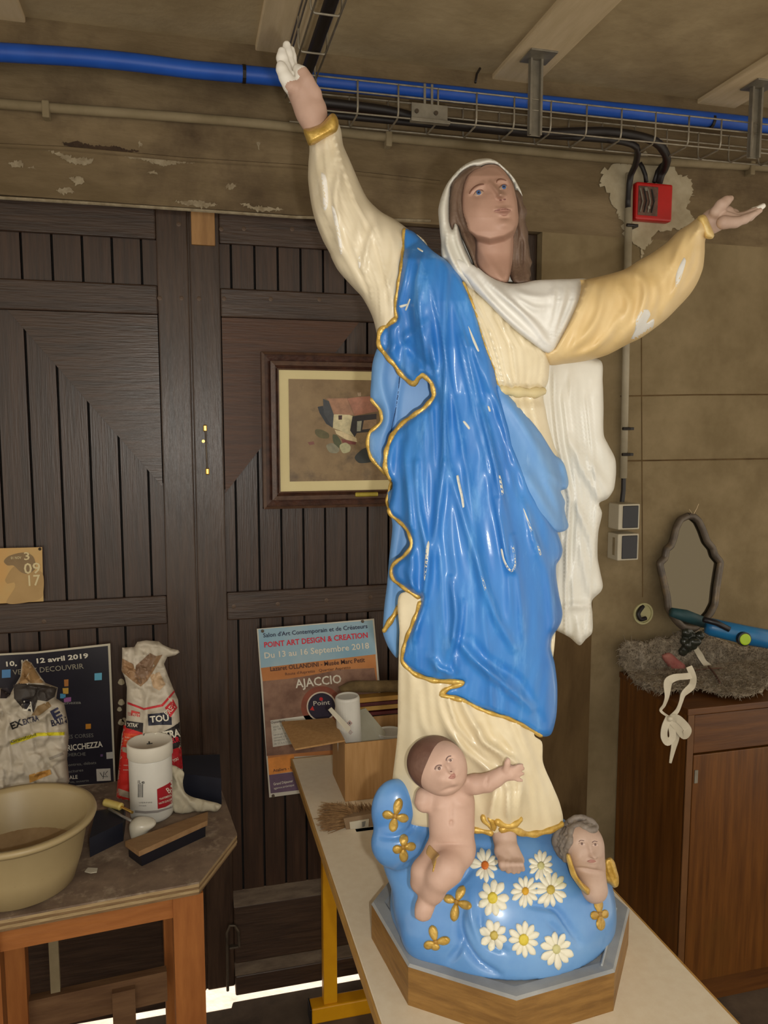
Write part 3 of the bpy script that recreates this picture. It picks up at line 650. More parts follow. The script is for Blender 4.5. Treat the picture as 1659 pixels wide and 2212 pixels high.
# black festival poster
L_ = crop(0, 1160, 5.53); Yb = 2.073
M_bp = mat('poster_black', (26, 24, 34), (36, 33, 44), 6, 0.35)
bpos = paper('poster', 'black poster with white lettering and coloured squares behind the torn white bag', 'poster', [(-130, 1425), (0, 1412), (76, 1408), (238, 1390), (250, 1695), (-130, 1725)], mat('poster_edge', (190, 182, 162), rough=0.6), Yb)
fb = flat(Yb)
patch('print', [(-126, 1428), (0, 1416), (76, 1412), (233, 1395), (246, 1690), (-126, 1720)], M_bp, bpos, fb, 0.0005)
K2 = crop(0, 1350, 2.963)
for body, a, c, cap, mt, bold in (("10, 11, 12 avril 2019", (10, 1440), (191, 1421), 10, T_wht, 0.03), ("VENEZ DECOUVRIR", (28, 1458), (181, 1444), 11, mat('ink_dim', (150, 144, 126), rough=0.6), 0), ("ricchezza", (124, 1522), (175, 1520), 6, T_gry, 0.02), ("ARTISTES CORSES", (110, 1598), (202, 1592), 8, T_gry, 0), ("RICCHEZZA", (145, 1622), (222, 1613), 12, T_wht, 0.02), ("RECHERCHE", (130, 1635), (185, 1632), 7, T_gry, 0), ("rencontres, débats", (128, 1657), (208, 1650), 6, T_gry, 0), ("lectures", (145, 1670), (180, 1666), 6, T_gry, 0), ("SALE", (145, 1684), (168, 1682), 8, T_wht, 0), ("rue, ouverte", (148, 1692), (192, 1688), 5, T_gry, 0)):
    text(body, a, c, cap, mt, bpos, fb, bold, e=0.0012)
for pts, c in (([(605, 310), (652, 306), (652, 352), (605, 355)], (96, 170, 200)), ([(12, 288), (68, 284), (68, 336), (12, 340)], (82, 134, 186)), ([(548, 634), (582, 632), (582, 664), (548, 667)], (190, 126, 30)), ([(680, 816), (722, 812), (724, 854), (682, 858)], (176, 172, 166)), ([(616, 922), (706, 918), (710, 996), (620, 1000)], (186, 180, 170)), ([(643, 828), (658, 827), (658, 842), (643, 843)], (96, 70, 110)), ([(400, 405), (438, 402), (438, 440), (405, 444)], (190, 150, 60)), ([(408, 466), (455, 462), (455, 490), (410, 495)], (150, 90, 150)), ([(385, 440), (420, 440), (420, 470), (385, 470)], (70, 140, 180)), ([(410, 350), (438, 348), (438, 392), (412, 394)], (170, 110, 50))):
    patch('print', K2(pts), mat('print_%d_%d_%d' % c, c, rough=0.5), bpos, fb, 0.0011)
q = K2([(640, 945), (655, 970), (690, 972), (672, 955), (690, 935)]); b = MB(); b.tube([fb(*p, 0.0016) for p in q], 0.0007, 4); b.tube([fb(*p, 0.0016) for p in K2([(665, 940), (660, 985)])], 0.0007, 4); b.build('logo', T_blk, bpos)
# small tan flyer
fl_ = paper('flyer', 'small tan paper flyer pinned on the door rail above the black poster', 'flyer', [(-60, 1186), (91, 1182), (94, 1299), (-60, 1307)], mat('flyer_tan', (198, 150, 84), (186, 158, 104), 5, 0.6), 2.076)
ff = flat(2.076); LL = lambda pts: [(a/5.53, 1160+b_/5.53) for a, b_ in pts]
patch('portrait_hair', smoothpoly(LL([(45, 290), (110, 225), (300, 185), (400, 240), (420, 380), (330, 440), (250, 420), (160, 340), (90, 340)]), 4), mat('flyer_hair', (124, 100, 66), (136, 112, 76), 20, 0.6), fl_, ff, 0.0006)
patch('portrait_shade', smoothpoly(LL([(180, 345), (300, 420), (500, 420), (510, 700), (430, 760), (80, 790), (180, 600), (170, 540), (90, 560), (60, 510)]), 6), mat('flyer_shade', (160, 128, 78), (172, 140, 90), 12, 0.6), fl_, ff, 0.0005)
for body, a, c, cap in (("3", (280, 275), (355, 270), 90), ("09", (285, 440), (485, 430), 125), ("17", (310, 585), (485, 575), 125), ("01 NOV", (130, 265), (255, 260), 30)):
    text(body, LL([a])[0], LL([c])[0], cap/5.53, mat('ink_cream', (206, 190, 146), rough=0.6), fl_, ff, 0.012, e=0.0012)
b = MB(); b.lathe([(0.004, 0), (0.0, 0.004)], ony(86, 1186, 2.076), 10, (0, -1, 0)); b.build('pin', M_iron, fl_)

# ================================================================= THE STATUE
M_cream = mat('cream_paint', (210, 195, 162), (220, 207, 176), 14, 0.38, 0.03, coat=0.15)
M_sleeve = mat('sleeve_paint', (216, 203, 174), (226, 214, 188), 10, 0.4, 0.03, c3=(236, 226, 204), s3=7, t3=(0.6, 0.72), coat=0.1)
M_sleeve2 = mat('yellow_sleeve_paint', (212, 182, 126), (222, 196, 146), 9, 0.45, 0.03, c3=(228, 218, 198), s3=6, t3=(0.66, 0.74))
M_veil = mat('white_paint', (206, 203, 192), (216, 213, 203), 12, 0.4, 0.03)
M_shawl = mat('plaster_white', (212, 210, 204), (224, 222, 216), 12, 0.6, 0.03)
M_bluep = mat('mantle_paint', (38, 108, 184), (60, 132, 204), 13, 0.42, 0.05, stretch=(1.6, 1.6, 0.35), coat=0.18, c3=(104, 162, 220), s3=26, t3=(0.56, 0.82), map2=True, contrast=(0.3, 0.7))
M_lining = mat('lining_paint', (92, 142, 200), (116, 162, 212), 9, 0.5, 0.05, stretch=(1.5, 1.5, 0.4), c3=(152, 188, 226), s3=20, t3=(0.58, 0.85), map2=True)
M_gold = mat('gold_paint', (180, 142, 58), (212, 178, 96), 60, 0.4, 0.15, metal=0.35)
M_skin = mat('skin_paint', (166, 130, 112), (178, 142, 124), 18, 0.6, 0.02)
M_skin2 = mat('pale_skin_paint', (182, 149, 132), (194, 161, 144), 16, 0.6, 0.02)
M_skin3 = mat('grey_skin_paint', (176, 148, 132), (188, 162, 146), 20, 0.6, 0.02)
M_hair = mat('brown_hair_paint', (92, 72, 58), (112, 90, 74), 30, 0.6, 0.2, stretch=(2, 2, 0.6))
M_hair2 = mat('dark_hair_paint', (92, 62, 50), (108, 78, 64), 30, 0.6, 0.15)
M_hair3 = mat('grey_hair_paint', (104, 94, 86), (134, 124, 114), 50, 0.6, 0.2)
M_raw = mat('raw_plaster', (232, 228, 218), (238, 234, 226), 20, 0.6, 0.02)
M_cloud = mat('cloud_paint', (84, 138, 202), (112, 160, 214), 7, 0.33, 0.04, coat=0.25, c3=(70, 122, 190), s3=6, t3=(0.55, 0.8))
M_daisy = mat('daisy_paint', (226, 222, 204), (232, 228, 208), 20, 0.5, c3=(206, 208, 160), s3=30, t3=(0.55, 0.8))
M_eyew = mat('eye_white', (176, 150, 132), rough=0.4); M_iris = mat('eye_blue', (70, 100, 150), rough=0.3); M_pupil = mat('eye_dark', (30, 28, 36), rough=0.3)
M_brow = mat('brow_paint', (116, 78, 62), rough=0.7); M_lip = mat('lip_paint', (158, 118, 104), rough=0.5); M_lipd = mat('lip_line', (112, 70, 62), rough=0.6)
M_crack = mat('crack', (40, 60, 96), rough=0.9)

st = thing('statue', 'tall painted statue of a veiled woman in a blue mantle, both arms raised', 'statue', (AX[0], AX[1], 0.795))
pl = thing('plinth', 'octagonal brown wooden plinth with a grey top carrying the tall statue', 'plinth', (AX[0], AX[1], 0.73))
M_pw = mat('plinth_wood', (116, 82, 36), (146, 108, 54), 7, 0.55, 0.1, stretch=(2, 2, 12))
M_pg = mat('plinth_grey', (132, 134, 136), (160, 162, 162), 9, 0.6, 0.08, c3=(120, 132, 148), s3=8)
PC = np.array([0.503, 1.158]); PR = 0.2185
ang = [math.radians(-16.7+45*k) for k in range(8)]
oc = lambda r, z: [(PC[0]+r*math.cos(t), PC[1]+r*math.sin(t), z) for t in ang]
for k in range(8):
    j = (k+1) % 8; a0, a1 = oc(PR, 0.73), oc(PR-0.012, 0.73); b0, b1 = oc(PR, 0.793), oc(PR-0.012, 0.793)
    b = MB(); b.hexa([a0[k], a0[j], a1[j], a1[k]], [b0[k], b0[j], b1[j], b1[k]]); b.build('side_panel', M_pw, pl)
b = MB(); b.hexa(oc(PR-0.013, 0.731), oc(PR-0.013, 0.790)); n = len(b.V)
b.add(oc(PR+0.0005, 0.7925)+oc(PR-0.003, 0.7965)+oc(PR-0.022, 0.797)+oc(PR-0.026, 0.793)+oc(0.03, 0.793), [(i*8+k, i*8+(k+1) % 8, (i+1)*8+(k+1) % 8, (i+1)*8+k) for i in range(4) for k in range(8)]+[tuple(32+k for k in range(8))])
b.build('top', M_pg, pl)
b = MB()
for a, c in (((1331, 1962), (1300, 2085)),): 
    p, q = onz(*a, 0.7985), onz(*c, 0.7985); b.tube([p, q], 0.0018, 6)
b.build('joint_strip', mat('plinth_joint', (168, 172, 174), rough=0.5), pl)

def Ip(y, ys, vs_): return np.interp(y, ys, vs_)
BY = [520, 560, 650, 750, 850, 1000, 1200, 1400, 1600, 1800]
def Bd(x, y, grow=0.0):
    xc = Ip(y, BY, [1060, 1050, 1060, 1045, 1020, 1010, 1018, 1025, 1035, 1042]); hw = Ip(y, BY, [150, 195, 205, 195, 185, 195, 210, 210, 200, 205])
    D = Ip(y, BY, [.05, .075, .10, .11, .10, .118, .138, .142, .142, .146])
    return D*np.sqrt(np.clip(1-((x-xc)/(hw+grow))**2, 0.0, 1))
def sm(a, b, t): t = np.clip((t-a)/(b-a), 0, 1); return t*t*(3-2*t)
def flow(guides):
    g = []
    for pts in guides:
        p = np.array(sorted(pts, key=lambda q: q[1])); g.append(p)
    def v(x, y):
        xs = np.stack([np.interp(y, p[:, 1], p[:, 0]) for p in g], 0); out = np.zeros(len(x))
        n = len(g)
        for i in range(n-1):
            d = np.maximum(xs[i+1]-xs[i], 1.0); t = (x-xs[i])/d; k = (t >= 0) & (t < 1); out[k] = i+t[k]
        lo = x < xs[0]; out[lo] = (x[lo]-xs[0][lo])/40.0; hi = x >= xs[-1]; out[hi] = n-1+(x[hi]-xs[-1][hi])/40.0
        return out
    return v
def pleats(v, y, seed, n, v0, v1, amp, wid, y0, y1, fade=60):
    r = np.random.default_rng(seed); out = np.zeros(len(v))
    for c in np.linspace(v0, v1, n)+r.normal(0, (v1-v0)/n*0.22, n):
        w = wid*r.uniform(0.6, 1.5); a = amp*r.uniform(0.4, 1.25); a0 = y0+r.uniform(0, 0.25)*(y1-y0)-80; a1 = y1-r.uniform(0, 0.3)*(y1-y0)+80
        t = (v-c)/w
        prof = np.exp(-np.abs(t)**1.6)*(1-0.25*np.tanh(t*2))
        out += a*prof*sm(a0, a0+fade, y)*(1-sm(a1-fade, a1, y))
    return out
def gain(l, k): return [(p, a*k, w) for p, a, w in l]
def folds(x, y, lst):
    """Single folds: (points, height m, half width px)."""
    out = np.zeros(len(x))
    for pts, a, w in lst:
        p = crom(pts, 8, False); d = np.full(len(x), 1e9); tt = np.zeros(len(x))
        lo = p.min(0)-4*w; hi = p.max(0)+4*w
        k = (x > lo[0]) & (x < hi[0]) & (y > lo[1]) & (y < hi[1])
        if not k.any(): continue
        q = np.stack([x[k], y[k]], 1); dd = ((q[:, None]-p[None])**2).sum(2); i = dd.argmin(1); t = i/(len(p)-1)
        ds = seg_dist(x[k], y[k], p, False)
        out[k] += a*np.exp(-(ds/w)**2)*np.clip(np.sin(np.pi*np.clip(t*0.9+0.05, 0, 1)), 0, 1)**0.6
    return out
def hem(name, pts, dfun, r=0.0036, parent=None, mt=None, step=4, lift=0.0):
    p = crom(pts, step, False); x, y = p[:, 0], p[:, 1]; d = dfun(x, y)
    d = np.convolve(np.pad(d, 2, mode='edge'), np.ones(5)/5, 'valid')
    r_ = np.full(len(x), r)*(1+0.18*np.sin(np.arange(len(x))*0.7)); r_[0] *= 0.5; r_[-1] *= 0.5
    b = MB(); b.tube(S(x, y, d+lift), r_, 8); return b.build(name, mt or M_gold, parent or st, smooth=True)

def inside(loop):
    A = np.asarray(loop, float); B = np.roll(A, -1, axis=0)
    def f(x, y, soft=14.0):
        ins = np.zeros(len(x), bool)
        for a, b in zip(A, B):
            c = (a[1] > y) != (b[1] > y)
            if c.any(): ins[c] ^= x[c] < (b[0]-a[0])*(y[c]-a[1])/(b[1]-a[1])+a[0]
        o = np.zeros(len(x))
        if ins.any(): o[ins] = sm(0, soft, seg_dist(x[ins], y[ins], A)+3)
        return o
    return f
main = cC([(342, 38), (370, 45), (400, 60), (450, 110), (510, 170), (590, 228), (650, 290), (690, 355), (720, 420), (770, 550), (820, 720), (880, 880), (905, 985), (940, 1090), (975, 1220), (1000, 1340), (1060, 1480)])+cD([(1090, 400), (1130, 480), (1180, 570), (1250, 680), (1275, 745), (1287, 800), (1275, 845), (1250, 885), (1250, 960), (1265, 1060), (1286, 1170), (1278, 1225), (1255, 1270), (1225, 1315), (1217, 1380), (1240, 1480), (1254, 1600), (1254, 1720), (1245, 1810), (1215, 1900), (1165, 1910), (1090, 1865), (970, 1805), (880, 1778), (800, 1748), (690, 1695), (640, 1680), (565, 1660), (600, 1625), (690, 1588), (620, 1582), (560, 1580), (500, 1572), (400, 1533), (355, 1490), (330, 1455), (338, 1400), (352, 1340), (380, 1270), (415, 1180), (440, 1085), (405, 1065), (370, 1042), (320, 1005), (282, 975), (264, 925), (278, 885), (345, 830), (378, 790), (386, 750), (372, 700), (340, 650), (300, 615), (262, 585), (248, 545), (262, 470), (270, 395)])+cC([(250, 1530), (232, 1465), (233, 1400), (245, 1340), (280, 1262), (350, 1190), (430, 1135), (475, 1100), (515, 1050), (520, 1010), (505, 960), (475, 925), (452, 910), (425, 930), (400, 962), (365, 945), (320, 900), (280, 845), (240, 800), (205, 755), (190, 715), (195, 665), (210, 640), (255, 610), (298, 575), (288, 520), (295, 450), (310, 350), (326, 250), (335, 130)])
shawl = cB([(150, 560), (190, 560), (285, 605), (330, 640), (380, 668), (440, 683), (500, 680), (560, 668), (640, 664), (720, 662), (805, 663), (798, 700), (775, 770), (735, 860), (690, 940), (650, 1000), (625, 1012), (600, 1003), (540, 960), (480, 915), (400, 842), (330, 770), (270, 712), (215, 640)])
in_mantle = inside(crom(main, 8)); in_shawl = inside(crom(shawl, 8))
# ---------------------------------------------------------------- cloud base
sd = SDF()
sd.ell((AX[0], AX[1]+0.0, 0.80), (0.190, 0.180, 0.165), k=0.01)
def lobe(px, d, rx, rz, ry=None, k=0.018):
    sd.ell(S(*cE([px])[0], d), (rx*PXM/2.676*1.0, (ry or rx)*PXM/2.676, rz*PXM/2.676), M=np.stack([RT, FH, ZU]), k=k)
lobe((203, 545), 0.095, 140, 188, 105, 0.006); lobe((320, 600), 0.07, 115, 180, 110, 0.01); lobe((215, 725), 0.105, 152, 145, 120, 0.008); lobe((330, 640), 0.085, 90, 230, 90, 0.012); lobe((250, 800), 0.06, 130, 160, 150, 0.02)
lobe((400, 1050), 0.085, 210, 260, 150, 0.03); lobe((420, 1260), 0.115, 175, 150, 110, 0.02); lobe((300, 1000), 0.05, 115, 150, 120)
lobe((850, 1290), 0.125, 290, 190, 120, 0.02); lobe((1000, 1150), 0.10, 300, 200, 150, 0.03); lobe((1250, 1130), 0.06, 185, 160, 140, 0.02)
lobe((1250, 960), 0.045, 120, 170, 110, 0.03)
sd.cut((AX[0], AX[1], 0.7945), (0, 0, -1), 0.002)
cloud = sd.build('cloud_base', 0.0034, M_cloud, st)
def to_px(P):
    q = np.asarray(P)-CAM; z = q @ FW; return CX+FPX*(q @ RT)/z, CY-FPX*(q @ UP)/z
def groove(o, lst):
    w0 = wloc(o); V = np.array([v.co[:] for v in o.data.vertices])+w0; N = np.array([v.normal[:] for v in o.data.vertices])
    x, y = to_px(V); f = sm(-0.1, 0.3, ((CAM-V)*N).sum(1)/np.linalg.norm(CAM-V, axis=1))
    d = folds(x, y, lst)*f; V = V+N*d[:, None]-w0
    for v, c in zip(o.data.vertices, V): v.co = c
    o.data.update()
groove(cloud, [(cE(p), a, w) for p, a, w in (([(330, 400), (332, 560), (285, 650), (200, 690), (120, 690)], -0.007, 7), ([(410, 660), (360, 800), (240, 880)], -0.007, 8), ([(640, 870), (560, 960), (470, 1030)], -0.006, 8), ([(585, 1100), (570, 1200), (600, 1310), (680, 1420), (800, 1490)], -0.011, 8), ([(690, 1120), (690, 1230), (740, 1310), (840, 1360)], -0.008, 8), ([(980, 1080), (1130, 1110), (1210, 1220), (1260, 1300)], -0.009, 8), ([(630, 1000), (640, 1150), (700, 1300)], 0.006, 9), ([(1080, 1180), (1160, 1260), (1180, 1380)], -0.006, 8), ([(560, 1240), (565, 1330), (510, 1410)], -0.008, 8), ([(640, 740), (740, 750), (800, 840)], -0.006, 8), ([(1180, 720), (1230, 860), (1330, 1010)], -0.007, 8))])
cb = bvh_of(cloud)

# ---------------------------------------------------------------- dress: skirt, foot, bodice
g_sk = flow([cD([(310, 1100), (305, 1500), (300, 1800), (265, 2150)])+[(850, 1800)], [(905, 1400), (912, 1550), (925, 1700), (935, 1800)], [(960, 1400), (975, 1520), (1010, 1650), (1040, 1800)], [(1020, 1400), (1045, 1520), (1085, 1650), (1100, 1800)], [(1080, 1400), (1110, 1560), (1150, 1700), (1165, 1800)], [(1150, 1400), (1170, 1580), (1205, 1720), (1215, 1800)]])
sk_f = [([(985, 1440), (1000, 1520), (1040, 1590), (1085, 1640), (1110, 1665)], 0.012, 9), ([(945, 1470), (955, 1540), (985, 1600), (1040, 1650), (1090, 1690)], 0.010, 9), ([(965, 1500), (985, 1560), (1015, 1600), (1060, 1640)], 0.008, 6),
        ([(1035, 1570), (1040, 1600), (1075, 1622), (1110, 1645), (1128, 1668)], 0.015, 8), ([(905, 1480), (912, 1560), (935, 1610)], 0.006, 9), ([(1060, 1520), (1080, 1580), (1110, 1620), (1130, 1700), (1140, 1760)], 0.008, 8), ([(1110, 1540), (1140, 1620), (1170, 1700), (1190, 1780)], 0.009, 9), ([(1085, 1540), (1110, 1600), (1150, 1690), (1160, 1770)], 0.007, 7),
        ([(1072, 1700), (1062, 1750), (1058, 1775)], 0.012, 8), ([(1100, 1700), (1098, 1745), (1100, 1772)], 0.012, 8), ([(1122, 1690), (1120, 1740), (1118, 1765)], 0.013, 8)]
sk_cache = {}
def sk_front(x, y, b=None):
    v = g_sk(x, y)
    lift = 0.03*np.exp(-(((x-1095)/45)**2+((y-1730)/75)**2))
    return Bd(x, y, 12)+0.004-0.024*in_mantle(x, y)+pleats(v, y, 5, 9, 0.2, 4.8, 0.006, 0.18, 1320, 1800)+folds(x, y, sk_f)+lift
sk_out = [(870, 1280), (1180, 1280), (1185, 1500)]+cE([(1000, 100), (1045, 140), (1052, 260), (1110, 400), (1150, 500), (1166, 605), (1110, 640), (1040, 665), (970, 680), (930, 672), (880, 655), (835, 660), (780, 668), (720, 662), (650, 640), (480, 640), (300, 620), (200, 560)])+cD([(262, 2250), (272, 2150), (300, 1900), (303, 1700), (306, 1500), (312, 1300)])
skirt = relief('skirt', sk_out, M_cream, st, sk_front, lambda x, y, b: -0.85*Bd(x, y, 12)+0.0, res=6.0)
hem('gold_hem', cE([(640, 646), (700, 655), (765, 668)]), lambda x, y: sk_front(x, y), 0.0048, lift=-0.001)
hem('gold_hem', cE([(705, 560), (712, 592), (740, 620), (764, 640), (760, 605), (735, 580)]), lambda x, y: sk_front(x, y), 0.0042, lift=0.0)
hem('gold_hem', cE([(775, 590), (815, 618), (850, 625), (890, 612), (930, 578)]), lambda x, y: sk_front(x, y), 0.0052, lift=0.0)
hem('gold_hem', cE([(795, 648), (840, 640), (890, 648), (930, 668), (1000, 672), (1080, 652), (1140, 628), (1166, 606)]), lambda x, y: sk_front(x, y), 0.0052, lift=-0.001)
# bare foot
fz = lambda p, d: S(*cF([p])[0], d)
u = PXM/5.143
fz = lambda p, d: S(*cF([p])[0], d+0.022)
sd = SDF(); sd.cap(fz((1175, 1130), 0.125), fz((1205, 1320), 0.140), 128*u, 112*u)
sd.cap(fz((1150, 1330), 0.15), fz((1200, 1440), 0.165), 75*u, 70*u).cap(fz((1270, 1330), 0.15), fz((1330, 1430), 0.162), 75*u, 66*u)
for (x0, x1, yt, r) in ((1150, 1165, 1510, 40), (1205, 1225, 1545, 33), (1262, 1285, 1555, 30), (1310, 1335, 1552, 28), (1352, 1385, 1530, 27)):
    sd.chain([fz((x0, 1420), 0.165), fz(((x0+x1)/2, 1480), 0.180), fz((x1, yt), 0.176)], [r*1.05*u, r*0.95*u, r*0.9*u], 0.0012)
sd.build('foot', 0.0016, M_skin3, st)

g_ch = flow([cC([(690, 400), (760, 560), (830, 760), (900, 960)]), cC([(760, 470), (850, 640), (900, 800), (940, 980)]), cC([(880, 560), (960, 720), (980, 860), (1000, 990)]), cC([(980, 650), (1060, 760), (1070, 880), (1060, 990)]), cC([(1100, 740), (1150, 800), (1140, 900), (1120, 1000)]), cC([(1200, 790), (1205, 850), (1200, 930), (1175, 1010)])])
def bod_front(x, y, b):
    v = g_ch(x, y); yc = np.interp(x, [1070, 1180], [845, 848])
    belt = np.exp(-((y-yc-3)/9)**2)
    r = pleats(v, y, 11, 10, 0.3, 4.9, 0.0058, 0.17, 640, 838, 40)
    v2 = (x-1075-(y-860)*0.22)/16.0
    r2 = pleats(v2, y, 12, 8, 0.0, 7.5, 0.005, 0.32, 868, 1030, 30)
    return Bd(x, y)*1.0+0.002-0.02*in_mantle(x, y)-0.02*in_shawl(x, y)+inflate(b, 14, 0.012)-0.012+r+r2-0.010*sm(828, 842, y)*(1-sm(856, 885, y))+0.004*belt
bod_out = cC([(640, 330), (800, 430), (950, 560), (1050, 660), (1150, 740), (1205, 785), (1207, 880), (1200, 950), (1180, 1000), (1172, 1050), (1185, 1120), (1205, 1220), (1235, 1330), (1258, 1400), (1200, 1460), (1080, 1400), (940, 1200), (860, 1000), (760, 720), (690, 500)])
relief('bodice', bod_out, M_cream, st, bod_front, lambda x, y, b: -0.75*Bd(x, y)-0.0*b, res=4.5)
hem('belt', cC([(900, 1000), (950, 1008), (1040, 1015), (1120, 1018), (1182, 1006)]), lambda x, y: Bd(x, y)+0.001, 0.0075, mt=mat('belt_paint', (196, 180, 134), (206, 190, 146), 20, 0.5))

# ---------------------------------------------------------------- white cape hanging behind
cape_out = cC([(1150, 800), (1300, 790), (1512, 825), (1526, 950), (1531, 1100), (1533, 1270), (1560, 1330), (1600, 1410), (1606, 1490), (1598, 1570)])+cD([(1590, 440), (1555, 490), (1505, 518), (1522, 575), (1500, 690), (1496, 840), (1512, 930), (1527, 1010), (1515, 1045), (1462, 1100), (1465, 1180), (1463, 1290), (1425, 1330), (1388, 1366), (1330, 1320), (1255, 1280), (1200, 1250), (1150, 1000), (1100, 600), (1100, 300)])
g_cp = flow([cD([(1180, -100), (1200, 100), (1280, 500), (1260, 1000), (1270, 1280)]), cD([(1270, -100), (1300, 150), (1360, 500), (1330, 1000), (1330, 1300)]), cD([(1360, -100), (1390, 150), (1430, 500), (1400, 1000), (1390, 1360)]), cD([(1450, -100), (1480, 200), (1510, 480), (1470, 900), (1440, 1300)]), cD([(1530, -100), (1560, 250), (1590, 420), (1525, 900), (1465, 1290)])])
cp_f = [(cD([(1400, 200), (1480, 330), (1530, 420), (1560, 480)]), 0.010, 12), (cD([(1330, 130), (1420, 340), (1500, 480), (1520, 560)]), 0.010, 9), (cD([(1290, 250), (1350, 480), (1440, 700), (1470, 850)]), 0.008, 8), (cD([(1270, 1180), (1330, 1130), (1400, 1130), (1455, 1110)]), 0.009, 9), (cD([(1380, 1220), (1390, 1290), (1388, 1350)]), 0.010, 8), (cD([(1290, 700), (1320, 900), (1350, 1100)]), 0.008, 8), (cD([(1400, 760), (1420, 900), (1440, 1050)]), 0.008, 9)]
def cape_front(x, y, b):
    v = g_cp(x, y); return -0.035+inflate(b, 16, 0.02)+pleats(v, y, 21, 12, 0.1, 3.9, 0.009, 0.16, 780, 1400)+folds(x, y, cp_f)
relief('cape', cape_out, M_veil, st, cape_front, lambda x, y, b: -0.055-inflate(b, 30, 0.02), res=5.0)

# ---------------------------------------------------------------- sleeves
slL_out = cA([(262, 605), (285, 600), (360, 585), (430, 545), (468, 562), (488, 610), (502, 700), (545, 800), (600, 930), (640, 1010), (668, 1045), (730, 1100), (810, 1145), (880, 1195), (1000, 1290), (1000, 1500)])+cC([(450, 500), (330, 640), (190, 735), (182, 690), (150, 565), (90, 450), (30, 385)])+cA([(470, 1448), (430, 1372), (424, 1352), (380, 1270), (335, 1155), (310, 1050), (292, 910), (293, 820), (298, 700)])
g_sl = flow([cA([(298, 700), (293, 850), (320, 1080), (430, 1350), (540, 1560), (620, 1700)]), cA([(340, 690), (345, 850), (390, 1080), (500, 1350), (610, 1560), (650, 1700)]), cA([(400, 670), (430, 850), (480, 1050), (600, 1300), (690, 1560), (700, 1700)]), cA([(440, 650), (480, 800), (560, 1050), (690, 1300), (760, 1560), (770, 1700)]), cA([(485, 640), (545, 800), (660, 1040), (800, 1150), (850, 1500), (860, 1700)])])
sl_f = [(cA([(470, 700), (480, 850), (455, 1000), (470, 1150), (485, 1340)]), 0.012, 10), (cA([(400, 850), (385, 950), (395, 1080)]), 0.006, 10), (cA([(690, 1180), (660, 1260), (635, 1360), (620, 1450)]), 0.008, 7), (cA([(560, 1000), (600, 1150), (580, 1300)]), 0.006, 10), (cA([(770, 1190), (800, 1300), (790, 1440), (760, 1560)]), 0.006, 8), (cA([(830, 1220), (835, 1350), (815, 1500), (790, 1640)]), 0.006, 6), (cA([(650, 1060), (690, 1130), (720, 1250)]), 0.007, 9), (cA([(440, 640), (460, 720), (450, 800)]), 0.006, 7)]
def slL_front(x, y, b):
    v = g_sl(x, y); cent = np.interp(y, [280, 420, 560, 680], [-0.01, 0.0, 0.01, 0.02])
    return cent-0.05*in_mantle(x, y)+inflate(b, 70, 0.055)+pleats(v, y, 31, 11, 0.2, 3.8, 0.004, 0.13, 300, 720)*sm(0, 12, b)+folds(x, y, sl_f)*sm(0, 10, b)
relief('raised_sleeve', slL_out, M_sleeve, st, slL_front, lambda x, y, b: np.interp(y, [280, 420, 560, 680], [-0.01, 0.0, 0.0, 0.0])-inflate(b, 70, 0.05), res=4.5)
slR_out = cB([(560, 690), (660, 672), (800, 663), (870, 648), (940, 630), (990, 612), (1040, 580), (1110, 540), (1180, 490), (1230, 440), (1290, 400), (1340, 362), (1362, 362), (1392, 420), (1403, 462), (1366, 470), (1360, 540), (1352, 610), (1325, 680), (1290, 735), (1230, 800), (1180, 850), (1110, 905), (1050, 945), (1000, 968), (900, 1020), (800, 1048), (700, 1062), (622, 1066), (560, 1000)])
g_sr = flow([cB([(620, 660), (600, 850), (610, 1066)]), cB([(830, 660), (760, 850), (700, 1066)]), cB([(980, 610), (950, 800), (860, 1040)]), cB([(1110, 540), (1130, 720), (1080, 930)]), cB([(1230, 440), (1260, 600), (1230, 800)]), cB([(1340, 365), (1355, 470), (1355, 610)])])
sr_f = [(cB([(1330, 420), (1290, 560), (1230, 700), (1160, 830)]), 0.010, 11), (cB([(1280, 420), (1240, 520), (1200, 620)]), 0.007, 10), (cB([(990, 620), (1060, 660), (1080, 740), (1040, 860), (960, 960)]), 0.010, 11), (cB([(960, 830), (900, 930), (820, 1000), (700, 1040)]), 0.008, 9), (cB([(880, 700), (860, 830), (790, 940), (700, 1020)]), 0.008, 11), (cB([(1110, 640), (1130, 740), (1090, 850)]), 0.006, 10), (cB([(1340, 500), (1320, 620), (1250, 740)]), 0.008, 9), (cB([(960, 680), (1000, 780), (960, 900)]), 0.006, 10)]
def slR_front(x, y, b):
    v = g_sr(x, y); return np.interp(x, [1180, 1300, 1500], [0.04, 0.02, 0.0])-0.04*in_shawl(x, y)+inflate(b, 75, 0.06)+folds(x, y, gain(sr_f, 1.3))*sm(0, 10, b)+pleats(v, x*0+700, 41, 12, 0.3, 4.8, 0.0045, 0.14, 0, 1500)*sm(0, 14, b)
relief('outstretched_sleeve', slR_out, M_sleeve2, st, slR_front, lambda x, y, b: -inflate(b, 75, 0.045), res=4.5)
def band(name, pts, dfun, r, ell=(1, 1)):
    return hem(name, pts, dfun, r)
cuL = cA([(264, 608), (300, 600), (370, 572), (430, 512), (452, 515), (474, 560), (462, 618), (385, 670), (300, 704), (280, 665)])
relief('gold_cuff', cuL, M_gold, st, lambda x, y, b: 0.026+inflate(b, 14, 0.030), lambda x, y, b: -0.03-inflate(b, 16, 0.02), res=4.0)
cuR = cB([(1325, 372), (1345, 358), (1365, 362), (1385, 400), (1405, 455), (1395, 472), (1362, 468), (1340, 420)])
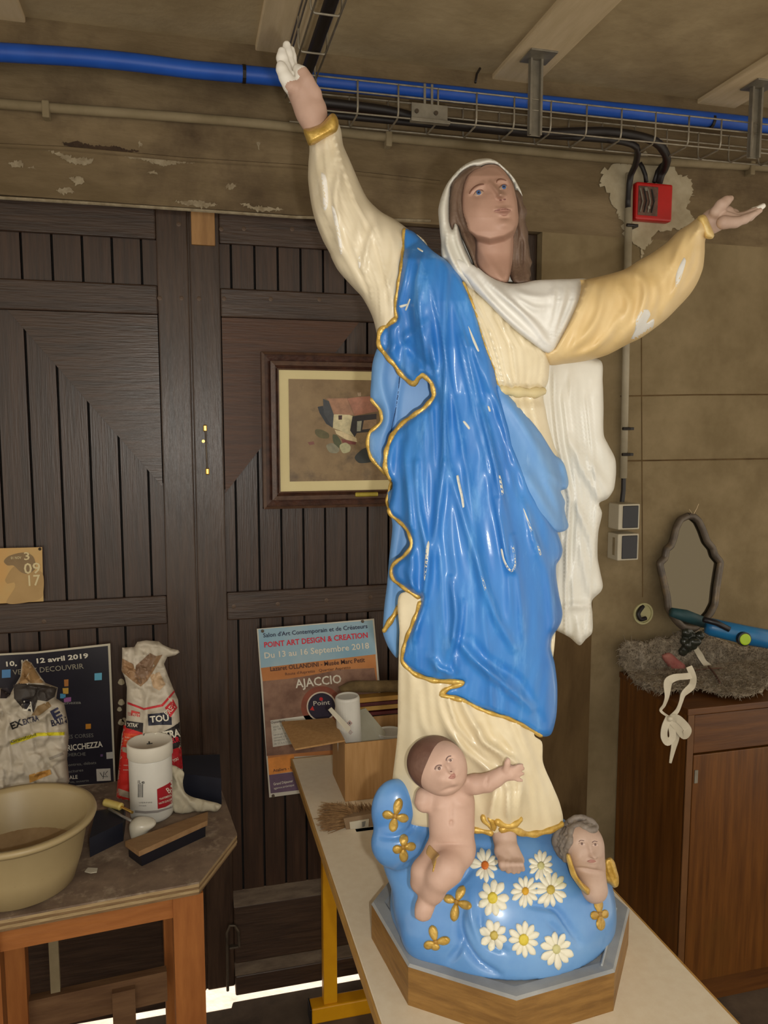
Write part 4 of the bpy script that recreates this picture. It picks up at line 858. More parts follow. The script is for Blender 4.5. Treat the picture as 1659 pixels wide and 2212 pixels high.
relief('gold_cuff', cuR, mat('pale_gold_paint', (206, 172, 92), (224, 200, 140), 50, 0.4, 0.1), st, lambda x, y, b: 0.02+inflate(b, 16, 0.02), lambda x, y, b: -0.02-inflate(b, 16, 0.02), res=3.5)

# ---------------------------------------------------------------- hands
h_ = lambda p, d: S(*cH([p])[0], d)
u = PXM/4.608
sd = SDF(); sd.cap(h_((660, 1270), 0.0), h_((605, 1100), 0.0), 118*u, 128*u, 0.01).cap(h_((605, 1100), 0.0), h_((540, 960), 0.0), 140*u, 138*u, 0.012)
sd.cap(h_((500, 900), 0.012), h_((400, 850), 0.016), 105*u, 70*u, 0.012).cap(h_((560, 930), -0.01), h_((470, 850), -0.016), 100*u, 70*u, 0.012)
sd.chain([h_((640, 930), 0.012), h_((560, 800), 0.02), h_((520, 730), 0.02), h_((478, 690), 0.016)], [70*u, 62*u, 54*u, 46*u], 0.006)
for ch, d in (([(410, 860), (352, 770), (318, 690), (308, 650)], 0.022), ([(400, 830), (350, 680), (320, 580), (318, 512)], 0.008), ([(430, 800), (385, 650), (370, 540), (366, 450)], -0.006), ([(450, 800), (410, 660), (405, 570), (408, 500)], -0.020)):
    sd.chain([h_(p, d) for p in ch], [66*u, 56*u, 50*u, 38*u], 0.005)
def fmL(C_):
    z0 = h_((400, 820), 0)[2]; x0 = h_((400, 820), 0)
    q = (C_-x0) @ np.array([RT*0.75-ZU*0.65]).T
    return (q[:, 0] < 0.012+0.004*np.sin(C_[:, 2]*300)).astype(int)
sd.build('raised_hand', 0.0017, M_skin2, st, mats=[M_raw], facemat=fmL)
h_ = lambda p, d: S(*cB([p])[0], d)
u = PXM/2.1858
sd = SDF(); sd.cap(h_((1350, 420), 0.0), h_((1400, 390), 0.0), 46*u, 44*u, 0.01).cap(h_((1400, 385), 0.0), h_((1455, 365), 0.005), 50*u, 46*u, 0.01).cap(h_((1440, 375), -0.018), h_((1490, 365), -0.022), 38*u, 34*u, 0.01)
sd.chain([h_((1415, 345), 0.02), h_((1440, 312), 0.026), h_((1462, 293), 0.024), h_((1482, 282), 0.02)], [28*u, 24*u, 19*u, 14*u], 0.005)
for ch, d in (([(1460, 375), (1525, 375), (1580, 352), (1636, 318)], 0.012), ([(1460, 375), (1520, 385), (1572, 368), (1622, 338)], 0.026), ([(1460, 375), (1530, 372), (1590, 345), (1636, 315)], -0.004), ([(1450, 395), (1505, 395), (1550, 380), (1598, 352)], 0.038)):
    sd.chain([h_(p, d*0.9) for p in ch], [30*u, 22*u, 18*u, 11*u], 0.004)
def fmR(C_):
    q = (C_-h_((1590, 345), 0)) @ (RT*0.9+ZU*0.4); return (q > 0).astype(int)
sd.build('outstretched_hand', 0.0017, M_skin3, st, mats=[M_raw], facemat=fmR)

# ---------------------------------------------------------------- blue mantle
lin1 = cC([(330, 560), (190, 735), (165, 790), (150, 850), (143, 950), (140, 1050), (168, 1085), (200, 1125), (207, 1185), (175, 1225), (135, 1260), (125, 1330), (140, 1395), (180, 1450), (232, 1500), (270, 1555), (420, 1500), (560, 1100), (480, 800)])
def l1_front(x, y, b): return 0.012+inflate(b, 20, 0.014)+folds(x, y, [(cC([(330, 900), (300, 1050), (285, 1200), (250, 1350)]), -0.006, 6), (cC([(220, 800), (200, 950), (240, 1150), (190, 1350)]), 0.007, 12)])
relief('mantle_lining', lin1, M_lining, st, l1_front, lambda x, y, b: -0.03-inflate(b, 30, 0.02), res=5)
hem('gold_edge', cC([(141, 1050), (168, 1085), (200, 1125), (207, 1185), (175, 1225), (135, 1260), (125, 1330), (140, 1395), (180, 1450), (232, 1500), (268, 1550)]), lambda x, y: l1_front(x, y, np.zeros(len(x)))+0.002)
lin2 = cD([(400, 380), (245, 440), (238, 500), (255, 570), (270, 650), (250, 850), (238, 1000), (222, 1130), (213, 1285), (222, 1320), (250, 1385), (300, 1440), (330, 1250), (370, 1120), (440, 1120), (520, 1000), (520, 600)])
def l2_front(x, y, b): return 0.015+inflate(b, 20, 0.014)+folds(x, y, [(cD([(300, 650), (270, 900), (240, 1200)]), 0.006, 10)])
relief('mantle_lining', lin2, M_lining, st, l2_front, lambda x, y, b: -0.03-inflate(b, 30, 0.02), res=5)
hem('gold_edge', cD([(372, 1042), (340, 1095), (290, 1170), (245, 1240), (215, 1287)]), lambda x, y: l2_front(x, y, np.full(len(x), 30.0))+0.001, 0.0046)
hem('gold_edge', cD([(268, 385), (245, 470), (240, 510), (250, 560)]), lambda x, y: l2_front(x, y, np.zeros(len(x)))+0.002, 0.003)
flap = cC([(890, 960), (940, 1010), (1050, 1130), (1150, 1250), (1240, 1390), (1275, 1415), (1298, 1450), (1315, 1510), (1322, 1558), (1312, 1590), (1275, 1605)])+cD([(1285, 470), (1302, 510), (1298, 545), (1305, 590), (1322, 655), (1300, 682), (1240, 690), (1180, 640), (1060, 560), (940, 200), (900, 60)])
fl_f = [(cC([(960, 1060), (1080, 1250), (1180, 1450), (1290, 1640)]), 0.012, 16), (cC([(1000, 1080), (1120, 1260), (1240, 1420), (1300, 1520)]), -0.006, 8), (cD([(1060, 330), (1130, 440), (1200, 560), (1260, 640)]), 0.010, 12), (cD([(1180, 360), (1240, 480), (1290, 600)]), 0.010, 10), (cD([(1200, 330), (1280, 400), (1310, 430)]), 0.006, 8)]
def fl_front(x, y, b): return np.maximum(Bd(x, y, 10), 0.03)+0.006+inflate(b, 16, 0.012)-0.006+folds(x, y, fl_f)
relief('mantle_flap', flap, M_lining, st, fl_front, lambda x, y, b: np.maximum(Bd(x, y, 10), 0.03)-0.05, res=4.5)
g_m = flow([[(868, 500), (855, 640), (838, 800), (830, 1000), (845, 1200), (860, 1450)], [(880, 500), (882, 700), (893, 900), (898, 1100), (903, 1300), (915, 1480)], [(892, 505), (918, 700), (945, 900), (957, 1100), (972, 1300), (985, 1500)], [(915, 530), (960, 700), (990, 850), (1032, 1050), (1062, 1250), (1090, 1560)], [(950, 560), (1003, 700), (1038, 850), (1092, 1050), (1132, 1250), (1160, 1580)], [(985, 590), (1033, 700), (1073, 830), (1132, 1000), (1205, 1150), (1270, 1300)]])
m_f = [([(965, 1000), (985, 1060), (1000, 1110), (1020, 1180), (1045, 1260), (1070, 1330), (1110, 1400)], 0.014, 10), ([(1075, 1080), (1085, 1140), (1095, 1200), (1105, 1230), (1112, 1190), (1108, 1160)], 0.010, 8), ([(1130, 1080), (1150, 1150), (1165, 1190)], 0.008, 8), ([(1000, 730), (1030, 770), (1060, 840), (1085, 900), (1120, 1000), (1150, 1080)], 0.010, 11),
       ([(965, 560), (960, 700), (962, 850), (958, 1000), (948, 1100), (930, 1200), (915, 1300)], 0.013, 9), ([(900, 1000), (905, 1100), (920, 1180), (918, 1280), (900, 1360)], 0.012, 8), ([(872, 960), (880, 1060), (890, 1140)], 0.010, 8), ([(985, 1380), (1030, 1430), (1090, 1480), (1150, 1530)], 0.012, 10), ([(975, 1250), (985, 1330), (978, 1400), (985, 1445)], 0.012, 9), ([(1150, 1160), (1180, 1230), (1195, 1330), (1195, 1430)], 0.012, 12), ([(1015, 1380), (1060, 1430), (1120, 1470), (1170, 1560)], -0.006, 10),
       ([(915, 600), (905, 680), (930, 760), (945, 800)], 0.012, 14), ([(870, 740), (900, 770), (930, 800)], -0.008, 10), ([(840, 760), (890, 720), (930, 690)], 0.006, 12), ([(1000, 1300), (990, 1380), (975, 1440), (985, 1460)], -0.007, 7), ([(930, 1420), (950, 1445), (980, 1455)], 0.008, 8), ([(895, 520), (880, 580), (866, 650)], 0.006, 6), ([(915, 545), (898, 620)], 0.006, 6), ([(1040, 880), (1060, 960), (1075, 1040), (1085, 1100)], 0.010, 8), ([(880, 1230), (900, 1300), (895, 1380)], 0.010, 8)]
def m_front(x, y, b):
    v = g_m(x, y)
    side = 0.024*sm(0, 1, (880-x)/60.0)                              # the left edge folds forward over the lining
    wob = 0.010*np.sin((x-880)*0.055+y*0.006)*sm(960, 860, x)
    return np.maximum(Bd(x, y, 18), 0.018)+0.045*np.exp(-(((x-895)/70.0)**2+((y-590)/110.0)**2))+0.010+inflate(b, 12, 0.010)-0.010+side+wob+(pleats(v, y, 51, 11, -0.2, 4.9, 0.0066, 0.19, 560, 1640, 120)+folds(x, y, m_f))*sm(0, 14, b)+0.0012*np.sin(x*0.21+3*np.sin(y*0.013))*np.sin(y*0.02)
mant = relief('mantle', main, M_bluep, st, m_front, lambda x, y, b: np.maximum(Bd(x, y, 18), 0.012)-0.045, res=4.2)
def edge(pts, r=0.0042, n='gold_edge', lift=0.0015): hem(n, pts, lambda x, y: np.maximum(m_front(x, y, np.zeros(len(x))), np.where(y > 1330, sk_front(x, y), -1)), r, lift=lift)
edge(cC([(342, 38), (335, 130), (326, 250), (310, 350), (295, 450), (288, 520), (298, 575)]), 0.0028)
edge(cC([(298, 575), (255, 610), (210, 640), (195, 665), (190, 715), (205, 755), (240, 800), (280, 845), (320, 900), (365, 945), (400, 962), (425, 930), (452, 910), (475, 925), (505, 960), (520, 1010), (515, 1050), (475, 1100), (430, 1135), (350, 1190), (280, 1262), (245, 1340), (233, 1400), (232, 1465), (262, 1540)]), 0.0046)
edge(cD([(248, 545), (262, 585), (300, 615), (340, 650), (372, 700), (386, 750), (378, 790), (345, 830), (278, 885), (264, 925), (282, 975), (320, 1005), (370, 1042), (405, 1065), (438, 1082)]), 0.0036)
edge(cD([(440, 1100), (415, 1180), (380, 1270), (352, 1340), (338, 1400), (330, 1455), (355, 1490), (400, 1533), (500, 1572), (560, 1580), (620, 1582), (690, 1588), (640, 1610), (600, 1625), (565, 1660), (640, 1680), (690, 1695)]), 0.0038)
edge(cD([(565, 1660), (690, 1695), (800, 1748), (880, 1778), (970, 1805), (1090, 1865), (1165, 1910)]), 0.003)
edge(cC([(690, 355), (720, 420), (770, 550), (820, 720), (880, 880), (905, 985), (940, 1090), (975, 1220), (1000, 1340), (1060, 1480)]), 0.0022)
sm2 = cD([(378, 1050), (405, 1062), (440, 1085), (432, 1130), (415, 1180), (390, 1195), (372, 1160), (370, 1100)])
relief('mantle_lining', sm2, M_lining, st, lambda x, y, b: 0.05+inflate(b, 10, 0.006), lambda x, y, b: 0.01, res=4)
hem('gold_edge', cD([(436, 1110), (410, 1130), (385, 1140)]), lambda x, y: np.full(len(x), 0.058), 0.0035)
sm3 = cD([(560, 1600), (620, 1590), (690, 1590), (610, 1625), (570, 1640)])
relief('mantle_lining', sm3, M_lining, st, lambda x, y, b: Bd(x, y, 18)+0.004, lambda x, y, b: Bd(x, y)-0.02, res=4)
hem('crack_line', cC([(312, 920), (306, 1000), (292, 1100), (275, 1180), (258, 1260)]), lambda x, y: l1_front(x, y, np.full(len(x), 30.0))-0.0003, 0.0009, mt=M_crack)

# ---------------------------------------------------------------- veil, shawl, head
vout = cK([(800, 145), (870, 155), (950, 190), (1040, 265), (1130, 350), (1200, 435), (1250, 520), (1290, 600), (1312, 680), (1315, 800), (1335, 900), (1325, 1080), (1350, 1250), (1360, 1450), (1380, 1650), (1360, 1800), (1360, 1960), (1100, 2050), (700, 1900), (400, 1800), (230, 1640), (160, 1560), (150, 1350), (130, 1150), (110, 900), (130, 780), (170, 650), (230, 520), (300, 420), (400, 310), (500, 230), (650, 165)])
relief('veil_back', vout, M_veil, st, lambda x, y, b: 0.0+inflate(b, 50, 0.02), lambda x, y, b: -inflate(b, 90, 0.075)*np.interp(y, [350, 480, 620], [1, 1, .5]), res=6)
rim = cK([(800, 145), (870, 155), (950, 190), (1040, 265), (1130, 350), (1200, 435), (1250, 520), (1290, 600), (1318, 690), (1290, 650), (1245, 600), (1210, 585), (1195, 500), (1120, 390), (1030, 290), (960, 240), (880, 222), (800, 232), (700, 268), (600, 265), (530, 295), (440, 350), (370, 430), (300, 530), (282, 700), (272, 900), (275, 1040), (290, 1110), (312, 1160), (335, 1090), (350, 1035), (385, 1090), (420, 1200), (480, 1380), (560, 1560), (640, 1740), (700, 1900), (760, 2040), (600, 2050), (420, 1880), (300, 1760), (225, 1620), (160, 1560), (150, 1350), (130, 1150), (110, 900), (130, 780), (170, 650), (230, 520), (300, 420), (400, 310), (500, 230), (650, 165)])
def veil_d(x, y): return np.interp(y, [340, 380, 450, 520, 620], [0.035, 0.05, 0.06, 0.072, 0.098])-0.03*sm(1075, 1125, x)
vf = [(cK([(240, 1180), (230, 1350), (300, 1560), (400, 1760)]), 0.010, 6), (cK([(370, 1100), (380, 1300), (480, 1560), (620, 1800)]), 0.010, 6), (cK([(200, 1250), (180, 1400), (230, 1580)]), -0.007, 5), (cK([(330, 1180), (340, 1350), (420, 1560), (540, 1800)]), -0.005, 5), (cK([(170, 720), (190, 900), (200, 1100)]), 0.004, 8)]
relief('veil', rim, M_veil, st, lambda x, y, b: veil_d(x, y)-0.018+inflate(b, 14, 0.020)+folds(x, y, vf), lambda x, y, b: veil_d(x, y)-0.06-0*b, res=3.2)
g_s = [(cB([(300, 640), (400, 740), (500, 830), (600, 950)]), 0.010, 9), (cB([(340, 680), (450, 770), (560, 870), (620, 970)]), 0.008, 8), (cB([(380, 690), (480, 760), (560, 800), (620, 800)]), 0.007, 8), (cB([(430, 700), (520, 740), (600, 750), (640, 740)]), 0.006, 8), (cB([(250, 640), (350, 760), (450, 860), (560, 950)]), 0.010, 8), (cB([(700, 680), (690, 760), (660, 860), (630, 960)]), 0.009, 9), (cB([(760, 680), (745, 770), (700, 870), (650, 970)]), 0.009, 9), (cB([(650, 700), (650, 780), (630, 880)]), 0.007, 8), (cB([(420, 720), (540, 830), (610, 900)]), -0.005, 6), (cB([(670, 740), (650, 850), (632, 930)]), -0.006, 7), (cB([(730, 740), (700, 820), (660, 920)]), -0.005, 6)]
def sh_front(x, y, b): return Bd(x, y)+0.014+inflate(b, 10, 0.010)-0.008+folds(x, y, gain(g_s, 1.35))-0.03*sm(640, 590, y)*sm(1050, 1100, x)*0.6
relief('shawl', shawl, M_shawl, st, sh_front, lambda x, y, b: Bd(x, y)-0.05, res=3.8)

hairL = cK([(700, 250), (600, 255), (480, 310), (400, 390), (320, 470), (290, 560), (268, 750), (262, 950), (262, 1060), (285, 1120), (312, 1170), (345, 1100), (395, 1120), (440, 1250), (520, 1420), (600, 1600), (660, 1750), (720, 1860), (780, 1900), (770, 1820), (700, 1740), (660, 1660), (640, 1560), (645, 1380), (620, 1240), (560, 1100), (500, 900), (470, 700), (500, 520), (560, 400), (650, 320), (740, 285)])
hf = [(cK([(560, 330), (430, 480), (370, 700), (380, 950), (440, 1150)]), 0.006, 5), (cK([(480, 360), (350, 520), (320, 800), (340, 1000)]), 0.005, 5), (cK([(450, 1150), (540, 1380), (640, 1640)]), 0.006, 5), (cK([(620, 320), (500, 500), (440, 700), (450, 950), (520, 1150)]), 0.005, 4)]
def hair_d(x, y): return np.interp(y, [350, 400, 500, 600], [0.030, 0.040, 0.055, 0.092])
relief('hair', hairL, M_hair, st, lambda x, y, b: hair_d(x, y)+inflate(b, 8, 0.008)+folds(x, y, hf)*sm(0, 5, b), lambda x, y, b: hair_d(x, y)-0.03, res=3)
hairR = cK([(900, 225), (1000, 260), (1100, 370), (1190, 500), (1215, 590), (1260, 610), (1310, 680), (1330, 790), (1372, 870), (1385, 930), (1360, 1010), (1370, 1090), (1398, 1190), (1400, 1330), (1415, 1430), (1430, 1560), (1455, 1640), (1430, 1720), (1440, 1820), (1425, 1880), (1500, 1960), (1575, 2010), (1480, 2000), (1400, 1950), (1250, 1955), (1170, 1900), (1120, 1700), (1130, 1400), (1160, 1150), (1190, 900), (1180, 700), (1100, 480), (980, 320)])
hf2 = [(cK([(1230, 640), (1290, 850), (1270, 1050), (1290, 1250), (1260, 1500), (1290, 1750), (1330, 1900)]), 0.006, 5), (cK([(1290, 720), (1340, 950), (1320, 1150), (1350, 1350), (1340, 1600), (1390, 1850)]), 0.006, 5), (cK([(1210, 1150), (1200, 1400), (1190, 1700), (1230, 1880)]), 0.006, 5), (cK([(1300, 1300), (1320, 1480), (1300, 1700)]), -0.005, 4)]
relief('hair', hairR, M_hair, st, lambda x, y, b: 0.022+0.03*sm(560, 620, y)+inflate(b, 9, 0.008)+folds(x, y, hf2)*sm(0, 5, b), lambda x, y, b: 0.0-0*b, res=3)
# face and neck
face = cK([(720, 275), (800, 240), (900, 235), (980, 262), (1070, 345), (1140, 450), (1190, 560), (1215, 650), (1240, 760), (1252, 880), (1262, 980), (1255, 1080), (1225, 1170), (1200, 1250), (1192, 1350), (1185, 1500), (1165, 1680), (1135, 1850), (1100, 1930), (980, 1920), (850, 1860), (740, 1770), (660, 1680), (630, 1560), (632, 1400), (622, 1300), (560, 1240), (528, 1170), (510, 1080), (475, 990), (446, 880), (436, 760), (450, 620), (480, 500), (540, 380), (630, 305)])
gs = lambda x, y, cx_, cy_, sx, sy, a, rot=0.0: a*np.exp(-((((x-cx_)*math.cos(rot)+(y-cy_)*math.sin(rot))/sx)**2+((-(x-cx_)*math.sin(rot)+(y-cy_)*math.cos(rot))/sy)**2))
def seg(x, y, a, b_, w, h0, h1):
    ax_, ay_ = a; dx, dy = b_[0]-a[0], b_[1]-a[1]; L = dx*dx+dy*dy; t = np.clip(((x-ax_)*dx+(y-ay_)*dy)/L, 0, 1)
    d = np.hypot(x-ax_-dx*t, y-ay_-dy*t); return (h0+(h1-h0)*t)*np.exp(-(d/w)**2)
def face_d(x, y, b):
    jaw = np.interp(x, [1004, 1015, 1030, 1058, 1090, 1108, 1120], [490, 504, 514, 521, 514, 503, 490])
    neck = sm(-8, 10, y-jaw)
    head = np.interp(y, [350, 380, 420, 470, 500, 520], [0.030, 0.052, 0.068, 0.080, 0.082, 0.080])
    e = head-0.030+0.042*np.sqrt(np.clip(1-((x-1060)/66.0)**2, 0, 1))*np.interp(y, [350, 380, 430], [0.75, 0.95, 1.0])
    e = e+seg(x, y, (1060, 396), (1081, 420), 6.0, 0.005, 0.019)+gs(x, y, 1082, 422, 6.5, 5, 0.008)+gs(x, y, 1076, 426, 4, 3.5, 0.004)+gs(x, y, 1090, 422, 4, 3.5, 0.003)-gs(x, y, 1083, 433, 7, 4, 0.003)
    e = e-gs(x, y, 1034, 417, 15, 8, 0.0085, -0.12)-gs(x, y, 1089, 403, 11, 7, 0.007, -0.12)+gs(x, y, 1035, 417, 9.5, 6, 0.007)+gs(x, y, 1088, 404, 8, 5.5, 0.006)
    e = e+seg(x, y, (1014, 417), (1044, 397), 5, 0.003, 0.004)+seg(x, y, (1072, 391), (1094, 388), 4, 0.003, 0.002)
    e = e+seg(x, y, (1073, 452), (1101, 450), 4.5, 0.003, 0.003)+gs(x, y, 1090, 449, 8, 4.5, 0.002)+gs(x, y, 1089, 462, 10, 5.5, 0.0035)-seg(x, y, (1069, 456), (1103, 454), 2.2, 0.003, 0.003)-gs(x, y, 1090, 470, 10, 4, 0.004)
    e = e+gs(x, y, 1092, 484, 15, 11, 0.008)+gs(x, y, 1030, 450, 24, 20, 0.005)+gs(x, y, 1110, 440, 12, 20, 0.002)
    nk = 0.026+0.036*np.sqrt(np.clip(1-((x-1066)/46.0)**2, 0, 1))+0.022*sm(545, 610, y)+seg(x, y, (1030, 530), (1085, 605), 9, 0.002, 0.006)+seg(x, y, (1105, 520), (1096, 605), 8, 0.002, 0.005)-gs(x, y, 1092, 606, 7, 7, 0.004)
    return np.where(b < 0.5, np.minimum(e*(1-neck)+nk*neck, 0.05), e*(1-neck)+nk*neck)*1.0-0.006*(1-sm(0, 7, b))
fc = relief('head', face, M_skin, st, face_d, lambda x, y, b: 0.0-0*b, res=2.2, step=3)
fb_ = [bvh_of(fc)]
K = lambda pts: cK(pts)
def dec(name, pts, mt, bv, th, R=1.5, res=1.5, base=0.0003, par=None, smooth_out=True): return on_surface(name, pts, mt, par or fc, bv, th, R=R, res=res, base=base, smooth_out=smooth_out, sink=0.002)
dec('eye', K([(622, 672), (650, 630), (690, 606), (735, 606), (762, 628), (740, 660), (700, 678), (655, 690)]), M_eyew, fb_, 0.0010)
dec('iris', K([(690+36*math.cos(t), 636+36*math.sin(t)) for t in np.arange(0, 6.2, 0.6)]), M_iris, fb_, 0.0006, base=0.0012)
dec('pupil', K([(690+14*math.cos(t), 634+14*math.sin(t)) for t in np.arange(0, 6.2, 0.9)]), M_pupil, fb_, 0.0004, base=0.0020, res=1.0)
dec('eye', K([(985, 575), (1010, 545), (1045, 528), (1080, 530), (1098, 552), (1080, 578), (1040, 590), (1005, 596)]), M_eyew, fb_, 0.0010)
dec('iris', K([(1053+33*math.cos(t), 555+33*math.sin(t)) for t in np.arange(0, 6.2, 0.6)]), M_iris, fb_, 0.0006, base=0.0012)
dec('pupil', K([(1053+13*math.cos(t), 553+13*math.sin(t)) for t in np.arange(0, 6.2, 0.9)]), M_pupil, fb_, 0.0004, base=0.0020, res=1.0)
dec('eyelid', K([(612, 676), (645, 618), (690, 594), (738, 594), (766, 622), (735, 606), (690, 606), (650, 632)]), M_brow, fb_, 0.0016)
dec('eyelid', K([(978, 570), (1010, 530), (1048, 514), (1085, 518), (1102, 548), (1080, 530), (1045, 528), (1010, 546)]), M_brow, fb_, 0.0014)
dec('eyebrow', K([(548, 655), (575, 600), (625, 548), (690, 515), (765, 508), (765, 526), (700, 536), (640, 566), (595, 612), (562, 660)]), M_brow, fb_, 0.0008)
dec('eyebrow', K([(940, 495), (945, 462), (975, 438), (1025, 436), (1085, 458), (1090, 472), (1030, 456), (985, 458), (960, 476), (952, 498)]), M_brow, fb_, 0.0007)
dec('lips', K([(912, 902), (960, 872), (1005, 858), (1040, 852), (1070, 850), (1110, 866), (1150, 892), (1125, 930), (1090, 962), (1050, 970), (1000, 950), (950, 925)]), M_lip, fb_, 0.0006)
dec('lip_line', K([(912, 902), (960, 884), (1010, 876), (1065, 862), (1110, 874), (1150, 892), (1110, 886), (1065, 876), (1010, 890), (960, 898)]), M_lipd, fb_, 0.0004, base=0.0009)
for p in ((1005, 745), (1062, 735)):
    dec('nostril', K([(p[0]+20*math.cos(t), p[1]+12*math.sin(t)) for t in np.arange(0, 6.2, 0.7)]), M_lipd, fb_, 0.0003, res=1.0)

# paint rubbed through to the white ground on a few ridges
mb_ = [bvh_of(mant)]
M_rub = mat('rubbed_white', (206, 204, 190), (214, 212, 200), 30, 0.45)
for q in ([(652, 352), (664, 348), (676, 400), (692, 470), (700, 540), (690, 545), (678, 480), (664, 420)], [(915, 790), (925, 788), (940, 850), (968, 905), (985, 915), (1000, 870), (985, 780), (994, 770), (1008, 890), (985, 928), (960, 915), (930, 860)], [(1050, 545), (1060, 560), (1105, 680), (1098, 690), (1070, 610)], [(470, 790), (485, 740), (492, 760), (476, 900), (462, 980), (458, 960)], [(800, 950), (810, 960), (830, 1030), (822, 1040)], [(905, 350), (915, 352), (935, 460), (925, 470)], [(1135, 770), (1145, 775), (1160, 825), (1152, 830)]):
    on_surface('worn_paint', cD(q), M_rub, mant, mb_, 0.0003, R=2, res=4, base=0.0003, sink=0.002)
for q in ([(722, 620), (732, 635), (790, 770), (782, 775), (750, 710)], [(838, 1095), (848, 1100), (858, 1130), (848, 1132)], [(690, 1190), (700, 1185), (735, 1230), (728, 1240)], [(310, 500), (365, 486), (366, 494), (318, 512)], [(345, 525), (372, 455), (378, 460), (352, 530)], [(420, 150), (455, 172), (450, 178), (418, 158)]):
    on_surface('worn_paint', cC(q), M_rub, mant, mb_, 0.0003, R=2, res=4, base=0.0003, sink=0.002)
for o_n, cc_, qs in (('raised_sleeve', cA, ([(370, 865), (395, 880), (410, 960), (412, 1050), (395, 1092), (382, 1080), (380, 980)], [(432, 1060), (450, 1080), (480, 1200), (496, 1340), (486, 1355), (465, 1240), (440, 1120)], [(590, 1390), (600, 1360), (606, 1420), (596, 1440)])), ('outstretched_sleeve', cB, ([(1030, 905), (1038, 850), (1062, 812), (1092, 806), (1104, 830), (1085, 870), (1120, 850), (1115, 890), (1060, 930), (1010, 955)], [(1225, 640), (1262, 560), (1272, 575), (1240, 680), (1225, 700)]))):
    oo = bpy.data.objects[o_n]; bb = [bvh_of(oo)]
    for q in qs: on_surface('worn_paint', cc_(q), M_raw if cc_ is cA else M_shawl, oo, bb, 0.0003, R=2, res=4, base=0.0003, sink=0.002)

# ---------------------------------------------------------------- seated child at her feet
f_ = lambda p, d: S(*cF([p])[0], d)
u = PXM/5.143
BASIS = np.stack([RT, FH, ZU])
def rotz_px(deg):                       # rotation in the picture's plane of the statue
    t = math.radians(deg); a = RT*math.cos(t)+ZU*math.sin(t); c = -RT*math.sin(t)+ZU*math.cos(t); return np.stack([a, FH, c])
sd = SDF()
sd.ell(f_((590, 800), 0.165), (238*u, 175*u, 260*u), M=BASIS, k=0.01).ell(f_((595, 1080), 0.175), (228*u, 185*u, 260*u), M=BASIS, k=0.015).ell(f_((600, 1290), 0.175), (235*u, 185*u, 170*u), M=BASIS, k=0.012)
sd.cap(f_((540, 640), 0.165), f_((545, 560), 0.175), 110*u, 105*u, 0.006)
sd.chain([f_((420, 1380), 0.185), f_((290, 1560), 0.205), f_((250, 1680), 0.205)], [135*u, 118*u, 98*u], 0.010).cap(f_((250, 1680), 0.200), f_((330, 1750), 0.165), 92*u, 70*u, 0.006)
sd.chain([f_((660, 1360), 0.190), f_((540, 1540), 0.222), f_((455, 1640), 0.228)], [160*u, 138*u, 104*u], 0.012).chain([f_((455, 1640), 0.228), f_((390, 1780), 0.222), f_((325, 1890), 0.216)], [104*u, 94*u, 74*u], 0.012)
sd.chain([f_((320, 1890), 0.214), f_((290, 1960), 0.222), f_((275, 2020), 0.224)], [80*u, 82*u, 72*u], 0.006)
for x, y, r in ((215, 2050, 27), (250, 2068, 22), (283, 2076, 21), (313, 2074, 20), (343, 2062, 20)): sd.cap(f_((x+12, 1990), 0.226), f_((x, y), 0.226), r*1.2*u, r*u, 0.003)
sd.chain([f_((300, 720), 0.165), f_((280, 790), 0.17), f_((285, 830), 0.172)], [98*u, 78*u, 52*u], 0.008)
sd.chain([f_((730, 600), 0.17), f_((860, 585), 0.18), f_((990, 570), 0.185), f_((1090, 520), 0.188), f_((1160, 475), 0.19)], [98*u, 92*u, 86*u, 76*u, 62*u], 0.006)
sd.cap(f_((1165, 470), 0.19), f_((1245, 455), 0.192), 66*u, 78*u, 0.006)
sd.chain([f_((1200, 420), 0.198), f_((1215, 350), 0.200), f_((1222, 312), 0.2)], [34*u, 28*u, 22*u], 0.003)
for pts in ([(1270, 420), (1335, 385), (1378, 372)], [(1275, 450), (1345, 425), (1388, 412)], [(1275, 480), (1345, 475), (1385, 470)], [(1265, 510), (1325, 530), (1372, 545)]):
    sd.chain([f_(p, 0.196) for p in pts], [26*u, 21*u, 17*u], 0.002)
# head: tilted, looking up to the right
HC = f_((440, 390), 0.185)
sd.ell(f_((425, 370), 0.175), (248*u, 252*u, 250*u), M=BASIS, k=0.004).ell(f_((520, 480), 0.195), (170*u, 175*u, 185*u), M=rotz_px(-30), k=0.02).ell(f_((560, 380), 0.19), (140*u, 150*u, 190*u), M=BASIS, k=0.02)
def feat(p, r, d, k=0.003, op=1): sd.ell(f_(p, d), (r*u,)*3, k=k, op=op)
child_head_hit = SDF(); child_head_hit.ops = list(sd.ops)
body0 = sd
o_ = body0.build('child', 0.0024, M_skin2, st)
def shape(o, lst):
    """lst of (pixel centre, half widths in pixels, turn, height): pushes the near surface along the view."""
    w0 = wloc(o); V = np.array([v.co[:] for v in o.data.vertices])+w0; N = np.array([v.normal[:] for v in o.data.vertices])
    x, y = to_px(V); f = sm(-0.05, 0.25, ((CAM-V)*N).sum(1)/np.linalg.norm(CAM-V, axis=1)); d = np.zeros(len(x))
    for c, sx, sy, rot, a in lst: d += gs(x, y, c[0], c[1], sx, sy, a, rot)
    V = V-FH*(d*f)[:, None]-w0
    for v, c in zip(o.data.vertices, V): v.co = c
    o.data.update()
F1 = lambda x, y: cF([(x, y)])[0]
r30 = -0.5
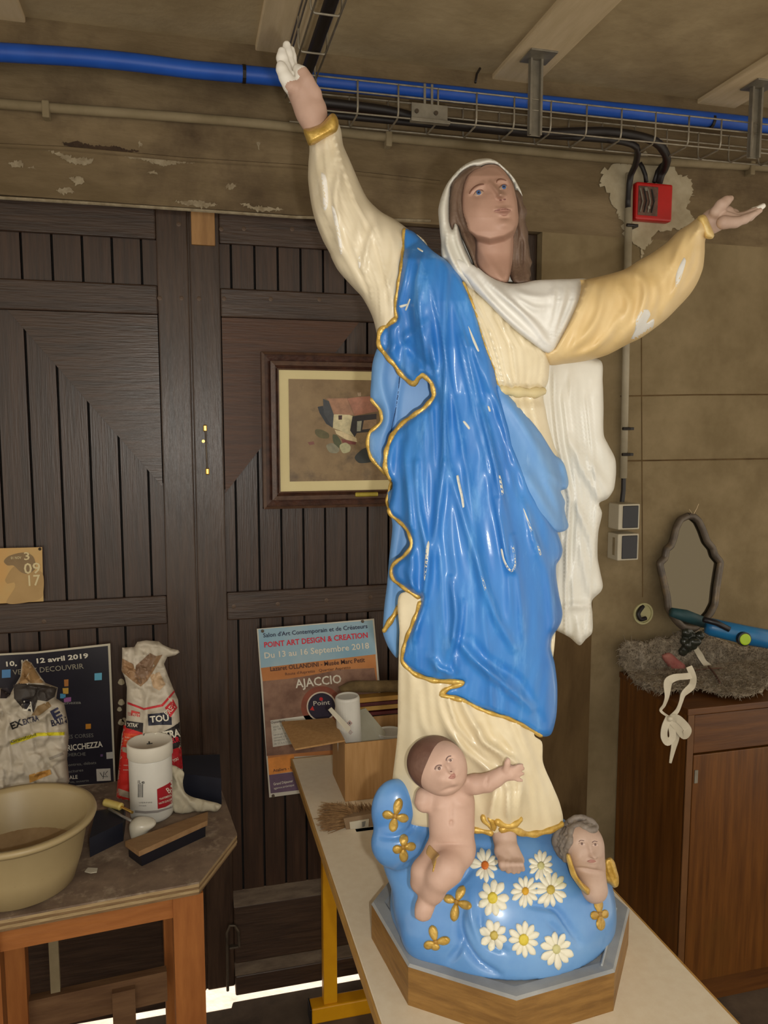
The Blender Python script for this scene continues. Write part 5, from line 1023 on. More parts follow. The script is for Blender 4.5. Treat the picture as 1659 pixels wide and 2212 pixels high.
shape(o_, [(F1(455, 415), 11, 7, -0.45, -0.0050), (F1(578, 322), 9, 6, -0.45, -0.0045), (F1(455, 415), 6, 4, -0.45, 0.0040), (F1(578, 322), 5, 4, -0.45, 0.0035), (F1(545, 375), 5, 9, -0.55, 0.0060), (F1(585, 430), 6, 5, 0, 0.0100), (F1(602, 500), 9, 4, -0.6, 0.0050), (F1(600, 492), 8, 1.8, -0.6, -0.0035), (F1(615, 560), 10, 8, 0, 0.0045), (F1(490, 520), 16, 14, 0, 0.0050), (F1(655, 430), 9, 12, 0, 0.003),
            (F1(440, 830), 14, 10, 0, 0.003), (F1(700, 800), 14, 10, 0, 0.003), (F1(592, 1020), 3.5, 5, 0, -0.005), (F1(590, 900), 4, 22, 0, -0.002), (F1(450, 1420), 5, 12, 0.3, -0.003), (F1(985, 560), 3, 12, 0.2, -0.003), (F1(570, 640), 22, 4, -0.3, -0.003), (F1(570, 1260), 30, 4, 0.0, -0.003)])
bv1 = [bvh_of(o_)]
SKIN_CH = o_
dch = lambda name, pts, mt, th, base=0.0003, res=1.6, R=2.0, mapc=cF, bv=None, par=None: on_surface(name, mapc(pts), mt, par or SKIN_CH, bv or bv1, th, R=R, res=res, base=base, sink=0.002)
hs = SDF(); hs.ell(f_((412, 352), 0.172), (284*u, 272*u, 266*u), M=BASIS, k=0.003)
a = f_((395, 395), 0.23); nrm = np.array(RT*0.62-ZU*0.55-FH*0.62); hs.cut(f_((446, 340), 0.236), nrm, 0.004)
hs.build('hair', 0.0024, M_hair2, SKIN_CH)
M_eyed = mat('eye_grey', (112, 88, 82), rough=0.5); M_eyel = mat('eye_pale', (196, 170, 156), rough=0.5)
for c, w in (((455, 412), 46), ((580, 322), 38)):
    e_ = [(c[0]+w*math.cos(t)*math.cos(-0.45)-0.5*w*math.sin(t)*math.sin(-0.45), c[1]+w*math.cos(t)*math.sin(-0.45)+0.5*w*math.sin(t)*math.cos(-0.45)) for t in np.arange(0, 6.2, 0.6)]
    dch('eye', e_, M_eyel, 0.0006); dch('iris', [(c[0]+2+0.38*w*math.cos(t), c[1]+0.4*w*math.sin(t)) for t in np.arange(0, 6.2, 0.8)], M_eyed, 0.0004, 0.0010, 1.2)
dch('eyebrow', [(402, 420), (415, 388), (445, 370), (486, 372), (484, 382), (448, 382), (424, 398), (412, 426)], M_eyed, 0.0006)
dch('eyebrow', [(528, 325), (535, 295), (560, 272), (590, 268), (590, 278), (564, 284), (545, 304), (538, 330)], M_eyed, 0.0006)
dch('lips', [(560, 520), (580, 492), (605, 468), (622, 462), (636, 482), (634, 515), (600, 530)], mat('child_lips', (158, 112, 100), rough=0.6), 0.0006)
dch('nostril', [(574, 448), (590, 440), (604, 444), (592, 454)], M_lipd, 0.0003, res=1.0)
dch('strap', [(345, 1262), (400, 1310), (460, 1375), (430, 1410), (425, 1440), (405, 1490), (385, 1490), (370, 1430), (310, 1350)], mat('olive_gold', (166, 132, 84), (180, 146, 96), 30, 0.5), 0.0014)
dch('strap', [(395, 1440), (425, 1425), (412, 1490), (392, 1560), (380, 1560), (388, 1500)], M_gold, 0.0014)

# ---------------------------------------------------------------- winged child's head
g_ = lambda p, d: S(*cG([p])[0], d)
u = PXM/8.295
sd = SDF(); dG = 0.105
sd.ell(g_((610, 660), dG-0.02), (370*u, 380*u, 370*u), M=BASIS, k=0.004).ell(g_((690, 800), dG), (290*u, 300*u, 370*u), M=rotz_px(8), k=0.02).cap(g_((790, 1150), dG-0.005), g_((860, 1500), dG+0.005), 250*u, 230*u, 0.02)
ch = sd.build('cherub_head', 0.0020, M_skin3, st)
G1 = lambda x, y: cG([(x, y)])[0]
shape(ch, [(G1(640, 690), 9, 6, 0, -0.005), (G1(880, 705), 8, 6, 0, -0.005), (G1(645, 695), 6, 4, 0, 0.004), (G1(880, 708), 5, 4, 0, 0.004), (G1(780, 730), 5, 12, -0.15, 0.006), (G1(835, 870), 7, 6, 0, 0.011), (G1(810, 985), 10, 4, 0.0, 0.005), (G1(815, 975), 9, 1.6, 0, -0.003), (G1(835, 1070), 12, 8, 0, 0.005), (G1(560, 900), 14, 14, 0, 0.005), (G1(930, 890), 9, 14, 0, 0.004), (G1(760, 1160), 28, 4, 0.15, -0.006)])
bv2 = [bvh_of(ch)]
# curls of hair
ring_ = []
hp = np.array([(330, 380), (480, 250), (620, 215), (740, 260), (830, 310), (890, 400), (850, 440), (780, 445), (700, 400), (600, 345), (520, 370), (460, 420), (440, 560), (440, 640), (380, 760), (350, 860), (345, 960), (250, 880), (180, 740), (160, 640), (200, 510), (250, 440)], float)
T2, _ = tri2d(np.array(crom(hp, 20)), 62.0)
r2 = np.random.default_rng(5); hsd = SDF()
hx = np.array([G1(*p) for p in T2]); dd = hit_depth(bv2, hx[:, 0], hx[:, 1], dG-0.03)
dd = np.where(np.abs(dd-np.nanmin(dd)) < 1e-6, dG-0.022, dd)
for (x, y), d in zip(hx, dd): hsd.ell(S(x, y, d-0.002+r2.uniform(-0.001, 0.002)), (r2.uniform(46, 62)*u,)*3, k=0.0015)
hsd.build('hair', 0.0018, M_hair3, ch)
for c, w in (((640, 690), 62), ((880, 705), 58)):
    e_ = [(c[0]+w*math.cos(t), c[1]+0.5*w*math.sin(t)) for t in np.arange(0, 6.2, 0.6)]
    dch('eye', e_, M_eyel, 0.0006, mapc=cG, bv=bv2, par=ch, res=1.3); dch('iris', [(c[0]+0.36*w*math.cos(t), c[1]-4+0.4*w*math.sin(t)) for t in np.arange(0, 6.2, 0.8)], M_eyed, 0.0004, 0.0010, 1.0, mapc=cG, bv=bv2, par=ch)
    dch('eyebrow', [(c[0]-60, c[1]-48), (c[0]-20, c[1]-72), (c[0]+40, c[1]-62), (c[0]+38, c[1]-52), (c[0]-18, c[1]-60), (c[0]-52, c[1]-36)], M_eyed, 0.0004, mapc=cG, bv=bv2, par=ch, res=1.2)
dch('lips', [(730, 1000), (790, 972), (850, 975), (895, 1000), (850, 1025), (790, 1028)], mat('child_lips', (158, 112, 100)), 0.0005, mapc=cG, bv=bv2, par=ch, res=1.4)
w1 = cG([(362, 870), (410, 860), (455, 960), (490, 1080), (560, 1260), (660, 1390), (780, 1500), (770, 1590), (730, 1605), (640, 1530), (540, 1400), (440, 1250), (390, 1080), (360, 960)])
relief('wing', w1, M_gold, ch, lambda x, y, b: 0.128+inflate(b, 7, 0.009)+folds(x, y, [(cG([(420, 900), (500, 1150), (620, 1400), (740, 1560)]), 0.004, 3)]), lambda x, y, b: 0.10+0*x, res=2.5)
w2 = cG([(1015, 1060), (1060, 960), (1150, 930), (1220, 1000), (1250, 1090), (1270, 1170), (1300, 1290), (1290, 1440), (1215, 1475), (1150, 1420), (1075, 1370), (1020, 1250)])
relief('wing', w2, M_gold, ch, lambda x, y, b: 0.082+inflate(b, 8, 0.010)+folds(x, y, [(cG([(1080, 1000), (1130, 1200), (1230, 1440)]), 0.003, 3), (cG([(1150, 980), (1220, 1200), (1270, 1400)]), 0.003, 3)]), lambda x, y, b: 0.06+0*x, res=2.5)

# ---------------------------------------------------------------- daisies and gold crosses on the cloud
allb = [cb]
M_or = mat('daisy_orange', (196, 96, 30), (210, 120, 40), 60, 0.6, 0.2); M_ye = mat('daisy_yellow', (206, 186, 50), (220, 200, 80), 60, 0.6, 0.2); M_ol = mat('daisy_olive', (186, 164, 70), (200, 180, 96), 60, 0.6, 0.2); M_am = mat('daisy_amber', (206, 152, 30), (216, 170, 50), 60, 0.6, 0.2); M_pg2 = mat('daisy_palegreen', (196, 192, 130), (206, 202, 150), 60, 0.6, 0.2)
r3 = np.random.default_rng(9)
for c, R0, R1, n, mt in (((716, 853), 24, 92, 12, M_or), ((1040, 855), 22, 84, 12, M_pg2), ((760, 1042), 32, 104, 9, M_ye), ((950, 1003), 22, 92, 12, M_am), ((1097, 995), 26, 106, 12, M_ol), ((768, 1260), 26, 92, 8, M_ol), ((940, 1285), 32, 104, 11, M_ye), ((1130, 1340), 26, 108, 10, M_pg2)):
    el = lambda r, t, k=1.0: (c[0]+r*math.cos(t)*0.92, c[1]+r*math.sin(t)*1.08)
    ctr = on_surface('daisy', cE([el(R0, t) for t in np.arange(0, 6.2, 0.55)]), mt, st, allb, 0.0028, R=5, res=2.5, base=0.0022)
    t0 = r3.uniform(0, 1)
    for k in range(n):
        t = t0+2*math.pi*k/n+r3.normal(0, 0.05); L = R1*r3.uniform(0.88, 1.06); w = 6.0/n
        P = [el(R0*0.6, t-w*0.35), el(L*0.55, t-w*0.55), el(L*0.82, t-w*0.40), el(L, t+r3.normal(0, 0.03)), el(L*0.82, t+w*0.40), el(L*0.55, t+w*0.55), el(R0*0.6, t+w*0.35)]
        on_surface('petal', cE(P), M_daisy, ctr, allb, 0.0016, R=4, res=4.5, base=0.0012*(1+(k % 2)*0.5))
M_gc = mat('gold_centre', (150, 112, 40), (176, 134, 60), 60, 0.5, 0.2)
for c, arms in (((197, 572), [(225, 465), (275, 588), (180, 662), (122, 556)]), ((245, 752), [(248, 672), (318, 742), (248, 838), (182, 770)]), ((550, 1066), [(592, 970), (640, 1096), (535, 1180), (476, 1036)]), ((430, 1300), [(408, 1200), (515, 1284), (430, 1348), (362, 1326)]), ((1382, 1138), [(1366, 1036), (1432, 1134), (1388, 1232), (1326, 1148)])):
    ctr = on_surface('gold_cross', cE([(c[0]+15*math.cos(t), c[1]+17*math.sin(t)) for t in np.arange(0, 6.2, 0.7)]), M_gc, st, allb, 0.0022, R=4, res=2.5, base=0.002)
    for q in arms:
        dx, dy = q[0]-c[0], q[1]-c[1]; L = math.hypot(dx, dy); ux, uy = dx/L, dy/L; nx, ny = -uy, ux
        pt = lambda a, s: (c[0]+ux*L*a+nx*s, c[1]+uy*L*a+ny*s)
        wv = 26
        on_surface('gold_petal', cE([pt(0.08, -8), pt(0.5, -wv), pt(0.85, -wv*0.8), pt(1.0, 0), pt(0.85, wv*0.8), pt(0.5, wv), pt(0.08, 8)]), M_gold, ctr, allb, 0.0030, R=7, res=3.0, base=0.0008)

# ================================================================= SCHOOL TABLE AND WHAT STANDS ON IT
M_top = mat('table_laminate', (224, 209, 183), (230, 217, 193), 60, 0.45)
M_edge = mat('table_edge', (170, 128, 66), (186, 146, 82), 20, 0.5)
M_yel = mat('yellow_steel', (196, 136, 8), (208, 150, 14), 10, 0.4)
TZ = 0.73
e = thing('school_table', 'narrow cream topped school table with yellow steel legs carrying the statue', 'table', (0.515, 1.34, 0))
b = MB(); b.bbox((0.262, 0.68, TZ-0.022), (0.772, 1.988, TZ), 0.002); b.build('tabletop', M_top, e)
b = MB(); b.bbox((0.2585, 0.679, TZ-0.0225), (0.2625, 1.989, TZ-0.0005), 0.001); b.build('edge_band', M_edge, e)
b = MB(); b.bbox((0.7715, 0.679, TZ-0.0225), (0.7755, 1.989, TZ-0.0005), 0.001); b.build('edge_band', M_edge, e)
b = MB(); b.bbox((0.2585, 1.988, TZ-0.0225), (0.7755, 1.992, TZ-0.0005), 0.001); b.build('edge_band', M_edge, e)
for y in (1.955, 0.75):
    for x in (0.352, 0.66):
        b = MB(); b.bbox((x-0.019, y-0.014, 0.045), (x+0.019, y+0.016, TZ-0.022), 0.003); b.build('leg', M_yel, e)
    b = MB(); b.bbox((0.298, y-0.022, 0.0), (0.735, y+0.022, 0.046), 0.004); b.build('foot_bar', M_yel, e)
for x in (0.352, 0.66):
    b = MB(); b.bbox((x-0.012, 0.764, TZ-0.06), (x+0.012, 1.94, TZ-0.0225), 0.003); b.build('side_rail', M_yel, e)
b = MB(); b.bbox((0.2945, 1.93, 0.0), (0.2985, 1.98, 0.046), 0.001); b.build('end_cap', M_blk, e)
# cardboard box
M_card = mat('cardboard', (158, 118, 70), (172, 132, 84), 10, 0.85, 0.05, stretch=(12, 12, 1)); M_card2 = mat('cardboard_inside', (140, 104, 62), (154, 116, 72), 10, 0.85)
bx0, bx1, by0, by1, bz = 0.349, 0.585, 1.715, 1.87, 0.872
e = thing('cardboard_box', 'open cardboard box with a raised flap on the narrow table, behind the statue', 'box', ((bx0+bx1)/2, (by0+by1)/2, TZ))
t_ = 0.004
for nm, a, c in (('front_wall', (bx0, by0, TZ+0.0005), (bx1, by0+t_, bz)), ('back_wall', (bx0, by1-t_, TZ+0.0005), (bx1, by1, bz)), ('side_wall', (bx0, by0+t_, TZ+0.0005), (bx0+t_, by1-t_, bz)), ('side_wall', (bx1-t_, by0+t_, TZ+0.0005), (bx1, by1-t_, bz)), ('bottom', (bx0+t_, by0+t_, TZ+0.0005), (bx1-t_, by1-t_, TZ+0.004))):
    b = MB(); b.bbox(a, c, 0.0008); b.build(nm, M_card, e)
A, B_, C_, D_ = np.array([bx0, by0+0.004, bz]), np.array([bx0, by1-0.004, bz]), ony(608, 1562, 1.87), ony(637, 1621, 1.725)
b = MB(); b.prism([A+[0, 0, 0.004], B_+[0, 0, 0.004], C_, D_], (0.001, 0, 0.004)); b.build('flap', M_card, e)
P0 = [ony(746, 1590, 1.78), ony(702, 1524, 1.92), ony(648, 1541, 1.93), ony(690, 1606, 1.76)]
b = MB(); b.prism([np.array([bx1, by0+0.004, bz]), np.array([bx1, by1-0.004, bz]), np.array([bx1+0.10, by1-0.004, bz+0.03]), np.array([bx1+0.10, by0+0.004, bz+0.03])], (0, 0, 0.003)); b.build('flap', M_card, e)
# things in the box
M_wtube = mat('white_can', (200, 197, 188), (208, 205, 196), 10, 0.4)
yb = 1.80; p0 = ony(755, 1605, yb); p1 = ony(750, 1503, yb); ax_ = p1-p0
foot_ = p0-ax_*((p0[2]-TZ-0.008)/ax_[2])
hgt = np.linalg.norm(p1-foot_)
e = thing('spray_can', 'plain white cylinder standing in the cardboard box, with a hazard diamond label', 'can', foot_)
b = MB(); b.lathe([(0.026, 0.0), (0.030, 0.003), (0.030, hgt-0.006), (0.029, hgt-0.002), (0.027, hgt), (0.024, hgt-0.003), (0.0, hgt-0.0035)], foot_, 32, ax_, cap=False); tb = b.build('tube', M_wtube, e, smooth=False)
bvt = [bvh_of(tb)]; DT = float((foot_-CAM) @ FH); onT = wrapped(bvt, DT)
for c, s, mt, ex in (((755.5, 1562), 5.5, mat('hazard_red', (150, 60, 62), rough=0.5), 0.0006), ((755.5, 1562), 4.2, mat('hazard_white', (180, 172, 164), rough=0.5), 0.0010), ((755.5, 1562), 2.0, T_blk, 0.0013), ((757, 1582), 5.0, mat('hazard_pink', (172, 132, 130), rough=0.5), 0.0006), ((757, 1582), 4.0, mat('hazard_white', (180, 172, 164)), 0.0010)):
    patch('hazard_label', [(c[0]-s, c[1]), (c[0], c[1]-s), (c[0]+s, c[1]), (c[0], c[1]+s)], mt, tb, onT, ex)
M_paper = mat('white_paper', (184, 176, 156), (194, 186, 168), 10, 0.7)
q = [ony(709, 1534, 1.775), ony(716, 1528, 1.775), ony(758, 1572, 1.755), ony(752, 1584, 1.755)]
b = MB(); b.prism(q, (0, 0.003, 0.0)); b.build('paper_strip', M_paper, label='narrow white card strip leaning across the box beside the flap', cat='card')
q = [ony(774, 1535, 1.84), ony(790, 1530, 1.84), ony(833, 1582, 1.80), ony(826, 1608, 1.78), ony(774, 1612, 1.78)]
b = MB(); b.prism(q, (0, 0.003, 0.0)); b.build('card_sheet', mat('grey_white_card', (150, 146, 128), (160, 156, 138), 10, 0.7), label='triangular white card sheet in the box right of the white cylinder', cat='card')
c = ony(842, 1586, 1.81); b = MB(); b.lathe([(0.034, -0.008), (0.036, 0.0), (0.036, 0.007), (0.033, 0.008), (0.031, 0.004), (0.0, 0.003)], c, 28, cap=False); b.build('jar_lid', M_wtube, label='round white lid in the cardboard box, close to the statue', cat='lid')
# behind the box: flat frames and a rolled sack
M_roll = mat('brown_sack', (92, 74, 44), (112, 92, 58), 40, 0.9, 0.3)
pr = [ony(x, y, 2.02) for x, y in ((738, 1496), (760, 1484), (800, 1483), (860, 1482), (960, 1484))]
b = MB(); b.tube(crom(pr, 0.01, False), 0.0165, 12); b.build('rolled_cloth', M_roll, smooth=True, label='brown rolled cloth lying behind the cardboard box against the door', cat='cloth')
for k, (yy, hh, col, nm, lab) in enumerate(((1511, 11, (158, 118, 52), 'yellow_slat', 'upper yellow ochre slat behind the cardboard box'), (1521, 8, (74, 22, 22), 'red_slat', 'upper dark red slat behind the cardboard box'), (1530, 10, (166, 130, 66), 'yellow_slat', 'lower yellow ochre slat behind the cardboard box'), (1542, 8, (82, 24, 24), 'red_slat', 'lower dark red slat behind the cardboard box'), (1556, 16, (128, 120, 102), 'grey_board', 'grey board below the dark red slats behind the cardboard box'))):
    a = ony(772, yy, 2.03); c = ony(980, yy+1, 2.03); h = hh*0.0012
    b = MB(); b.bbox((a[0], 2.018, a[2]-h/2), (a[0]+0.26, 2.05, a[2]+h/2), 0.001); b.build(nm, mat('slat_%d' % k, col, tuple(min(255, int(v*1.15)) for v in col), 20, 0.6), label=lab, cat='slat')
# broad brush
e = thing('brush', 'broad brown bristle brush lying on the narrow table beside the cardboard box', 'brush', onz(740, 1790, TZ))
r4 = np.random.default_rng(2); b = MB()
M_br = mat('bristle', (118, 86, 52), (150, 116, 76), 80, 0.7)
for k in range(420):
    t = r4.uniform(-1, 1); s_ = r4.uniform(0, 1)
    base = S(735+r4.uniform(0, 12), 1768+t*17, 0, 0)if False else None
    y0_ = 1.665+0.0*t; 
    p = ony(752+8*s_, 1768+t*20, 1.605); q = ony(690+r4.normal(8, 8)+8*abs(t), 1770+t*33+r4.normal(0, 3), 1.605+r4.normal(0, 0.012))
    q[2] = max(q[2], TZ+0.002); m_ = (p+q)/2+np.array([0, r4.normal(0, 0.004), 0.004])
    b.tube([p, m_, q], [0.0011, 0.0010, 0.0005], 4)
for k in range(260):
    s_ = r4.uniform(0, 1); p = ony(745+75*s_, 1764+r4.normal(0, 3), 1.61); q = ony(722+92*s_+r4.normal(0, 8), 1738+4*s_+r4.normal(0, 4), 1.625+r4.normal(0, 0.01))
    b.tube([p, (p+q)/2+np.array([0, -0.003, 0]), q], [0.0011, 0.0010, 0.0005], 4)
b.build('bristles', M_br, e, kind='stuff')
P_f = [ony(742, 1768, 1.59), ony(800, 1758, 1.59), ony(860, 1752, 1.59), ony(860, 1784, 1.59), ony(800, 1790, 1.59), ony(748, 1797, 1.59)]
b = MB(); b.prism(P_f, (0, 0.03, 0)); b.build('ferrule', mat('brush_ferrule', (128, 104, 78), (142, 118, 92), 20, 0.5), e)
b = MB(); b.prism([ony(755, 1776, 1.588), ony(797, 1769, 1.588), ony(796, 1792, 1.588), ony(757, 1800, 1.588)], (0, 0.0015, 0)); lb_ = b.build('label', M_paper, e)
b = MB(); b.prism([ony(782, 1776, 1.587), ony(790, 1774, 1.587), ony(788, 1785, 1.587), ony(783, 1787, 1.587)], (0, 0.0008, 0)); b.build('barcode', T_gry, lb_)
b = MB(); b.prism([ony(770, 1803, 1.575), ony(812, 1795, 1.575), ony(812, 1814, 1.575), ony(775, 1812, 1.575)], (0, 0.012, 0)); b.build('brush_handle', mat('dark_green', (24, 52, 40), (34, 64, 50), 30, 0.5), e)

for o_ in e.children_recursive: clamp_z(o_, TZ+0.0005)

# ================================================================= WORKBENCH AT THE LEFT
BZ = 0.75
M_ply_t = mat('bench_top', (100, 82, 68), (132, 112, 94), 16, 0.8, 0.15, c3=(168, 152, 130), s3=26, t3=(0.54, 0.74))
M_ply_e = mat('ply_edge', (150, 124, 86), (176, 152, 112), 30, 0.8, 0.3, stretch=(1, 1, 14))
M_ply_e2 = mat('ply_edge_dark', (110, 84, 54), (136, 108, 74), 30, 0.8, 0.3, stretch=(1, 1, 14))
M_leg = mat('bench_wood', (140, 82, 34), (164, 102, 48), 7, 0.55, 0.08, stretch=(6, 6, 0.8)); M_apr = mat('bench_rail_wood', (142, 84, 36), (164, 102, 48), 7, 0.55, 0.08, stretch=(0.8, 6, 6)); M_lowr = mat('bench_low_wood', (96, 66, 40), (120, 88, 58), 7, 0.7, 0.1, stretch=(0.8, 6, 6))
e1 = np.array([0.9966, 0.082, 0]); e2 = np.array([-0.082, 0.9966, 0]); O = np.array([0.009, 1.434, 0])
bp = lambda a, c, z: O+e1*a+e2*c+np.array([0, 0, z])
e = thing('workbench', 'worn wooden bench with a plywood top and orange wood legs', 'workbench', bp(-0.25, 0.25, 0))
poly = [(-0.62, 0.0), (0.0, 0.0), (0.095, 0.155), (0.088, 0.50), (-0.62, 0.50)]
b = MB(); b.hexa([bp(a, c, BZ-0.0035) for a, c in poly], [bp(a, c, BZ) for a, c in poly]); b.build('top_sheet', M_ply_t, e)
for k in range(4):
    in_ = 0.0015*(k % 2)
    pl_ = [(a, c+in_ if c < 0.1 else c) for a, c in poly]
    b = MB(); b.hexa([bp(a-in_*(a > 0), c, BZ-0.0038-0.0055*(k+1)) for a, c in pl_], [bp(a-in_*(a > 0), c, BZ-0.0036-0.0055*k) for a, c in pl_]); b.build('ply_layer', M_ply_e if k % 2 == 0 else M_ply_e2, e)
LT = BZ-0.027
def leg_(a0, a1, c0, c1, z1=LT, mt=M_leg, n='leg'):
    b = MB(); b.hexa([bp(a0, c0, 0), bp(a1, c0, 0), bp(a1, c1, 0), bp(a0, c1, 0)], [bp(a0, c0, z1), bp(a1, c0, z1), bp(a1, c1, z1), bp(a0, c1, z1)]); b.build(n, mt, e)
leg_(-0.048, 0.008, 0.006, 0.056); leg_(-0.40, -0.345, 0.006, 0.056); leg_(-0.048, 0.008, 0.43, 0.48); leg_(-0.40, -0.345, 0.33, 0.39)
def rail_(a0, a1, c0, c1, z0, z1, mt, n): 
    b = MB(); b.hexa([bp(a0, c0, z0), bp(a1, c0, z0), bp(a1, c1, z0), bp(a0, c1, z0)], [bp(a0, c0, z1), bp(a1, c0, z1), bp(a1, c1, z1), bp(a0, c1, z1)]); b.build(n, mt, e)
rail_(-0.345, -0.048, 0.016, 0.036, LT-0.045, LT, M_apr, 'apron'); rail_(-0.345, -0.048, 0.44, 0.46, LT-0.062, LT, M_apr, 'apron'); rail_(-0.02, 0.0, 0.056, 0.43, LT-0.062, LT, M_apr, 'apron'); rail_(-0.385, -0.365, 0.056, 0.33, LT-0.062, LT, M_apr, 'apron')
rail_(-0.345, -0.048, 0.35, 0.372, 0.26, 0.335, M_lowr, 'stretcher'); rail_(-0.30, -0.28, 0.36, 0.38, 0.0, LT, M_tube, 'inner_post'); rail_(-0.17, -0.12, 0.335, 0.35, 0.18, 0.32, M_lowr, 'batten')
for x, y in ((282, 1984), (79, 2137)):
    p = onz(x, y, 0.69); 
# basin
M_bas = mat('basin_plastic', (164, 145, 106), (172, 153, 114), 8, 0.42); M_basin_in = None
bc = np.array([-0.318, 1.516, BZ+0.0005]); bh = 0.132
e = thing('basin', 'big round beige plastic basin on the front of the workbench', 'basin', bc)
b = MB(); b.lathe([(0.0, 0.0), (0.088, 0.0), (0.098, 0.004), (0.112, 0.05), (0.126, bh-0.012), (0.128, bh-0.010), (0.1385, bh-0.012), (0.141, bh-0.006), (0.139, bh), (0.130, bh), (0.124, bh-0.008), (0.109, 0.05), (0.094, 0.009), (0.086, 0.006), (0.0, 0.006)], bc, 64, cap=False); b.build('bowl', M_bas, e, smooth=True)
b = MB(); b.lathe([(0.0, 0.0065), (0.10, 0.028), (0.113, 0.055), (0.1105, 0.053), (0.09, 0.022), (0.0, 0.012)], bc, 48, cap=False); b.build('dried_plaster', mat('dusty_residue', (134, 108, 74), (152, 126, 90), 20, 0.9, 0.2), e, smooth=True)
# white tub
tc_ = np.array([-0.086, 1.722, BZ+0.0005]); th_ = 0.172
e = thing('plastic_tub', 'white one litre plastic tub with a dark red label on the workbench', 'tub', tc_)
b = MB(); b.lathe([(0.0, 0.0), (0.040, 0.0), (0.0455, 0.006), (0.046, 0.012), (0.046, th_-0.035), (0.0445, th_-0.03), (0.0, th_-0.03)], tc_, 48, cap=False); tb = b.build('tub_body', M_wtube, e, smooth=True)
b = MB(); b.lathe([(0.047, th_-0.032), (0.0485, th_-0.03), (0.0485, th_-0.003), (0.047, th_), (0.044, th_), (0.043, th_-0.003), (0.0, th_-0.004)], tc_, 48, cap=False); lid = b.build('lid', mat('lid_white', (204, 198, 184), (212, 206, 192), 10, 0.5), e, smooth=True)
b = MB(); c = tc_+np.array([0.0, -0.01, th_-0.004]); b.tube([c+[0, 0, 0], c+[-0.001, 0, 0.006]], 0.0015, 6); b.tube([c+[-0.006, 0, 0.0012], c+[0.006, 0, 0.0012]], 0.001, 6); b.build('lid_hole', T_blk, lid)
bvt = [bvh_of(tb)]; DT = float((tc_-CAM) @ FH); onT = wrapped(bvt, DT)
Q = crop(0, 1350, 2.963)
def wrap_patch(name, pts, mt, par, bv, D, e2=0.0006, res=4):
    P2, F2 = tri2d(np.array(crom(pts, 4, tens=0.0)), res)
    return mesh_obj(name, wrapped(bv, D)(P2[:, 0], P2[:, 1], e2), [f[::-1] for f in F2], mt, par)
wrap_patch('label', Q([(1005, 1052), (1050, 1030), (1082, 1012), (1102, 990), (1102, 1140), (1060, 1165), (1010, 1178)]), mat('label_dark_red', (150, 22, 34), (162, 30, 40), 10, 0.4), tb, bvt, DT)
wrap_patch('stripe', Q([(862, 1186), (930, 1192), (1010, 1186), (1080, 1168), (1104, 1155), (1104, 1170), (1010, 1202), (930, 1208), (862, 1202)]), mat('stripe_grey', (140, 134, 130), rough=0.5), tb, bvt, DT)
for k, x in enumerate((882, 886, 893, 897, 905, 909, 914)):
    wrap_patch('barcode', Q([(x, 1018), (x+(3 if k % 2 else 2), 1018), (x+(3 if k % 2 else 2), 1105), (x, 1102)]), T_blk, tb, bvt, DT, res=9)
for body, a, c, cap, mt in (("1L", (878, 1015), (902, 1016), 7, T_blk), ("e", (905, 1016), (926, 1015), 7, T_blk), ("VERNIS", (888, 1142), (975, 1140), 2.5, T_gry), ("mat", (888, 1160), (938, 1160), 2.5, T_gry), ("TRAITEMENT", (1022, 1122), (1098, 1096), 4, T_wht), ("HAUTE QUALITE", (1018, 1150), (1098, 1124), 4, T_wht), ("B", (1078, 1080), (1098, 1066), 12, T_wht)):
    text(body, Q([a])[0], Q([c])[0], cap, mt, tb, onT, 0.01, e=0.0012)
# red and white paper sack
M_sw = mat('sack_white', (176, 166, 148), (190, 180, 164), 20, 0.6, 0.15); M_kraft = mat('kraft_paper', (140, 112, 78), (158, 130, 94), 20, 0.8, 0.2)
DB = float((np.array([-0.10, 1.815, 0])-CAM) @ FH)
sk = Q([(782, 145), (860, 140), (880, 108), (935, 98), (1015, 105), (1040, 125), (1095, 150), (1140, 160), (1150, 175), (1120, 195), (1070, 205), (1050, 250), (1078, 330), (1110, 410), (1140, 480), (1152, 640), (1160, 800), (1168, 900), (1180, 1060), (1150, 1120), (960, 1145), (800, 1140), (742, 1120), (752, 1000), (780, 700), (808, 600), (812, 400), (800, 340), (778, 290), (782, 210)])
sf = [(Q([(915, 350), (935, 520), (915, 700), (912, 900)]), 0.010, 6), (Q([(1000, 300), (960, 400), (935, 520)]), 0.008, 5), (Q([(1010, 320), (1080, 450), (1130, 620)]), 0.006, 6), (Q([(860, 150), (860, 250), (880, 330)]), 0.008, 4), (Q([(960, 120), (980, 220), (940, 320)]), 0.008, 5), (Q([(790, 250), (870, 300), (900, 380)]), -0.008, 4), (Q([(880, 130), (1000, 130), (1100, 165)]), 0.008, 4), (Q([(1040, 180), (1000, 260), (1010, 330)]), -0.006, 4)]
def fs(x, y, b): return inflate(b, 30, 0.045)*np.interp(y, [1380, 1470, 1600, 1740], [0.3, 0.7, 0.95, 0.75])+folds(x, y, sf)+crumple(x, y, 3, 14, 0.006)*sm(1600, 1440, y)+crumple(x, y, 4, 26, 0.004)
e = thing('paper_sack', 'tall red and white filler sack with a crumpled torn top, behind the white tub', 'sack', (-0.09, 1.79, BZ))
sack = relief('sack_body', sk, M_sw, e, fs, lambda x, y, b: -inflate(b, 30, 0.04), res=3.5, D=DB, smooth_out=False, step=4)
clamp_z(sack, BZ+0.0005); bvs = [bvh_of(sack)]; onS = wrapped(bvs, DB)
wp = lambda nm, pts, c, e2=0.0007: wrap_patch(nm, Q(pts), mat('sack_%d_%d_%d' % c, c, tuple(min(255, int(v*1.12)) for v in c), 20, 0.5), sack, bvs, DB, e2+0.0008, 2.5)
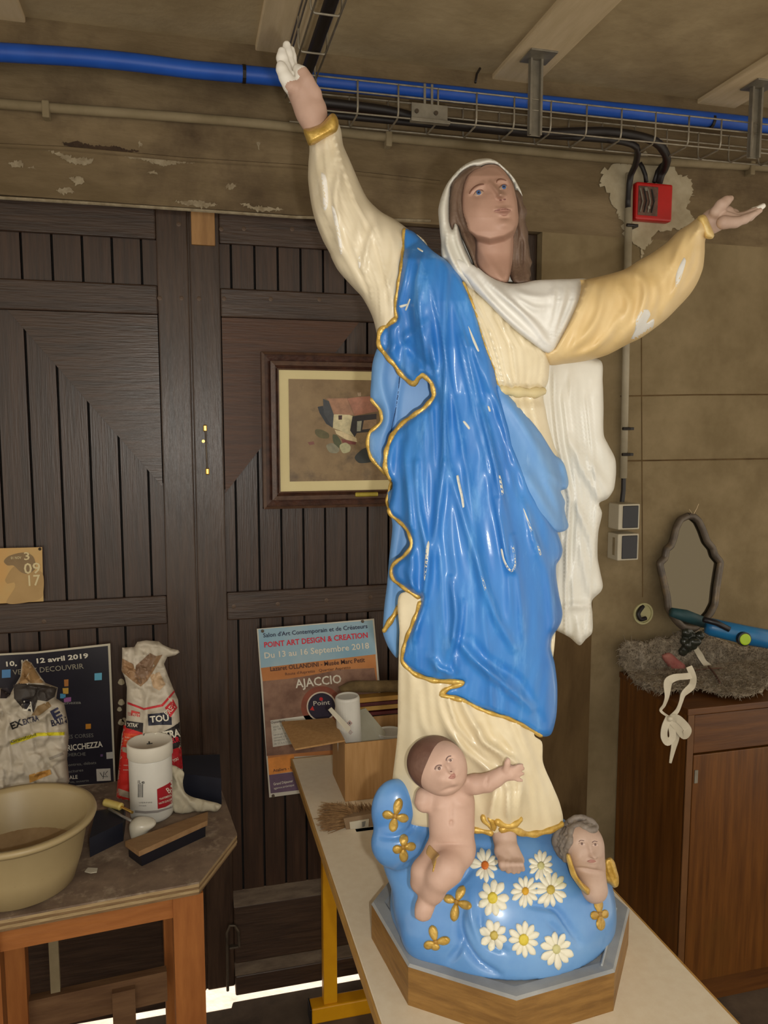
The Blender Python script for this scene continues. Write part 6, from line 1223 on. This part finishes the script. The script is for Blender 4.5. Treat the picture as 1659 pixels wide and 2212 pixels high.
wp('tear', [(782, 215), (850, 250), (880, 320), (905, 345), (990, 260), (960, 210), (1040, 190), (985, 290), (940, 360), (900, 395), (850, 360), (780, 300)], (136, 106, 76)); wp('tear', [(870, 260), (960, 180), (1000, 200), (970, 290), (900, 380), (860, 330)], (120, 96, 76), 0.0009); wp('tear', [(960, 320), (1020, 300), (1060, 380), (1020, 420), (980, 400)], (172, 146, 116))
wp('red_line', [(816, 492), (920, 532), (1035, 508), (1115, 418), (1118, 432), (1042, 522), (920, 545), (816, 506)], (176, 40, 46))
wp('red_panel', [(792, 640), (912, 690), (910, 1120), (800, 1138), (745, 1118), (755, 960)], (188, 36, 28)); wp('orange_panel', [(795, 690), (905, 705), (905, 780), (790, 770)], (206, 74, 40), 0.0009)
wp('black_panel', [(918, 695), (1030, 690), (1110, 650), (1150, 620), (1158, 780), (1090, 800), (918, 800)], (26, 22, 24)); wp('red_panel', [(1090, 800), (1160, 780), (1170, 920), (1100, 930)], (156, 22, 30)); wp('black_panel', [(808, 612), (916, 628), (914, 690), (806, 658)], (30, 24, 26), 0.0010)
wp('logo_panel', [(946, 572), (1060, 560), (1098, 590), (1100, 640), (1020, 640), (950, 645)], (24, 26, 44)); wp('logo_panel', [(1055, 530), (1108, 476), (1136, 530), (1090, 592)], (172, 36, 44), 0.0011); wp('red_tag', [(840, 545), (895, 560), (893, 590), (838, 578)], (190, 60, 56), 0.001)
wp('photo_strip', [(782, 780), (905, 795), (900, 825), (850, 835), (785, 810)], (150, 138, 122), 0.001); wp('grey_band', [(755, 1045), (830, 1070), (828, 1110), (752, 1090)], (166, 150, 130), 0.001)
for body, a, c, cap, mt, bo in (("TOU", (962, 624), (1082, 612), 13, T_wht, 0.03), ("PRET", (1072, 584), (1128, 520), 11, T_wht, 0.02), ("TOU", (814, 580), (846, 584), 7, mat('ink_pink', (180, 90, 90)), 0.01), ("PRET", (846, 584), (892, 590), 7, T_wht, 0.01), ("EXTRA", (996, 742), (1156, 712), 16, T_wht, 0.035), ("'XTRA'", (812, 650), (882, 655), 8, T_wht, 0.02), ("REBOUCHEUR", (966, 792), (1152, 745), 11, T_red, 0.03), ("ECO", (820, 680), (860, 682), 4, T_red, 0.02), ("Enduit de rebouchage", (800, 722), (902, 734), 3, T_wht, 0), ("interieur et exterieur", (798, 742), (900, 754), 3, T_wht, 0), ("TOU", (1112, 880), (1145, 862), 6, T_wht, 0.02), ("sans fissure", (790, 900), (900, 905), 3, T_wht, 0), ("sechage rapide", (788, 930), (898, 936), 3, T_wht, 0)):
    text(body, Q([a])[0], Q([c])[0], cap, mt, sack, onS, bo, e=0.0032)
# torn white sack at the left
DW = float((np.array([-0.33, 1.86, 0])-CAM) @ FH)
wk = Q([(-150, 420), (-60, 400), (10, 405), (60, 450), (100, 380), (130, 330), (140, 240), (160, 222), (200, 240), (260, 330), (290, 370), (370, 400), (360, 470), (410, 500), (435, 620), (440, 720), (430, 860), (445, 1000), (400, 1080), (200, 1100), (-150, 1100)])
wf = [(Q([(60, 520), (40, 700), (70, 900), (40, 1040)]), 0.012, 6), (Q([(120, 560), (220, 620), (320, 560), (420, 620)]), 0.010, 5), (Q([(300, 520), (360, 640), (400, 800)]), 0.006, 6), (Q([(100, 380), (240, 400), (370, 400)]), 0.008, 4), (Q([(160, 240), (180, 320), (200, 380)]), 0.006, 4), (Q([(220, 780), (280, 900), (260, 1040)]), 0.008, 6), (Q([(120, 640), (130, 800), (200, 960)]), -0.006, 6)]
def fw(x, y, b): return inflate(b, 26, 0.05)*np.interp(y, [1430, 1560, 1740], [0.35, 0.9, 1.2])+folds(x, y, wf)+crumple(x, y, 5, 20, 0.008)+crumple(x, y, 6, 36, 0.006)
e = thing('torn_sack', 'torn white paper sack with a yellow stripe standing behind the basin', 'sack', (-0.34, 1.85, BZ))
ws = relief('sack_body', wk, M_sw, e, fw, lambda x, y, b: -inflate(b, 26, 0.03), res=3.5, D=DW, smooth_out=False, step=4)
clamp_z(ws, BZ+0.0005); bvs = [bvh_of(ws)]; onW = wrapped(bvs, DW)
wp = lambda nm, pts, c, e2=0.0007: wrap_patch(nm, Q(pts), mat('sack_%d_%d_%d' % c, c, tuple(min(255, int(v*1.12)) for v in c), 20, 0.6), ws, bvs, DW, e2+0.0008, 2.5)
wp('kraft', [(110, 380), (135, 330), (145, 245), (165, 228), (200, 248), (250, 330), (285, 372), (180, 372)], (142, 112, 74)); wp('dark_lining', [(85, 385), (120, 372), (280, 385), (365, 402), (350, 460), (300, 490), (240, 480), (215, 560), (150, 540), (90, 470)], (52, 46, 42)); wp('dark_lining', [(5, 410), (45, 400), (70, 440), (40, 470), (0, 470)], (44, 36, 40)); wp('kraft', [(200, 580), (240, 520), (310, 490), (330, 520), (250, 580)], (128, 104, 70), 0.0009)
wp('dark_mark', [(140, 470), (160, 540), (200, 545), (190, 480)], (30, 26, 34), 0.001)
wp('yellow_stripe', [(62, 745), (240, 690), (415, 685), (412, 706), (245, 712), (70, 768)], (190, 180, 30)); wp('tan_patch', [(185, 960), (255, 940), (320, 925), (330, 955), (255, 985), (190, 1012)], (176, 130, 62)); wp('grey_print', [(310, 850), (400, 815), (410, 830), (320, 866)], (140, 132, 120))
for body, a, c, cap, mt, bo in (("Granifond", (70, 758), (232, 708), 6, mat('ink_olive', (90, 88, 30)), 0.01), ("E", (345, 610), (400, 580), 20, T_navy, 0.04), ("EX", (75, 670), (150, 640), 14, T_blk, 0.03), ("LA", (140, 545), (210, 555), 20, T_wht, 0.03), ("BAIN", (330, 650), (430, 625), 13, T_navy, 0.03), ("EXTRA", (150, 640), (250, 610), 12, T_navy, 0.02)):
    text(body, Q([a])[0], Q([c])[0], cap, mt, ws, onW, bo, e=0.0032)
# small things on the bench
M_navy = mat('navy_case', (22, 24, 36), (30, 32, 44), 10, 0.5)
def block(name, label, cat_, base, h, mt, bev=0.003, z=BZ+0.0005, **kw):
    b = MB(); b.hexa([(p[0], p[1], z) for p in base], [(p[0], p[1], z+h) for p in base]); return b.build(name, mt, label=label, cat=cat_, **kw)
block('sanding_block', 'dark navy block lying between the basin and the white tub', 'block', [(-0.200, 1.575), (-0.140, 1.625), (-0.140, 1.700), (-0.200, 1.690)], 0.040, M_navy)
block('sanding_block', 'dark navy block at the back edge of the bench behind the white cloth', 'block', [(-0.030, 1.79), (0.066, 1.735), (0.069, 1.87), (-0.02, 1.885)], 0.062, M_navy)
e = thing('hand_brush', 'flat wooden hand brush with dark bristles at the front of the workbench', 'brush', (-0.04, 1.62, BZ))
P4 = [onz(x, y, 0.785) for x, y in ((270, 1817), (300, 1839), (448, 1772), (449, 1753))]
b = MB(); b.prism([p-[0, 0, 0.011] for p in P4], (0, 0, 0.011)); b.build('wooden_back', mat('brush_back', (126, 94, 60), (144, 112, 76), 9, 0.7, 0.1, stretch=(2, 8, 8)), e)
cc = np.mean(P4, axis=0); b = MB(); b.prism([(p-cc)*0.93+cc+np.array([0, 0, -0.034]) for p in P4], (0, 0, 0.0225)); b.build('bristle_block', M_blk, e)
e = thing('spoon', 'long handled metal spoon coated in white plaster beside the tub', 'spoon', onz(310, 1788, BZ))
pts = [onz(235, 1747, BZ+0.045), onz(262, 1762, BZ+0.044), onz(287, 1775, BZ+0.042)]
b = MB(); b.tube(pts, 0.0028, 8); b.build('handle', mat('spoon_metal', (150, 146, 140), rough=0.3, metal=0.5), e, smooth=True)
sc = onz(310, 1780, BZ+0.04); sd = SDF(); dv = onz(338, 1776, BZ+0.04)-onz(283, 1782, BZ+0.04); Lh = np.linalg.norm(dv)/2; dv /= 2*Lh; sv = np.cross((0, 0, 1.0), dv)
sd.ell(sc, (Lh, 0.020, 0.012), M=np.stack([dv, sv, np.cross(dv, sv)]), k=0.002).ell(sc+np.array([-0.01, -0.002, -0.012]), (Lh*0.7, 0.018, 0.026), M=np.stack([dv, sv, np.cross(dv, sv)]), k=0.012)
sd.build('bowl', 0.0016, mat('wet_plaster', (186, 180, 164), (200, 194, 178), 20, 0.3), e)
e = thing('scraper', 'small tool with a yellow handle leaning behind the white tub', 'tool', onz(245, 1745, BZ))
pts = [onz(227, 1733, BZ+0.046), onz(238, 1736, BZ+0.046), onz(262, 1743, BZ+0.046)]
b = MB(); b.tube(crom(pts, 0.004, False), 0.0082, 10); b.build('handle', mat('yellow_handle', (206, 182, 96), (216, 194, 116), 20, 0.45), e, smooth=True)
b = MB(); b.tube([onz(262, 1743, BZ+0.046), onz(286, 1755, BZ+0.046)], 0.003, 8); b.build('shank', M_brass, e)
DC = float((np.array([0.0, 1.725, 0])-CAM) @ FH)
ck = Q([(1080, 880), (1100, 895), (1130, 905), (1178, 945), (1170, 1010), (1185, 1070), (1230, 1100), (1310, 1120), (1416, 1152), (1385, 1195), (1330, 1190), (1200, 1215), (1140, 1215), (1105, 1180), (1085, 1100)])
relief('rag', ck, mat('white_cloth', (176, 166, 142), (188, 180, 158), 14, 0.8, 0.1), None, lambda x, y, b: inflate(b, 12, 0.007)+0.016*sm(1700, 1760, y)+crumple(x, y, 9, 16, 0.006)+folds(x, y, [(Q([(1110, 920), (1150, 1060), (1260, 1150)]), 0.008, 6), (Q([(1140, 930), (1160, 1020), (1200, 1090)]), -0.006, 5)]), lambda x, y, b: -0.012+0*x, res=3.5, D=DC)
rg_ = bpy.data.objects['rag']; clamp_z(rg_, BZ+0.0005); rg_['label'] = 'white cloth draped beside the white tub on the bench'; rg_['category'] = 'cloth'
P5 = [onz(x, y, BZ+0.001) for x, y in ((183, 1884), (190, 1876), (211, 1877), (209, 1885), (196, 1887))]
b = MB(); b.prism(P5, (0, 0, 0.002)); b.build('paper_scrap', M_paper, label='little cream paper scrap on the bench top near the basin', cat='paper')

# ================================================================= CABINET AT THE RIGHT
M_cab1 = mat('cabinet_veneer', (84, 48, 14), (112, 68, 24), 8, 0.38, 0.04, stretch=(7, 7, 0.45), c3=(98, 62, 20), s3=3); M_cabh = mat('cabinet_veneer_level', (76, 42, 14), (100, 60, 22), 8, 0.42, 0.04, stretch=(0.6, 6, 7)); M_cab3 = mat('cabinet_edge', (96, 62, 30), (112, 74, 38), 8, 0.5)
cx0, cx1, cy0, cy1, ch_ = 1.27, 2.05, 1.715, 2.045, 0.872
e = thing('cabinet', 'brown veneered cabinet against the concrete wall under the sheepskin', 'cabinet', ((cx0+cx1)/2, (cy0+cy1)/2, 0))
b = MB(); b.bbox((cx0, cy0+0.002, 0.0), (cx0+0.018, cy1, ch_-0.018), 0.001); b.build('side_panel', M_cab1, e)
b = MB(); b.bbox((cx1-0.018, cy0+0.002, 0.0), (cx1, cy1, ch_-0.018), 0.001); b.build('side_panel', M_cab1, e)
b = MB(); b.bbox((cx0-0.004, cy0-0.004, ch_-0.018), (cx1+0.004, cy1, ch_), 0.002); b.build('top', M_cabh, e)
b = MB(); b.bbox((cx0+0.018, cy0+0.03, 0.0), (cx1-0.018, cy0+0.045, 0.07), 0.001); b.build('kick_board', M_cabh, e)
b = MB(); b.bbox((cx0+0.018, cy1-0.008, 0.07), (cx1-0.018, cy1-0.002, ch_-0.018), 0.001); b.build('back_panel', M_cab1, e)
b = MB(); b.bbox((cx0+0.018, cy0+0.02, 0.07), (cx1-0.018, cy1-0.01, 0.088), 0.001); b.build('bottom', M_cabh, e)
b = MB(); b.bbox((cx0+0.020, cy0, ch_-0.125), (cx1-0.020, cy0+0.018, ch_-0.020), 0.002); b.build('drawer_front', M_cabh, e)
for a, c in ((cx0+0.022, (cx0+cx1)/2-0.002), ((cx0+cx1)/2+0.002, cx1-0.020)):
    b = MB(); b.bbox((a, cy0, 0.09), (c, cy0+0.018, ch_-0.130), 0.002); dr = b.build('door', M_cab1, e)
    if a < 1.5:
        p = ony(1481, 1680, cy0); b = MB(); b.bbox((a+0.004, cy0-0.003, p[2]-0.018), (a+0.014, cy0+0.001, p[2]+0.018), 0.0008); b.build('lock_plate', M_steel, dr)
b = MB(); b.bbox((cx0, cy0-0.001, 0.0), (cx0+0.019, cy0+0.006, ch_-0.018), 0.001); b.build('edge_strip', M_cab3, e)
# sheepskin
M_fur = mat('grey_fleece', (126, 114, 98), (152, 140, 122), 30, 0.95, 0.6, c3=(172, 162, 146), s3=18, t3=(0.5, 0.75), bscale=120, spec=0.1)
R5 = crop(1250, 1040, 3.352)
fr = R5([(290, 1240), (320, 1170), (400, 1150), (480, 1170), (560, 1130), (640, 1140), (720, 1090), (790, 1060), (900, 1080), (1000, 1120), (1120, 1180), (1260, 1200), (1440, 1200), (1440, 1420), (1370, 1470), (1320, 1530), (1200, 1555), (1060, 1545), (950, 1520), (840, 1500), (700, 1515), (600, 1530), (480, 1500), (400, 1460), (372, 1410), (340, 1370), (300, 1330)])
tl = np.array(crom(fr, 4)); tl += RNG.normal(0, 1.0, tl.shape)
P6, F6 = tri2d(tl, 4.0)
def fur_pt(x, y):
    # lies on the cabinet top as far as its edge, then hangs over the front or the side
    top = onz(x, y, ch_+0.012); out = top.copy()
    fr_ = top[:, 1] < cy0-0.012
    o2 = ony(x, y, cy0-0.014); out[fr_] = o2[fr_]
    d = ray(x, y); t = (cx0-0.014-CAM[0])/d[:, 0]; o3 = CAM+d*t[:, None]; sd_ = (top[:, 0] < cx0-0.012); out[sd_] = o3[sd_]
    o4 = ony(x, y, np.full(len(x), 2.015)); bk = out[:, 1] > 2.015; out[bk] = o4[bk]; return out
B6 = seg_dist(P6[:, 0], P6[:, 1], tl)
V6 = fur_pt(P6[:, 0], P6[:, 1])
rn = np.random.default_rng(8)
lump = sum(a*np.sin(P6[:, 0]*f1+p1)*np.sin(P6[:, 1]*f2+p2) for a, f1, f2, p1, p2 in ((0.006, 0.11, 0.15, 0, 1), (0.004, 0.23, 0.19, 2, 0.5), (0.003, 0.41, 0.37, 1, 2)))
dirv = (CAM-V6)/np.linalg.norm(CAM-V6, axis=1)[:, None]
Vt = V6+dirv*(0.006+inflate(B6, 12, 0.014)+np.abs(lump)+rn.normal(0, 0.0012, len(V6)))[:, None]
nn = len(P6); cnt = {}
FF = [tuple(f[::-1]) for f in F6]
for f in FF:
    for i in range(3): cnt[(f[i], f[(i+1) % 3])] = 1
FA = FF+[tuple(i+nn for i in f[::-1]) for f in FF]+[(j, i, i+nn, j+nn) for (i, j) in cnt if (j, i) not in cnt]
fur = mesh_obj('sheepskin', np.concatenate([Vt, V6]), FA, M_fur, None, smooth=True, label='grey sheepskin spread over the top of the brown cabinet, hanging over its edge', cat='sheepskin')
hb = MB(); idx = rn.choice(nn, 6000, replace=True)
for i in idx:
    p = Vt[i]; p = p+np.array([rn.normal(0, 0.001), 0, rn.normal(0, 0.001)]); q = p+dirv[i]*0.006+np.array([rn.normal(0, 0.006), rn.normal(0, 0.004), rn.normal(-0.003, 0.006)])
    hb.tube([p-dirv[i]*0.002, (p+q)/2+np.array([0, 0, 0.0015]), q], [0.0013, 0.0010, 0.0003], 3)
fw_ = hb.build('wool', M_fur, fur, kind='stuff')
bvf = [bvh_of(fur)]
def top_of(x, y, lift=0.0):
    """point of the fleece seen at a pixel"""
    r = ray(x, y); p, n_, i_, d_ = bvf[0].ray_cast(Vector(CAM), Vector(r).normalized())
    if p is None: p = Vector(onz(np.array(x), np.array(y), ch_+0.02))
    return np.array(p)+np.array([0, -0.003-lift*0.7, lift])
# mirror
M_mf = mat('mirror_frame', (74, 66, 60), (104, 92, 78), 20, 0.4, 0.1, c3=(120, 100, 70), s3=10, metal=0.25)
e = thing('mirror', 'small arched mirror in a dark shaped frame leaning on the wall over the sheepskin', 'mirror', ony(1500, 1350, 1.99))
mo = R5([(835, 258), (780, 285), (745, 345), (722, 420), (700, 470), (665, 500), (650, 560), (612, 600), (630, 720), (650, 840), (655, 920), (700, 1000), (750, 1050), (830, 1060), (900, 1010), (950, 960), (990, 890), (1010, 780), (1032, 680), (1050, 590), (1015, 540), (1002, 490), (965, 440), (940, 360), (912, 295), (875, 262)])
ml = crom(mo, 4, tens=0.25); mw = [ony(x, y, 1.99+0.00003*(1345-y)) for x, y in ml]; mw.append(mw[0])
mw = [np.array([p[0], min(2.03, 1.985+0.12*max(0, p[2]-1.0)), p[2]]) for p in mw]
b = MB(); b.tube(mw, 0.0105, 10, cap=False, ell=(1.0, 1.0)); b.build('frame', M_mf, e, smooth=True)
P7, F7 = tri2d(np.array(ml), 14); W7 = ony(P7[:, 0], P7[:, 1], 2.0); W7[:, 1] = np.minimum(2.036, 1.992+0.12*np.maximum(0, W7[:, 2]-1.0))
mesh_obj('glass', W7, [f[::-1] for f in F7], mat('mirror_glass', (104, 96, 80), rough=0.08, metal=0.9), e)
b = MB(); p = ony(1497, 1113, 2.02); b.tube([p, p+[0.012, 0, 0.02], p+[0.018, 0, 0.034]], 0.0009, 5); b.tube([p, p+[-0.008, 0, 0.012], p+[-0.014, 0, 0.018]], 0.0007, 5); b.build('string', M_strip, e)
# blue torch
M_tb = mat('blue_shell', (20, 96, 150), (30, 112, 166), 10, 0.35); M_tg = mat('teal_reflection', (22, 58, 66), (32, 72, 78), 30, 0.6)
e = thing('flashlight', 'blue plastic cordless tool with a lime green end lying by the mirror', 'tool', ony(1600, 1400, 1.86))
a = ony(1525, 1352, 1.87); c = ony(1612, 1372, 1.82); d = ony(1720, 1392, 1.80)
b = MB(); b.tube([a, a+(c-a)*0.12, c, d], [0.020, 0.025, 0.027, 0.027], 20); b.build('shell', M_tb, e, smooth=True)
gc = ony(1609, 1381, 1.795); b = MB(); b.lathe([(0.0195, -0.012), (0.0195, 0.0), (0.016, 0.001)], gc, 28, (-0.15, -1, 0.05)); b.build('end_ring', M_blk, e)
b = MB(); b.lathe([(0.0158, 0.0), (0.0158, 0.003), (0.013, 0.004), (0.0, 0.004)], gc, 28, (-0.15, -1, 0.05)); b.build('green_cap', mat('lime_green', (150, 184, 20), (164, 196, 34), 10, 0.4), e)
b = MB(); b.tube([ony(1520, 1338, 1.84), ony(1548, 1346, 1.832), ony(1576, 1360, 1.815)], 0.008, 10); b.build('grip', M_blk, e, smooth=True)
b = MB(); b.tube([ony(1450, 1322, 1.93), ony(1480, 1330, 1.925), ony(1522, 1345, 1.92)], [0.013, 0.018, 0.016], 14); b.build('tool_reflection', M_tg, e, smooth=True)  # added teal solid standing in for the tool's blurred reflection in the mirror
# bundle on the fleece
sd = SDF(); rr = np.random.default_rng(4); c0 = top_of(1478, 1395, 0.02)
for k in range(14): sd.ell(c0+np.array([rr.normal(0, 0.013), rr.normal(0, 0.008), rr.normal(0, 0.016)]), (0.014, 0.012, 0.014), k=0.002)
o2 = sd.build('dark_trinket', 0.002, mat('dark_glass', (34, 38, 32), (52, 54, 46), 60, 0.25), None); o2['label'] = 'lumpy dark trinket lying on the sheepskin above the pink cloth'; o2['category'] = 'trinket'
DP = float((top_of(1455, 1430)-CAM) @ FH)-0.012
pk = R5([(600, 1260), (660, 1240), (720, 1290), (770, 1330), (776, 1380), (740, 1400), (690, 1380), (640, 1330)])
relief('pink_cloth', pk, mat('pink_cloth', (140, 70, 66), (162, 110, 98), 14, 0.8, c3=(120, 40, 42), s3=20), None, lambda x, y, b: inflate(b, 10, 0.012), lambda x, y, b: -0.01+0*x, res=3, D=DP, label='crumpled pink red cloth tucked into the sheepskin'); bpy.data.objects['pink_cloth']['category'] = 'cloth'
M_rib = mat('white_satin', (196, 186, 164), (206, 198, 178), 10, 0.3)
YR = cy0-0.030
def ribbon(pts, w, name, par, Yf=None, tw=0.0):
    P = np.array([p if len(p) == 3 else (*p, 0.0) for p in pts], float); q = crom(P, 2, False); V = []; F = []
    t = np.gradient(q[:, :2], axis=0); t /= np.linalg.norm(t, axis=1)[:, None]+1e-9
    n_ = np.stack([-t[:, 1], t[:, 0]], 1)
    for i in range(len(q)):
        s_ = i/(len(q)-1); ww = (w(s_) if callable(w) else w); y_ = YR+q[i, 2]
        ang_ = tw*math.sin(s_*7.0)
        for s2 in (-1, 1):
            x_, yy_ = q[i, :2]+n_[i]*ww*s2*math.cos(ang_); V.append(ony(x_, yy_, y_+0.006*s2*math.sin(ang_)))
    m_ = len(q); V2 = [v+np.array([0, 0.0012, 0]) for v in V]
    for i in range(m_-1):
        F += [(2*i, 2*i+1, 2*i+3, 2*i+2), (2*m_+2*i+2, 2*m_+2*i+3, 2*m_+2*i+1, 2*m_+2*i), (2*i, 2*i+2, 2*m_+2*i+2, 2*m_+2*i), (2*i+1, 2*m_+2*i+1, 2*m_+2*i+3, 2*i+3)]
    F += [(0, 2*m_, 2*m_+1, 1), (2*m_-2, 2*m_-1, 4*m_-1, 4*m_-2)]
    b = MB(); b.add(V+V2, F); return b.build(name, M_rib, par, smooth=False)
e = thing('ribbon_bow', 'white satin ribbon bow hanging down in front of the cabinet', 'ribbon', ony(1447, 1650, YR))
rb = lambda pts: [(*R5([p[:2]])[0], (p[2] if len(p) > 2 else 0.0)) for p in pts]
ribbon(rb([(840, 1400), (790, 1410, -0.004), (700, 1420), (650, 1450), (640, 1560), (620, 1620), (595, 1660), (660, 1710)]), lambda s: 6+3.5*math.sin(s*5), 'tail_loop', e, tw=0.7)
ribbon(rb([(800, 1340), (830, 1420, -0.004), (820, 1480), (760, 1540), (740, 1600), (715, 1660), (670, 1710)]), lambda s: 6.5+2*math.sin(s*6), 'tail_loop', e, tw=0.6)
ribbon(rb([(665, 1715), (720, 1720, -0.008), (790, 1800, -0.012), (765, 1840, -0.01), (700, 1760, -0.004), (665, 1720)]), lambda s: 8.5, 'bow_loop', e, tw=0.3)
ribbon(rb([(655, 1710), (625, 1780, -0.008), (620, 1850, -0.01), (645, 1890, -0.01), (680, 1850, -0.006), (665, 1730)]), lambda s: 7.5, 'bow_loop', e, tw=0.3)
ribbon(rb([(690, 1760), (705, 1840), (690, 1920), (672, 2000), (664, 2040)]), lambda s: 8*(1-s)+2.5, 'tail', e, tw=0.3)
sd = SDF(); sd.ell(ony(1447, 1553, YR-0.004), (0.007, 0.006, 0.007)); sd.build('knot', 0.0014, M_rib, e)
YR = float(top_of(1525, 1425)[1])-0.012
ribbon(rb([(830, 1180), (880, 1260), (910, 1310), (960, 1355)]), lambda s: 6.5, 'ribbon_end', None, tw=0.5); o3 = bpy.data.objects['ribbon_end']; o3['label'] = 'loose white ribbon end lying on the sheepskin above the bow'; o3['category'] = 'ribbon'
e = thing('wire_cross', 'small rusty cross of two thin rods lying on the sheepskin', 'cross', top_of(1535, 1450))
M_rust = mat('rusty_rod', (84, 56, 44), (104, 72, 56), 40, 0.7)
b = MB(); b.tube([top_of(1500, 1449, 0.004), top_of(1530, 1447, 0.006), top_of(1556, 1445, 0.004)], 0.002, 6); b.build('rod', M_rust, e)
b = MB(); b.tube([top_of(1527, 1442, 0.006), top_of(1538, 1456, 0.007), top_of(1552, 1476, 0.004)], 0.003, 6); b.build('rod', M_rust, e)

# ---------------------------------------------------------------- repeats carry a group
for o in bpy.data.objects:
    if o.parent is None and 'label' in o and 'group' not in o:
        s_ = o.name.split('.')[0]
        g = {'power_cable': 'power cables in the wire trays', 'cable_stub': 'cable stubs over the red junction box', 'sanding_block': 'navy blocks on the workbench', 'cable_tray': 'wire basket trays under the ceiling', 'yellow_slat': 'slats behind the cardboard box', 'red_slat': 'slats behind the cardboard box'}.get(s_)
        if g: o['group'] = g
